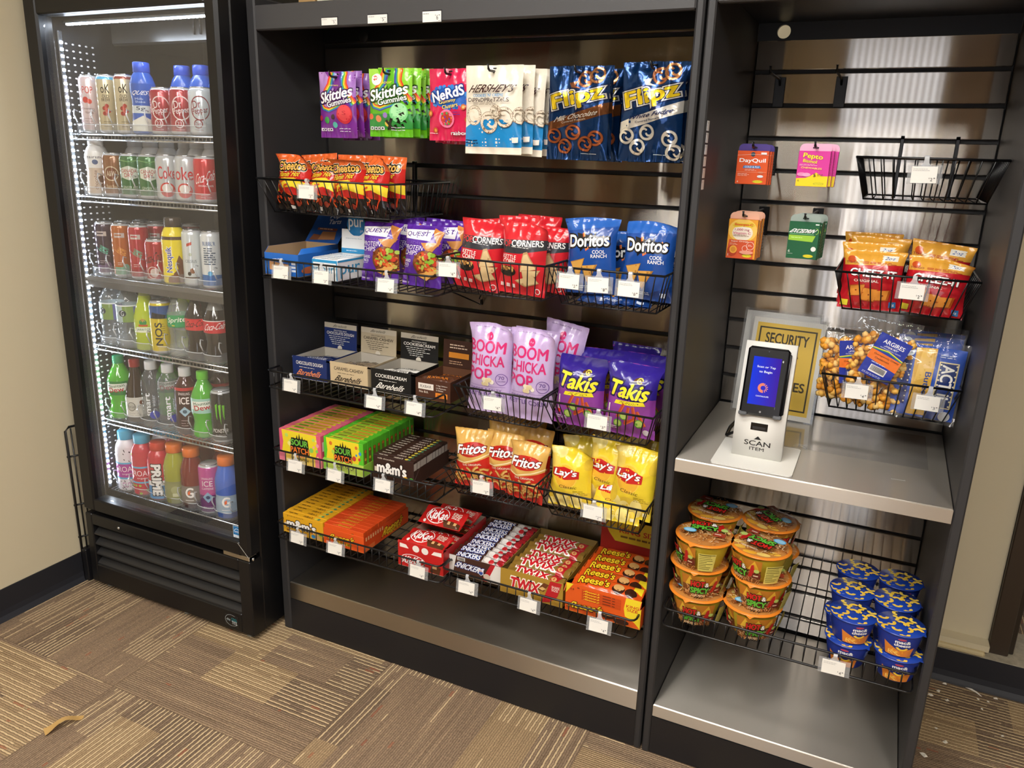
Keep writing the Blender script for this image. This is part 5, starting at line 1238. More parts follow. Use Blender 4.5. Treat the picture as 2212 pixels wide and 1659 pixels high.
tray('candy_tray', 'low pink and yellow tray holding the pink sour candy boxes', 'display tray', .0455, .1935, -.025, .229, z - .002, .026, 'e07a90', 'd8b0a0', At)
rowof('candy_box', 'candy box', 'yellow and pink sour candy box', 12, .1195, -.0232, z, .144, .092, .0205, 'dc5a7a', Apk, sourtop('dc6a80'), Asp, 'yellow and pink sour candy boxes', 'pink row')
At = Art('b8d45a', .3).T('SOUR PATCH', .55, .55, .44, .45, '5a6a1c', b=.03, ol='dfe88a').R(.0, .0, .1, 1, '8ad04a')
tray('candy_tray', 'low light green tray holding the green sour candy boxes', 'display tray', .1955, .3285, -.018, .236, z - .002, .034, '9ad04a', 'b8c88a', At)
rowof('candy_box', 'candy box', 'yellow and green sour candy box', 12, .262, -.0162, z, .130, .093, .0205, '58c02c', Agr, sourtop('58c02c'), As, 'yellow and green sour candy boxes', 'green row')
def mms(bg, sub, ink, txt):
    A = Art(bg, .52).T(sub, .32, .90, .42, .07, txt).T('m&m\'s', .46, .52, .72, .46, 'f6f4f0', b=.05, ol=ink, ow=.05).R(.03, .3, .09, .5, 'cfc4b4')
    for i, c in enumerate(('c8342c', 'e8b02c', '3a8ac8', '4a9a3c')): A.E(.74 + .07 * (i % 4), .16 + .05 * (i % 2), .055, c).T('m', .74 + .07 * i, .16 + .05 * (i % 2), .03, .06, 'f4f0ea')
    return A
def mmt(bg, ink): return Art(bg, .13).L(.10, .40, .45, 1, ink, .22).T("m&m's", .60, .5, .22, .6, ink, b=.02).E(.80, .5, .045, 'd8c84a', ry=.35).E(.86, .5, .03, '4a8a6a', ry=.3)
Am = mms('35201a', 'milk chocolate', '1a0e0a', 'e8dccc'); At = Art('3a241c', .5).R(0, .0, 1, .9, '3a241c').R(.3, .5, .98, .86, 'b8b4ac')
Asd = Art('3a241c', .36).R(.05, .62, .98, .95, 'b9b5ad').L(.3, .9, .70, 1, '8a867e', .1).T('3.1 OZ', .12, .35, .16, .16, 'd8d0c4').R(.2, .1, .45, .24, 'd8d4cc').R(.62, .08, .98, .55, '8f8b84').bar(.64, .12, .96, .5, '3a3632')
tray('chocolate_tray', 'dark brown tray of candy packs with a torn corner', 'display tray', .3475, .4785, -.004, .178, z - .002, .014, '3a241c', '5a4034', Art('2c1a14', .1), None, .044)
rowof('candy_pack', 'candy pack', 'dark brown chocolate candy pack', 11, .413, -.002, z, .127, .066, .0155, '35201a', Am, mmt('3a241c', 'e4d8c8'), Art('35201a', 4).R(0, .62, 1, .92, 'b4b0a8'), 'dark brown candy packs', 'brown tray')
z = ZE + .0045
tray('candy_tray', 'low yellow tray of peanut candy packs', 'display tray', .0405, .1875, -.024, .226, z - .002, .016, 'd8a428', 'c89a3a', Art('dba82a', .12).R(.1, .3, .6, .7, '8a5a1c').E(.76, .5, .05, '3a8ac8').E(.88, .5, .05, 'c8a46a'), None, .03)
rowof('candy_pack', 'candy pack', 'yellow peanut candy pack', 13, .114, -.022, z, .143, .057, .0185, 'e0a820', mms('e0a820', 'peanut', '2a140c', '4a2414'), mmt('e0a820', '5a3414'), Art('e0a820', 3), 'yellow candy packs', 'yellow tray')
Arf = Art('e0561c', .45).T("Reese's", .46, .58, .60, .34, 'f4cf2a', rot=4, sh=.2, b=.025, ol='4a1c0c', ow=.05).T('PIECES', .48, .25, .44, .16, 'f4cf2a', b=.02, ol='4a1c0c')
Arr = Art('dc4c18', .28).T("Reese's", .64, .5, .44, .5, 'f4cf2a', rot=3, sh=.2, b=.03, ol='5a1c0c').T('PIECES', .66, .2, .3, .2, 'f4cf2a', b=.02, ol='5a1c0c').R(0, .0, .22, .3, 'e8743a')
for i in range(8): Arr.R(.03 + i * .05, .68, .055 + i * .05, .92, 'f0c48a')
tray('candy_tray', 'low orange tray of peanut butter candy packs', 'display tray', .1895, .3265, -.024, .2, z - .002, .048, 'e05a20', 'd87a3a', Arf, Arr)
rowof('candy_pack', 'candy pack', 'orange peanut butter candy pack', 12, .258, -.0222, z, .1335, .059, .0175, 'd8501a', Arf, Art('d4481a', .14).T("Reese's", .48, .55, .34, .5, 'eab52a', sh=.2, b=.02).L(.2, .8, .15, 1, 'e8904a', .12), Art('d8501a', 3).R(.3, .3, .7, .7, 'f0c08a'), 'orange candy packs', 'orange tray')

# --- bottom row right: chocolate bar trays
Af = Art('c3201f', .56).P([(.04, .74), (.04, .90), (.18, .88), (.24, .74)], 'ece6e0').E(.40, .80, .075, 'ece6e0').E(.60, .80, .075, 'ece6e0').P([(.96, .74), (.96, .90), (.80, .88), (.74, .74)], 'ece6e0')
Af.E(.34, .32, .27, 'ece6e0', ry=.22).E(.34, .32, .25, 'c3201f', ry=.195).T('KitKat', .34, .32, .42, .26, 'ffffff', rot=6, sh=.25, b=.035).P([(.7, .05), (.92, .0), (.95, .3), (.76, .34)], '5a3018').P([(.76, .2), (.86, .2), (.86, .34), (.78, .36)], 'd8b080')
tray('chocolate_tray', 'tall red tray of wafer bars', 'display tray', .4415, .5815, -.027, .215, ZE + .002, .075, 'c3201f', 'b8ab98', Af, Art('b81c1c', .34), .07)
Ak = Art('c3201f', 2.0).E(.52, .38, .42, 'f2ece6', ry=.27).E(.52, .38, .39, 'c3201f', ry=.255).T('KitKat', .52, .38, .46, .44, 'ffffff', rot=90, sh=.25, b=.035).T('KING', .30, .80, .16, .18, 'f0e4d4', rot=90, b=.02).T('SIZE', .48, .80, .16, .18, 'f0e4d4', rot=90, b=.02).P([(.70, .55), (.98, .62), (.98, .98), (.72, .95)], '55301a').P([(.72, .68), (.86, .68), (.86, .74), (.72, .74)], 'd8a870').P([(.72, .82), (.86, .82), (.86, .88), (.72, .88)], 'd8a870').E(.88, .14, .07, 'f0e8e0').L(.6, .9, .3, 1, 'f0dcd0')
bars('wafer_bar', 'chocolate bar', Ak, 'red wafer bar', [(.447, .012, ZE + .078, .12, 0, 'lying at the front on top of the red tray'), (.450, .090, ZE + .108, .42, .0, 'tilted up in the middle of the red tray'), (.452, .162, ZE + .088, .2, -.03, 'in shade at the back of the red tray'), (.447, .085, ZE + .045, .0, 0, 'underneath in the middle of the red tray'), (.447, .16, ZE + .05, .0, 0, 'underneath at the back of the red tray'), (.447, .02, ZE + .04, .0, 0, 'underneath at the front of the red tray')], .13, .066, .016, 'red wafer bars')
Af = Art('45281e', .40).P([(0, 0), (0, 1), (.16, 1), (.10, 0)], 'dfdcd6').P([(.84, 1), (1, 1), (1, 0), (.70, .0)], 'e2ded8').P([(.78, 1), (.86, 1), (.72, 0), (.62, 0)], 'b8202a').T('SNICKERS', .40, .52, .48, .30, 'f2f4f8', rot=-2, sh=.12, b=.03, ol='25408a', ow=.07).R(.18, .78, .32, .98, 'e8e6e2').bar(.19, .8, .31, .96).P([(.57, .62), (.66, .62), (.66, .36), (.615, .26), (.57, .36)], 'e8eaf0').P([(.58, .48), (.65, .48), (.65, .37), (.615, .29), (.58, .37)], '2a4a9a').T('NFL', .615, .53, .06, .08, 'b8202a', b=.03).E(.72, .3, .06, 'c8b8a8')
tray('chocolate_tray', 'brown and white tray of nougat bars', 'display tray', .577, .741, .004, .252, ZE + .002, .054, '5a3a2a', '8a7258', Af, None, .054)
Asn = Art('3f241b', 5.2).T('SNICKERS', .5, .32, .50, .46, 'f2f4f8', rot=90, sh=.15, b=.03, ol='25408a', ow=.08).P([(0, .60), (1, .60), (1, .82), (0, .82)], 'b9b2ae').E(.45, .68, .3, 'e6e2de').E(.6, .77, .26, 'c02a30').E(.3, .83, .2, 'd8d4d0').P([(0, .87), (1, .87), (1, .97), (0, .97)], 'a81f28')
bars('nougat_bar', 'chocolate bar', Asn, 'brown and white nougat bar', [(.583, .022 + i * .0265, ZE + .049 + (.004 if i % 3 == 1 else 0), .35, 0, rowlab(i, 9, 'nougat bar tray')) for i in range(9)], .152, .030, .018, 'nougat bars')
Af = Art('a8842f', .40).T('TWiX', .40, .52, .46, .42, 'c8202a', rot=0, sh=.05, b=.05, ol='f4ece0', ow=.06).P([(.60, .5), (.70, .84), (.78, .8), (.70, .46)], '6a3a1c').P([(.62, .56), (.68, .66), (.74, .6), (.68, .5)], 'd8b070').P([(.80, .98), (.98, .98), (.92, .40), (.80, .1), (.66, .0), (.72, .3)], 'b81f26').T('SHARE', .885, .76, .12, .10, 'f4e4d4', b=.01).T('SIZE', .875, .64, .1, .1, 'f4e4d4', b=.01)
tray('chocolate_tray', 'gold tray of caramel bars with a torn front edge', 'display tray', .744, .915, -.018, .236, ZE + .002, .068, 'a8842f', '8f7440', Af, Art('98762a', .25), .066)
Atw = Art('8a6a2c', 4.6).T('TWiX', .48, .44, .62, .60, 'c3202a', rot=90, sh=.05, b=.05, ol='f6eee4', ow=.07).P([(0, .80), (1, .78), (1, .90), (0, .94)], 'b81f26').E(.5, .84, .2, 'd8a868')
bars('caramel_bar', 'chocolate bar', Atw, 'gold caramel bar', [(.751, .012 + i * .031, ZE + .056 + .006 * (i in (1, 4)), .32, (-.05, .03, .0, -.04, .05, -.02, .0)[i], rowlab(i, 7, 'gold tray')) for i in range(7)], .156, .034, .019, 'caramel bars')
Af = Art('dd5a1b', .46).P([(0, 1), (0, .62), (.10, 1)], 'ecd22a').P([(.80, 1), (1, 1), (1, 0), (.92, .2), (.80, .34), (.78, .6)], 'ecd22a').T('KING', .89, .72, .16, .10, 'c8341c', b=.02).T('SIZE', .89, .60, .14, .10, 'c8341c', b=.02)
for i in range(4): Af.P([(.22, .52 + i * .10), (.74, .50 + i * .10), (.74, .59 + i * .10), (.22, .61 + i * .10)], 'c84a16').T("Reese's", .36, .565 + i * .10, .2, .06, 'f2cf2c', sh=.2, b=.015).L(.5, .72, .55 + i * .10, 1, '6a2c14', .03)
Af.T("Reese's", .29, .30, .42, .22, 'f4d22c', rot=3, sh=.2, b=.03, ol='3a1a0c', ow=.05).L(.2, .46, .16, 1, '5a2410', .03).E(.58, .20, .10, '3a1e14', ry=.10).E(.58, .26, .085, 'd8a868', ry=.05).E(.76, .12, .10, '3a1e14', ry=.1).R(.16, .9, .19, .94, '7a2c10').T('24', .09, .84, .06, .06, '4a1c0c')
Ah = Art('a8261c', .46).P([(.0, 1), (1, 1), (1, .30), (.22, .32), (.12, .55)], 'd8c02c').T('KING SIZE', .58, .68, .60, .15, 'b8321c', b=.03).L(.30, .9, .46, 1, '7a5a1c', .06)
tray('chocolate_tray', 'orange and yellow tray of peanut butter cups with a king size card', 'display tray', .922, 1.1125, -.018, .222, ZE + .002, .076, 'd8541a', 'c88a3a', Af, None, .06, (Ah, .092, .04, .005))
Arc = Art('d9551a', 3.6).T("Reese's", .42, .30, .52, .44, 'f4d22c', rot=90, sh=.2, b=.03, ol='3a1a0c', ow=.05).L(.68, .9, .2, 1, '5a2410', .03).E(.62, .66, .3, '3a1e14', ry=.09).E(.5, .66, .24, 'd8a868', ry=.075).E(.66, .84, .28, '3a1e14', ry=.085).P([(.0, .86), (0, .98), (.5, .98), (.4, .86)], 'ecd22a')
bars('peanut_butter_cup_pack', 'chocolate pack', Arc, 'orange peanut butter cup pack', [(.930, .014 + i * .042, ZE + .072 - .001 * i, .16, .01 * (-1) ** i, rowlab(i, 5, 'upper layer of its tray')) for i in range(5)], .176, .048, .017, 'peanut butter cup packs')

# ------------------------------------------------------------------ medicine packs on pegs
def med(label, w, h, t, c, A, tabc, side=None, group=None, loc=(0, 0, 0), rot=(0, 0, 0)):
    T = thing('medicine_pack', label, 'medicine pack', loc, rot, group)
    b = MB().rbox(-w / 2, w / 2, 0, t, 0, h, c, .0006); b.decal(A, (-w / 2 + .0004, 0, .0004), (w - .0008, 0, 0), (0, 0, h - .0008))
    if side: b.decal(side, (w / 2, .0004, .0004), (0, t - .0008, 0), (0, 0, h - .0008))
    b.build('box', 'card', T)
    n = 8; hh = .0145; r = .010; P = [(-w / 2, h), (w / 2, h)]
    P += [(w / 2 - r + r * math.cos(a), h + hh - r + r * math.sin(a)) for a in np.linspace(0, PI / 2, n)] + [(-w / 2 + r - r * math.sin(a), h + hh - r + r * math.cos(a)) for a in np.linspace(0, PI / 2, n)]
    k = len(P); m = MB().add([(x, t - .0012, z) for x, z in P] + [(x, t - .0004, z) for x, z in P], [tuple(range(k)), tuple(range(k, 2 * k))[::-1]] + [(i, k + i, k + (i + 1) % k, (i + 1) % k) for i in range(k)], tabc)
    m.add([(-.006, t - .0014, h + .005), (.006, t - .0014, h + .005), (.006, t - .0014, h + .008), (-.006, t - .0014, h + .008)], [(0, 1, 2, 3)], '141414')
    m.build('hang_tab', 'card', T)
    return T
def badge(A): return A.E(.73, .08, .17, 'e8d820', ry=.045).O(.73, .08, .155, .01, '2a4a1c', ry=.04).T("Lil' Drug Store", .73, .08, .24, .03, '2a5a1c')
A1 = badge(Art('e0561c', 1.08)).T('DayQuil', .5, .70, .84, .15, 'ffffff', b=.02).P([(.2, .48), (.24, .56), (.76, .56), (.80, .48)], '2f78c0').T('COLD & FLU', .5, .52, .46, .05, 'ffffff', b=.015).E(.5, .90, .07, '2a4a5a').B([(0, .86), (.5, .90), (1, .88)], .008, ['f4d8c8']).L(.28, .72, .44, 2, 'f4d0c0', .01, .03).R(.02, .36, .98, .367, 'f0b090').L(.06, .5, .31, 3, 'f4d0c0', .01, .03).E(.80, .36, .1, 'd88060', ry=.03).E(.80, .24, .1, 'e0e4ec', ry=.04).T('4', .08, .07, .05, .05, 'f8f0ea').R(.76, .90, .94, .96, 'f0eef2')
A2 = badge(Art('d8349c', 1.12).P([(0, 0), (1, 0), (1, .30), (.8, .30), (.62, .40), (.45, .30), (.3, .24), (0, .22)], 'f2d81c')).T('Pepto', .46, .84, .62, .17, 'f8e040', rot=-6, b=.03, ol='5a2a1c', ow=.02).T('Bismol', .38, .715, .44, .09, 'f8e040', rot=-6, b=.02, ol='5a2a1c', ow=.02).L(.06, .7, .62, 2, 'f4c4e0', .01, .03).T('CHEWABLES', .45, .52, .66, .05, 'f4e06a', rot=-3, b=.015).E(.16, .34, .14, 'e890c0', ry=.055).E(.32, .33, .13, 'f0a4cc', ry=.055).T('5', .58, .32, .07, .09, '4a2a1c', b=.02).L(.66, .9, .34, 2, '6a4a1c', .012, .03).T('6', .08, .16, .05, .06, '4a3a1c')
A3 = badge(Art('e8a028', 1.3).E(.5, .72, .5, 'f2c860', ry=.3).E(.5, .66, .36, 'f4ead8', ry=.2).P([(.06, .48), (.94, .48), (.94, .0), (.0, .0)], 'd8562c'))
A3.P([(.12, .84), (.25, .93), (.5, .90), (.8, .94), (.92, .86), (.80, .80), (.5, .82), (.22, .79)], 'e8c83a').T('Emergen-C', .52, .865, .62, .07, 'f08020', b=.02, ol='b04a10').T('1,000 mg', .48, .735, .50, .07, 'b02a5a', b=.01).T('Vitamin C', .48, .655, .62, .06, 'c02a6a', b=.005).L(.2, .8, .60, 2, '8a5a3a', .01, .025).T('Super Orange', .44, .44, .60, .04, 'f6ead8', b=.015).L(.1, .45, .38, 2, 'f0c8a8', .01, .03).E(.2, .20, .17, 'b8401c').E(.24, .23, .13, 'f0b040').E(.24, .23, .09, 'd8902c').O(.82, .34, .13, .015, 'f4d8c8').O(.64, .27, .09, .015, 'f4d8c8').L(.74, .9, .36, 2, 'f4d8c8', .01, .03).E(.7, .17, .24, 'e8a088', ry=.05).T('2', .07, .09, .05, .05, 'f8f0ea')
A4 = badge(Art('0f5a36', 1.28)).R(.86, .93, .98, .96, 'e8f0ea').T('EXCEDRIN', .48, .76, .78, .10, 'ffffff', sh=.2, b=.03).O(.88, .76, .10, .015, 'a8d84a', -80, 80).R(.04, .655, .84, .69, '5a9a6a').P([(.02, .50), (.02, .64), (.90, .64), (.82, .47)], '96c83a').L(.1, .6, .57, 1, 'd8f0b0', .012).E(.88, .28, .085, 'e4e8e4', ry=.065).T('6', .08, .20, .06, .07, 'e8f0ea').T('caplets', .12, .13, .18, .03, 'c8d8cc')
def medrow(nm, A, w, h, t, c, tabc, sc, x, y, ztop, n, dx, place_):
    grp = nm + 's'; side = Art(sc, 6).L(.2, .8, .9, 10, 'e0d8d4', .02, .08)
    first = med(f'{nm}, frontmost on its peg', w, h, t, c, A, tabc, side, grp, (x, y, ztop - h - .0145))
    for i in range(1, n): dup(first, (x + dx * i, y + (t + .0012) * i, ztop - h - .0145 + rnd.uniform(-.002, .001)), (0, rnd.uniform(-.01, .03), rnd.uniform(-.03, .03)), f'{nm}, {ORD[i]} from the front on its peg', grp)
    peg(f'black peg carrying the {nm}s', x, .48, ztop - .0065, .48 - y + .016, 'pegs of the checkout wall', .010)
medrow('orange cold medicine pack', A1, .066, .070, .011, 'd8521c', '4a3a8c', 'e08a6a', 1.219, .20, 1.4575, 3, .003, '')
medrow('pink and yellow chewable tablet pack', A2, .063, .072, .011, 'd8349c', 'eeb4d0', 'd070a8', 1.345, .19, 1.4600, 3, .006, '')
medrow('orange vitamin pack', A3, .063, .086, .0105, 'd8742c', 'e8b49a', 'e8a878', 1.216, .19, 1.3125, 5, .0008, '')
medrow('dark green headache tablet pack', A4, .062, .078, .0105, '0f5a36', '9aa8a0', '6a8a78', 1.344, .185, 1.3150, 6, .0015, '')
peg('empty black peg near the left side of the checkout wall', 1.219, .48, 1.610, .175, 'pegs of the checkout wall', .014)
peg('empty black peg in the middle of the checkout wall', 1.357, .48, 1.610, .175, 'pegs of the checkout wall', .014)

# ------------------------------------------------------------------ popcorn
def popcorn_bag(label, w, h, t, seed, loc, rot, lab, lrot):
    T = thing('popcorn_bag', label, 'popcorn bag', loc, rot, 'clear bags of cheese popcorn')
    r = random.Random(seed); m = MB()
    bm = bmesh.new(); bmesh.ops.create_icosphere(bm, subdivisions=1, radius=1); iv = [v.co.copy() for v in bm.verts]; bm.verts.index_update(); fi = [[v.index for v in f.verts] for f in bm.faces]; bm.free()
    for i in range(330):
        u, v = r.uniform(-.95, .95), r.uniform(.04, .82); k = (1 - abs(u) ** 2.6) ** .75 * math.sin(PI * min(1, max(0, v / .92))) ** .5
        c = Vector((u * w / 2 * .93, r.uniform(-1, 1) * t / 2 * k * .82, v * h)); s = r.uniform(.006, .0105)
        ax = Euler((r.uniform(0, 6), r.uniform(0, 6), r.uniform(0, 6))).to_matrix(); ph = r.uniform(0, 6)
        V = [c + ax @ Vector((q.x * s, q.y * s * .8, q.z * s * .9)) * (1 + .25 * math.sin(5 * q.x + ph) * math.cos(4 * q.z + ph)) for q in iv]
        m.add(V, fi, r.choice(['eaa63a', 'e0982c', 'f2bc58', 'f4cc7c', 'd08a28']), True)
    tag(m.build('popcorn', 'rubber', T), kind='stuff')
    X, Y, Z, bend, Zo, prof, s = bag_grid(w, h, t * 1.08, seed, wr=1.6, s=.04, belly=.38)
    F = np.stack([X, Y, Z], 2); B = np.stack([X, -Y, Z], 2); p = MB(); p.grid(F, 'f4f4f208'); p.grid(B, 'f4f4f208', flip=True); p.build('clear_pouch', 'clear', T)
    A = Art('2438a0', 1.45).P([(0, .38), (0, .60), (1, .56), (1, .30)], 'e8762c').B([(0, .60), (.5, .64), (1, .56)], .03, ['3a9a5a', 'e8d83a']).T('ARGIRES', .52, .85, .66, .09, 'f4f4f8', b=.015).T('snacks', .52, .765, .40, .06, 'f4f4f8', sh=.3).T('OUTRAGEOUSLY GOOD', .52, .70, .66, .025, 'd0d8f0', b=.01).T('Outrageously Cheesy', .54, .52, .80, .05, '3a1c10').T('Cheddarcorn', .45, .445, .46, .04, '3a1c10').L(.2, .8, .33, 1, 'd0d8f0', .015).R(.24, .12, .76, .28, 'f0f0f2').bar(.27, .15, .73, .27).L(.1, .9, .07, 2, 'c0c8e8', .01, .025)
    q = MB(); lw, lh = (.068, .098); q.rbox(-lw / 2, lw / 2, -.0008, .0008, -lh / 2, lh / 2, '2438a0', .0003).decal(A, (-lw / 2, -.0008, -lh / 2), (lw, 0, 0), (0, 0, lh))
    q.build('sticker', 'film', T, lab, (.05, lrot, 0))
popcorn_bag('clear bag of orange cheese popcorn with a large tilted blue sticker', .132, .205, .056, 5, (1.520, .232, .898), (-.03, .10, .03), (.006, -.034, .125), .28)
popcorn_bag('clear bag of orange cheese popcorn half hidden behind the yellow sign', .110, .175, .05, 9, (1.462, .268, .898), (-.02, -.02, .12), (.02, -.031, .10), -.1)
Aa = Art('1f4fb4', 1.24).P([(.28, .02), (.56, .04), (.56, .98), (.24, .96)], 'd8a834').P([(.30, .5), (.34, .96), (.5, .97), (.54, .6)], 'e8bc50').T('Butter', .49, .46, .09, .38, '1f3f8c', rot=-90, b=.02).R(.10, .16, .22, .84, '122a6a').R(.62, .18, .92, .82, 'e8d8a0').R(.64, .195, .90, .805, '16306e').T('ACT II', .77, .55, .18, .46, 'f4f2ea', rot=-90, b=.03).E(.14, .90, .09, 'e0ecf4').T('94%', .14, .90, .10, .05, '2a4a8a', b=.01).E(.86, .07, .09, 'e8ecf0').L(.62, .9, .9, 2, 'c8d8f0', .01, .025)
for i in range(9):
    for x in (.115, .205): Aa.E(x, .20 + i * .075, .012, 'f4ecc8')
    for x in (.655, .885): Aa.E(x, .22 + i * .07, .014, 'f4ecc8')
def act(label, loc, rot, seed):
    T = bag('popcorn_pack', label, 'popcorn pack', Aa, .126, .156, .026, seed, group='blue butter popcorn packs', loc=loc, rot=rot, flat=True, pinch=.0, s=.02, wr=.4)
    X, Y, Z, bend, Zo, prof, s = bag_grid(.136, .176, .034, seed + 3, wr=2.2, s=.03, flat=True, pinch=.02)
    F = np.stack([X, Y, Z - .008], 2); B = np.stack([X, -Y, Z - .008], 2); p = MB(); p.grid(F, 'f4f6fa0a'); p.grid(B, 'f4f6fa0a', flip=True); p.build('clear_wrap', 'clear', T)
act('blue butter popcorn pack in clear wrap, frontmost in its basket', (1.625, .228, .898), (-.08, .04, -.03), 2)
for i, y in enumerate((.268, .306, .344)): act(f'blue butter popcorn pack in clear wrap, {ORD[i + 1]} from the front in its basket', (1.626 + .002 * i, y, .900 + .004 * i), (-.04, rnd.uniform(-.05, .08), rnd.uniform(-.06, .03)), 4 + i)

# ------------------------------------------------------------------ checkout kiosk, signs, cable, plastic sheet
m = bpy.data.materials.new('screen'); m.use_nodes = True; nt = m.node_tree; bs = nt.nodes['Principled BSDF']; at = nt.nodes.new('ShaderNodeAttribute'); at.attribute_name = 'Col'
nt.links.new(at.outputs['Color'], bs.inputs['Emission Color']); bs.inputs['Emission Strength'].default_value = 1.0; bs.inputs['Base Color'].default_value = (.005, .005, .01, 1); bs.inputs['Roughness'].default_value = .08
MATS['screen'] = m
ZT = .7896
def kiosk():
    t = thing('checkout_kiosk', 'white self checkout kiosk with a black tablet on the steel counter', 'checkout kiosk', (1.3143, .079, ZT))
    Wt = 'ecebe6'; w = .053
    n = 6; P = []
    for cx, cy_, a0 in ((.077, -.064, -90), (.077, .098, 0), (-.077, .098, 90), (-.077, -.064, 180)):
        for k in range(n): a = math.radians(a0 + 90 * k / (n - 1)); P.append((cx + .008 * math.cos(a), cy_ + .008 * math.sin(a)))
    k = len(P); b = MB().add([(x, y, .0003) for x, y in P] + [(x, y, .0038) for x, y in P], [tuple(range(k))[::-1], tuple(range(k, 2 * k))] + [(i, (i + 1) % k, k + (i + 1) % k, k + i) for i in range(k)], 'e6e5df'); b.build('base', 'powder_smooth', t)
    zf, zt_, yt = .094, .255, .046
    s = MB(); sec = [(0, .004), (0, zf), (yt, zt_), (yt + .03, zt_ - .006), (yt + .03, zt_ - .03), (.034, zf), (.034, .004)]
    q = len(sec); c0 = .004
    V = [(-w, y, z) for y, z in sec] + [(w, y, z) for y, z in sec]
    s.add(V, [tuple(range(q)), tuple(range(q, 2 * q))[::-1]] + [(i, q + i, q + (i + 1) % q, (i + 1) % q) for i in range(q)], Wt)
    S1 = Art('ecebe6', .9).P([(.5, .44), (.42, .355), (.58, .355)], '1c1c1c').P([(.5, .46), (.455, .40), (.545, .40)], '1c1c1c').T('SCAN', .5, .235, .52, .15, '1f1f1f', b=.012).T('ITEM', .5, .06, .29, .10, '2a2a2a', b=.004)
    s.decal(S1, (-w, 0, .02), (2 * w, 0, 0), (0, 0, zf - .02), bg=False)
    s.build('stand', 'powder_smooth', t)
    c = MB().rbox(-.018, .018, -.0008, .004, .067, .084, '0a0a0b', .0006); c.rbox(-.014, .014, -.0011, .0, .070, .076, '2c2c2e', .0003); c.build('scanner_window', 'plastic', t)
    ang = -math.atan2(yt, zt_ - zf)
    tb = MB().rbox(-.044, .044, -.016, -.0005, .0, .150, '111113', .006).rbox(.040, .047, -.012, -.001, .008, .14, '1a1a1c', .002)
    tb.decal(Art('0d0d0f', 1.7).E(.5, .965, .022, '3a3d44').R(.88, .83, .92, .84, 'd8d8d8').R(.90, .815, .91, .855, 'd8d8d8').O(.5, .035, .018, .012, 'c8c8c8').R(.86, .10, .865, .14, '8a8a8a'), (-.0395, -.0162, .0045), (.079, 0, 0), (0, 0, .141))
    T = tb.build('tablet', 'plastic', t, (-.001, .0, zf + .002), (ang, 0, 0)); T.location = (-.001, .0015, zf + .006)
    for sx in (-1, 1):
        MB().rbox(sx * .036 - .009, sx * .036 + .009, -.0172, -.0005, -.002, .007, '5c5f63', .002).build('clamp', 'plastic', T)
    sc = MB(); A = Art('1a2fe0', 1.78)
    for i in range(14):
        k = i / 13; A.R(i / 14, 0, (i + 1) / 14, 1, (.004 + .04 * k, .04 - .03 * k, .75 - .38 * k, 1))
    A.T('Scan or Tap', .5, .79, .66, .055, 'ffffff', b=.015).T('to Begin', .5, .69, .46, .06, 'ffffff', b=.015)
    A.O(.48, .36, .13, .10, 'ff8a6a', 80, 280).T('CANTALOUPE', .5, .185, .46, .028, 'ffffff', b=.01)
    for a in (-70, -42, -14, 14, 42, 70): c_, s_ = math.cos(math.radians(a)), math.sin(math.radians(a)); A.B([(.50 + .08 * c_, .36 + .08 * s_ / 1.78), (.50 + .17 * c_, .36 + .17 * s_ / 1.78)], .028, ['ff9a7a'])
    sc.decal(A, (-.0295, -.0166, .024), (.058, 0, 0), (0, 0, .104)); sc.build('screen', 'screen', T)
kiosk()
tag(MB().tube([(1.268, .165, ZT + .02), (1.25, .172, ZT + .024), (1.235, .18, ZT + .012), (1.228, .20, ZT + .004), (1.225, .26, ZT + .004), (1.235, .38, ZT + .004), (1.24, .465, ZT + .01)], .0035, '101012', 8).build('power_cable', 'rubber'), 'black power cable running behind the white kiosk', 'cable')
def sign(label, x0, w, h, yb, yt, art, roll=0.):
    t = thing('laminated_sign', label, 'sign', (x0, yb, ZT + .0004), (-math.atan2(yt - yb, h), roll, 0))
    MB().rbox(0, w, 0, .0016, 0, h, 'eef0f218', .0004).build('laminate', 'clear', t)
    p = MB().box(.006, w - .006, .0003, .0013, .006, h - .006, 'e6e4de')
    if art: p.decal(art, (.006, .0003, .006), (w - .012, 0, 0), (0, 0, h - .012))
    p.build('print', 'card', t)
A = Art('e6e4dc', 1.42).R(.06, .05, .94, .95, 'e6c04c')
for q in ((.10, .09, .90, .105), (.10, .895, .90, .91), (.10, .09, .122, .91), (.878, .09, .90, .91)): A.R(*q, '3a3018')
A.T('SECURITY', .5, .80, .60, .105, '3a3018', b=.025).T('CAMERA', .46, .665, .46, .085, '3a3018', b=.02).T('IN USE', .46, .55, .38, .08, '3a3018', b=.02).T('ON THE', .46, .45, .38, .07, '3a3018', b=.02).T('PREMISES', .5, .335, .68, .09, '3a3018', b=.02).L(.25, .75, .22, 2, '3a3018', .014, .04)
sign('yellow security sign leaning behind the kiosk', 1.2185, .186, .262, .388, .452, A, .015)
sign('blank white laminated sheet leaning behind the yellow sign', 1.196, .192, .272, .412, .474, Art('d8d8d4', 1.4), .012)
tag(MB().rbox(1.335, 1.66, .20, .44, ZT + .0002, ZT + .0012, 'c8ccd00c', .0003).build('plastic_sheet', 'clear'), 'clear plastic sheet lying flat at the back of the steel counter', 'plastic sheet')
r = random.Random(4); m = MB()
P = np.array([[(1.380 + .030 * i / 6, .195 + .022 * j / 6, ZT + .001 + .006 * abs(math.sin(i * 1.3 + j * .8)) * (0 < i < 6)) for i in range(7)] for j in range(7)]); m.grid(P, 'eef2f630')
tag(m.build('plastic_scrap', 'clear'), 'crumpled clear plastic scrap under the yellow sign', 'plastic scrap')
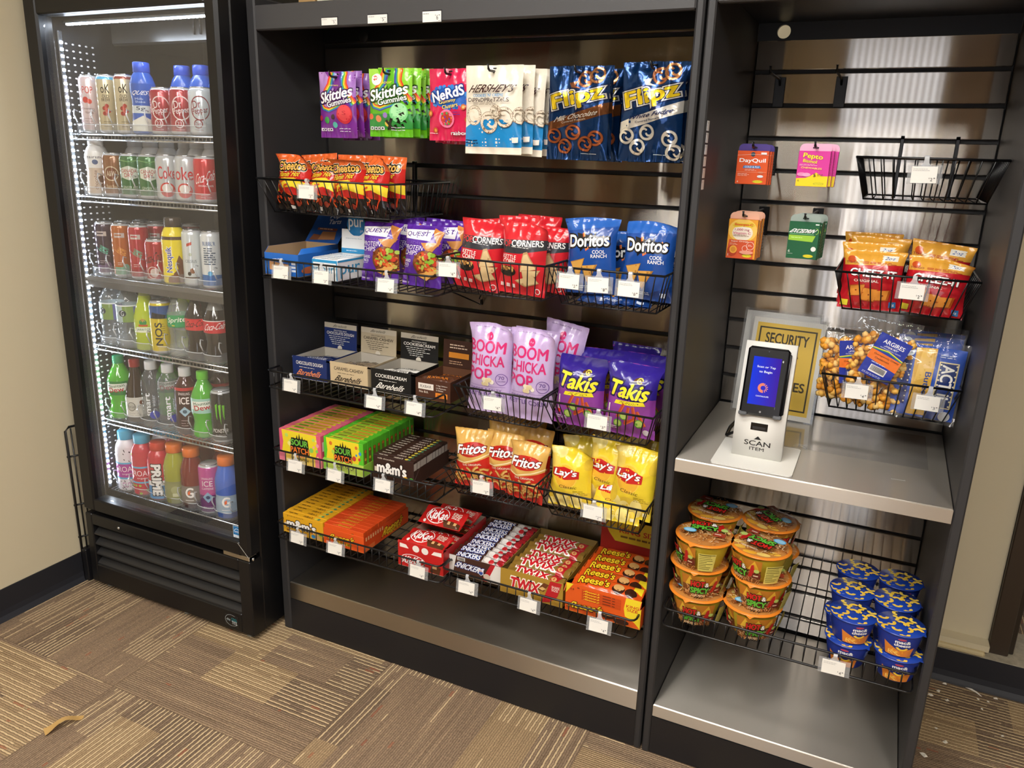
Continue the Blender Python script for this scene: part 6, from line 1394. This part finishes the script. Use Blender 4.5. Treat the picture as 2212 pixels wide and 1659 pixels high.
tag(MB().decal(Art('a8a59e', .2).L(.05, .95, .4, 1, '55524c', .3, seed=2), (1.588, .105, ZT), (.027, .004, 0), (-.001, .006, 0)).build('worn_sticker', 'card'), 'small worn grey sticker on the right of the steel counter', 'sticker')

# ------------------------------------------------------------------ noodle bowls and cheese pasta cups
def hotspicy(A, cx, cy_, w, h, rot=0):
    c, q = math.cos(math.radians(rot)), math.sin(math.radians(rot)); k = lambda dx, dy: (cx + dx * c - dy * A.asp * q, cy_ + (dx * q / A.asp) + dy * c)
    A.T('HOT', *k(-w * .14, h * .27), w * .72, h * .46, 'd0281f', rot=rot, b=.06, ol='14100c', ow=.06).T('&', *k(w * .36, h * .25), w * .2, h * .34, 'f4f0ea', rot=rot, b=.04, ol='14100c', ow=.05)
    return A.T('SPICY', *k(0, -h * .27), w * 1.02, h * .46, '62ba3c', rot=rot, b=.06, ol='14100c', ow=.06)
Ab = Art('b9a52c', .17); r = random.Random(3)
for c0 in (.22, .5):
    Ab.P([(c0 - .12, 0), (c0 + .12, 0), (c0 + .12, .55), (c0 - .12, .55)], '7a4a20').R(c0 - .12, .55, c0 + .12, 1, 'c07a24').P([(c0 - .10, .55), (c0 - .07, .98), (c0 - .04, .55), (c0, .95), (c0 + .04, .55), (c0 + .08, .98), (c0 + .11, .55)], 'e8b83a')
    for i in range(110):
        x, y, a = c0 + r.uniform(-.11, .11), r.uniform(.03, .52), r.uniform(0, 6.28); Ab.B([(x - .012 * math.cos(a), y - .07 * math.sin(a)), (x, y + .04), (x + .012 * math.cos(a), y + .07 * math.sin(a))], .0028, [r.choice(['d89a54', 'e8bc80', 'a8582a', '6a2c14', 'f0d4a4'])])
    hotspicy(Ab, c0 - .01, .56, .10, .56); Ab.P([(c0 + .05, .30), (c0 + .068, .86), (c0 + .08, .90), (c0 + .085, .6), (c0 + .07, .35)], 'b81f1c').E(c0 + .095, .62, .014, 'b8cc6a').T('CHICKEN', c0 - .02, .17, .07, .10, 'f0d8b0', b=.02).R(c0 + .075, .30, c0 + .12, .50, '6a2418').L(c0 + .08, c0 + .115, .38, 1, 'e8d0b0', .05).T('////', c0 - .01, .06, .06, .08, '1a120c', b=.03)
Ab.R(.64, .10, .73, .92, 'd8cc6a').L(.645, .725, .84, 9, '6a6228', .025, .08).R(.645, .86, .725, .885, '4a4418').R(.88, .15, .96, .85, 'c8bc5a')
Al = Art('ec8428', 1.0).E(.5, .5, .45, 'c98a48', n=40)
for x, y, c in ((.2, .62, 'f0c44a'), (.3, .78, 'f4d878'), (.7, .8, 'f0c44a'), (.8, .66, 'f4d878'), (.5, .86, 'f0b83a')): Al.E(x, y, .12, c, ry=.06, rot=20)
for i in range(260):
    d, a, b = .43 * math.sqrt(r.random()), r.uniform(0, 6.28), r.uniform(0, 6.28); x, y = .5 + d * math.cos(a), .5 + d * math.sin(a) * .9 - .04
    Al.B([(x - .04 * math.cos(b), y - .04 * math.sin(b)), (x + .012, y + .014), (x + .04 * math.cos(b), y + .04 * math.sin(b))], .013, [r.choice(['e0a45c', 'f0c88c', 'c07a3a', '8a4a22', 'f4dcb0', 'a8502a', 'e4b478'])])
hotspicy(Al, .48, .60, .44, .30, 6); Al.P([(.72, .46), (.70, .66), (.76, .76), (.80, .66), (.78, .5)], 'b81f1c').E(.82, .54, .06, 'b8d070').E(.26, .34, .11, '5ab0e0', ry=.08).E(.26, .34, .09, '9ad0ee', ry=.06).R(.66, .26, .86, .40, 'a8402c').L(.68, .84, .33, 1, 'f0dcc8', .03).T('CHICKEN', .5, .90, .3, .04, 'f6e8d0', b=.02).T('======', .42, .80, .22, .03, '1a120c', b=.03)
def lidg(r, z):
    n = 12; P = np.array([[((2 * i / n - 1) * r, (2 * j / n - 1) * r, z) for i in range(n + 1)] for j in range(n + 1)]); return P, np.tile(np.array([0., 0, 1]), (n + 1, n + 1, 1))
def disc_art(A):                                                  # clip square artwork to its inscribed circle
    bm_ = Art(A.bg, 1.0)
    for v, f, c in A.sh:
        d = np.hypot(v[:, 0] - .5, v[:, 1] - .5); k = np.where(d > .485, .485 / np.maximum(d, 1e-6), 1.0)
        bm_.sh.append((np.stack([.5 + (v[:, 0] - .5) * k, .5 + (v[:, 1] - .5) * k], 1), f, c))
    return bm_
def bowl(label, h, rb, rt, rr, A, L, lidc, flap, group, name, cat, drop=.0, base='e4dcc8'):
    t = thing(name, label, cat, group=group)
    prof = [(rb * .94, 0), (rb, .003), (rt, h - .006)]; b = MB().lathe([(0, .0015)] + prof + [(rt, h - .002)], A.bg, 40)
    P, N = cyl_grid([(rb + (rt - rb) * k, .003 + (h - .009) * k) for k in np.linspace(0, 1, 5)], 40); b.art(A, P, N); b.build('bowl' if 'bowl' in name else 'cup', 'card', t)
    l = MB().lathe([(rt, h - .0035), (rr, h - .003), (rr + .0008, h - .0015), (rr, h), (0, h)], lidc, 44)
    l.add([(rr * math.sin(a) * .995, -rr * math.cos(a) * .995, h - .001) for a in np.linspace(flap - .16, flap + .16, 7)] + [(rr * 1.10 * math.sin(flap), -rr * 1.10 * math.cos(flap), h - .005)], [(i, i + 1, 7) for i in range(6)], lidc)
    P, N = lidg(rr, h + .0002); l.art(L, P, N, sm=False); l.build('lid', 'film', t)
    return t
Al2 = disc_art(Al); ZS = .3928; GB = 'hot and spicy noodle bowls'; HB = .0686
first = bowl('x', HB, .043, .0585, .0655, Ab, Al2, 'e8862a', -.3, GB, 'noodle_bowl', 'noodle bowl')
spots = [('front left stack', 1.226, .046), ('front stack beside it to the right', 1.356, .052), ('back left stack', 1.221, .186), ('back stack in the shade to the right', 1.357, .192)]
for si, (nm, x, y) in enumerate(spots):
    for k in range(3):
        lab = f'orange noodle bowl, {["bottom", "middle", "top"][k]} of the {nm}'
        rz = [(.12, .35, -.85), (.38, .12, -.55), (.2, .4, .3), (.5, .1, 2.6)][si][k]
        if si == 0 and k == 0: first['label'] = lab; first.location = (x, y, ZS); first.rotation_euler = (0, 0, rz)
        else:
            o = dup(first, (x + (.006, -.004, .003)[k] * (-1) ** si, y + (-.003, .004, .0)[k], ZS + (HB + .0012) * k), (0, 0, rz), lab)
            if k == 2:
                for ch in o.children:
                    if ch.name.startswith('lid'): ch.rotation_euler = (0, 0, {0: .9, 1: 3.3, 2: 2.6, 3: -.4}[si])
Ac = Art('17308c', .26)
for c0 in (.5, .0, 1.0):
    Ac.P([(c0 - .13, .0), (c0 + .09, .0), (c0 + .10, .46), (c0 - .02, .30), (c0 - .14, .62)], 'd8822c').T('mac&', c0 - .0, .76, .11, .15, 'f2f2ee', b=.04).T('cheese', c0 + .0, .60, .12, .14, 'f2f2ee', b=.04).O(c0, .52, .04, .02, 'f0c83a', 200, 340, ry=.16).E(c0 - .01, .90, .03, 'b8485a', ry=.05)
    for i in range(12): Ac.O(c0 + r.uniform(-.09, .06), r.uniform(.08, .28), .014, .009, r.choice(['f0b040', 'e89a2c', 'f4c868']), r.uniform(0, 180), r.uniform(200, 340), 8)
    Ac.L(c0 + .16, c0 + .24, .8, 4, '9ab0e8', .03, .08)
Am2 = Art('1d3f9e', 1.0)
for i in range(5):
    for j in range(5):
        x, y = .08 + .21 * i + (.1 if j % 2 else 0), .08 + .21 * j; a = (i * 97 + j * 61) % 360
        if math.hypot(x - .5, y - .5) < .44: Am2.O(x, y, .08, .068, 'f0c63e', a, a + 175, 10).T('mac', x + .02, y - .06, .06, .02, 'a8c0f0') if (i + j) % 2 else Am2.O(x, y, .08, .068, 'f4d052', a, a + 175, 10)
HC = .0575
firstc = bowl('x', HC, .0355, .0445, .0475, Ac, disc_art(Am2), '1d3f9e', 1.0, 'cheese pasta cups', 'pasta_cup', 'pasta cup')
cups = [('front left pair', 1.556, .024, 2), ('front right pair', 1.651, .022, 2), ('middle left pair', 1.549, .126, 2), ('middle right pair', 1.643, .122, 2), ('back left pair', 1.556, .226, 2), ('back right pair', 1.650, .222, 2)]
fst = True
for si, (nm, x, y, n) in enumerate(cups):
    for k in range(n):
        lab = f'blue pasta cup, {["lower", "upper"][k]} of the {nm}'; rz = .15 + .3 * ((si * 7 + k * 3) % 5 - 2) * .3
        if fst: firstc['label'] = lab; firstc.location = (x, y, ZS); firstc.rotation_euler = (0, 0, rz); fst = False
        else: dup(firstc, (x + .004 * (k - .5) * (-1) ** si, y, ZS + (HC + .0012) * k), (0, 0, rz + k * .2), lab)

# ------------------------------------------------------------------ price tags
def price_tag(label, x, y, z, amount, seed, rot=(0, 0, 0), zr=None):
    """clear holder hung over a wire at height zr, white card with a price"""
    t = thing('price_tag', label, 'price tag', (x, y, z), rot, 'price tags on the wires')
    w, h = .062, .036
    zr = zr if zr is not None else z + .032
    MB().rbox(-w / 2, w / 2, -.0012, .0004, -h / 2, h / 2, 'c8ccd038', .0004).build('holder', 'clear', t)
    A = Art('e9e7e1', .72).L(.06, .72, .84, 2, '77757a', .018, .09, seed=seed).T(amount, .80, .22, .09, .20, '555555').R(.70, .25, .72, .33, '4a4a4a').R(.88, .27, .94, .33, '6a6a6a')
    MB().rbox(-.024, .0215, -.0021, -.0012, -h / 2 + .0015, h / 2 - .003, 'e9e7e1', .0003).decal(A, (-.024, -.0021, -h / 2 + .0015), (.0455, 0, 0), (0, 0, h - .0045)).build('card', 'card', t)
    c = MB(); d = zr - z
    c.add([(-.010, -.0004, h / 2 - .004), (.010, -.0004, h / 2 - .004), (.005, -.001, h / 2 + .004), (-.005, -.001, h / 2 + .004), (.004, -.006, d + .001), (-.004, -.006, d + .001), (.004, -.003, d + .0055), (-.004, -.003, d + .0055), (.004, .003, d + .004), (-.004, .003, d + .004), (.004, .004, d - .002), (-.004, .004, d - .002)], [(0, 1, 2, 3), (3, 2, 4, 5), (5, 4, 6, 7), (7, 6, 8, 9), (9, 8, 10, 11)], 'dfe3e8a0', True)
    c.build('clip', 'clear', t)
YT = -.0585
tags = [
    (.120, 1.1155, '2', 'white price tag under the blue pastry box', ZB), (.249, 1.1145, '3', 'white price tag under the white gum box', ZB), (.441, 1.1120, '4', 'white price tag under the purple chip bags', ZB),
    (.132, .8145, '4', 'white price tag under the navy protein bar box', ZC_), (.399, .8115, '4', 'white price tag under the beige protein bar box', ZC_), (.518, .8145, '4', 'white price tag under the black protein bar box', ZC_),
    (.132, .5840, '3', 'white price tag under the pink sour candy row', ZD), (.265, .5835, '3', 'white price tag under the green sour candy row', ZD), (.420, .5875, '3', 'white price tag under the brown candy packs', ZD),
    (.126, .3640, '3', 'white price tag under the yellow candy packs', ZE), (.257, .3640, '3', 'white price tag under the orange candy packs', ZE), (.524, .3660, '4', 'white price tag under the red wafer bars', ZE), (.670, .3600, '4', 'white price tag under the nougat bar tray', ZE), (.843, .3600, '4', 'white price tag under the gold bar tray', ZE), (1.025, .3590, '4', 'white price tag under the peanut butter cups', ZE)]
for i, (x, z, a, l, zd) in enumerate(tags): price_tag(l, x, YT, z, a, i, (-.12, 0, .03 * (-1) ** i), z + .0262 + max(0, zd + .043 - z - .0262))
bt = [(.204, -.046, 1.319, '2', 'white price tag on the crunchy snack basket', 1.345), (.611, YT, 1.165, '6', 'white price tag on the red chip basket', 1.190), (.909, YT, 1.166, '2', 'leftmost of three price tags on the blue chip basket', 1.192), (.9745, YT, 1.164, '8', 'middle of three price tags on the blue chip basket', 1.192), (1.0415, YT, 1.162, '8', 'rightmost of three price tags on the blue chip basket', 1.192),
      (.733, YT, .863, '4', 'white price tag on the lilac kettle corn basket', .887), (.991, YT, .862, '3', 'white price tag on the purple rolled chip basket', .887), (.707, YT, .645, '2', 'white price tag on the corn chip basket', .671), (.994, YT, .645, '2', 'white price tag on the potato chip basket', .669),
      (1.555, .169, 1.406, '2', 'white price tag on the empty basket', 1.436), (1.569, .169, 1.176, '2', 'white price tag on the cheese cracker basket', 1.203), (1.496, .179, .949, '4', 'white price tag before the cheese popcorn', .976), (1.634, .179, .945, '3', 'white price tag before the butter popcorn packs', .976), (1.537, -.0385, .406, '4', 'white price tag under the cheese pasta cups', .432)]
for i, (x, y, z, a, l, zr) in enumerate(bt): price_tag(l, x, y, z, a, 20 + i, (-.04, .02 * (-1) ** i, .02), zr)
def header_tag(label, x0, x1, z0, z1, amt):
    t = thing('price_label', label, 'price label', ((x0 + x1) / 2, -.0004, (z0 + z1) / 2), (0, .0, 0), 'price labels on the black header'); w, h = x1 - x0, z1 - z0
    MB().rbox(-w / 2 - .001, w / 2 + .001, -.0012, 0, -h / 2 - .001, h / 2 + .003, '3a383c', .0003).build('holder', 'plastic', t)
    A = Art('e6e4e0', .42).L(.04, .5, .76, 1, '4a4a4a', .05).T(amt, .80, .42, .09, .44, '3a3a3a').R(.70, .55, .72, .68, '5a5a5a').R(.88, .58, .94, .66, '6a6a6a').R(.86, .08, .98, .12, '8a8a8a').R(.66, 0, .665, 1, 'd0cec8')
    MB().rbox(-w / 2, w / 2, -.0022, -.0012, -h / 2, h / 2, 'e6e4e0', .0003).decal(A, (-w / 2, -.0022, -h / 2), (w, 0, 0), (0, 0, h)).build('card', 'card', t)
header_tag('white price label on the black header, nearest the cooler', .2337, .2784, 1.6995, 1.7150, '5'); header_tag('white price label on the black header above the green bags', .3647, .4171, 1.6985, 1.7160, '5'); header_tag('white price label on the black header, third from the cooler', .511, .558, 1.6955, 1.7170, '6')
for i in range(6):
    z = 1.4770 - i * .0226
    tag(MB().rbox(1.1549, 1.1554, .010, .0285, z, z + .019, 'f4f5f8' if i < 3 else 'f4eae6', .0002).decal(Art('f6f7fa' if i < 3 else 'f6ece8', 1).L(.1, .6, .75, 1, '8a8a92', .05), (1.1554, .010, z), (0, .0185, 0), (0, 0, .019)).build('price_sticker', 'card'), f'small white sticker on the checkout unit edge, {["top", "second", "third", "fourth", "fifth", "lowest"][i]} of six', 'sticker', 'stickers on the panel edge')

# ------------------------------------------------------------------ things on top, in the gap and on the floor
A = Art('a98a62', .6).T('FRAGILE', .4, .6, .4, .2, '4a3a28')
for nm, x0, x1, y0, c, l in (('carton', .115, .165, .06, 'a58558', 'brown cardboard carton on top of the candy unit'), ('carton', .172, .33, .06, 'd8d2c4', 'white carton on top of the candy unit')):
    b = MB().rbox(x0, x1, y0, .24, 1.7575, 1.90, c, .002); b.box((x0 + x1) / 2 - .008, (x0 + x1) / 2 + .008, y0 - .0004, .24, 1.8985, 1.9004, 'c8b48a'); tag(b.build('carton', 'card'), l, 'carton', 'cartons on the unit')
t = thing('wire_rack_panel', 'black wire rack panel standing between the wall and the cooler', 'rack panel', (-.772, -.095, .0))
f = MB().tube([(0, 0, .002), (0, 0, .533), (.004, .012, .545), (.012, .04, .545), (.018, .045, .533), (.018, .045, .002)], .004, '121214', 8); f.build('frame', 'wire', t)
for z in (.16, .275, .445): MB().tube([(-.004, -.004, z), (.022, .050, z)], .0032, '121214', 8).build('cross_bar', 'wire', t)
f = MB()
for k in (.33, .66): f.tube([(.018 * k, .045 * k, .01), (.018 * k, .045 * k, .54)], .0024, '121214', 6)
f.build('wire_grid', 'wire', t)
MB().rbox(-.004, .022, -.003, .048, .002, .118, '17171a', .002).build('foot_plate', 'powder_smooth', t)
n = 14; P = np.zeros((2, n, 3))
for i in range(n):
    k = i / (n - 1); x = -.215 + .012 * math.sin(k * 2.2) + .022 * k; y = -.632 + .085 * k; z = .004 + .016 * math.sin(k * PI) ** 2
    wd = .013 * (1 - k) ** .6 + .0015; P[0, i] = (x - wd, y + wd * .5, z); P[1, i] = (x + wd, y - wd * .5, z + .006 * math.sin(k * 5) + .001)
tag(MB().grid(P, 'c09a5c', True, flip=True).build('peel_strip', 'plain'), 'curled tan peel strip lying on the carpet', 'paper strip')
pts = [(1.8387, .6568, .006), (1.8217, .6117, .006), (1.8010, .5819, .007), (1.8422, .5784, .006), (1.9208, .6237, .004), (1.9647, .6508, .006), (1.9266, .5819, .004), (1.8100, .4373, .004), (1.8296, .3914, .007), (1.7780, .3144, .009), (1.9656, .4862, .004), (1.945, .625, .004)]
first = None
for i, (x, y, s) in enumerate(pts):
    if first is None:
        first = tag(MB().add([(-1, -.6, 0), (.9, -.7, 0), (1, .5, 0), (-.5, .8, 0), (-.3, -.2, .6), (.5, .2, .5)], [(0, 1, 5, 4), (1, 2, 5), (2, 3, 4, 5), (3, 0, 4), (3, 2, 1, 0)], 'e6e0d2').build('paper_crumb', 'plain'), 'tiny white paper crumb on the carpet by the right baseboard', 'paper crumb', 'paper crumbs on the carpet'); o = first
    else: o = first.copy(); COL.objects.link(o)
    o.location = (x, y, .0008); o.scale = (s, s, s); o.rotation_euler = (0, 0, i * 1.3)
tag(MB().tube([(1.892, .670 - .006, .002), (1.905, .655, .006), (1.918, .652, .003), (1.93, .640, .002)], [.0015, .003, .0025, .001], 'e6e0d2', 6).build('paper_shred', 'plain'), 'thin curled white paper shred against the right baseboard', 'paper shred')
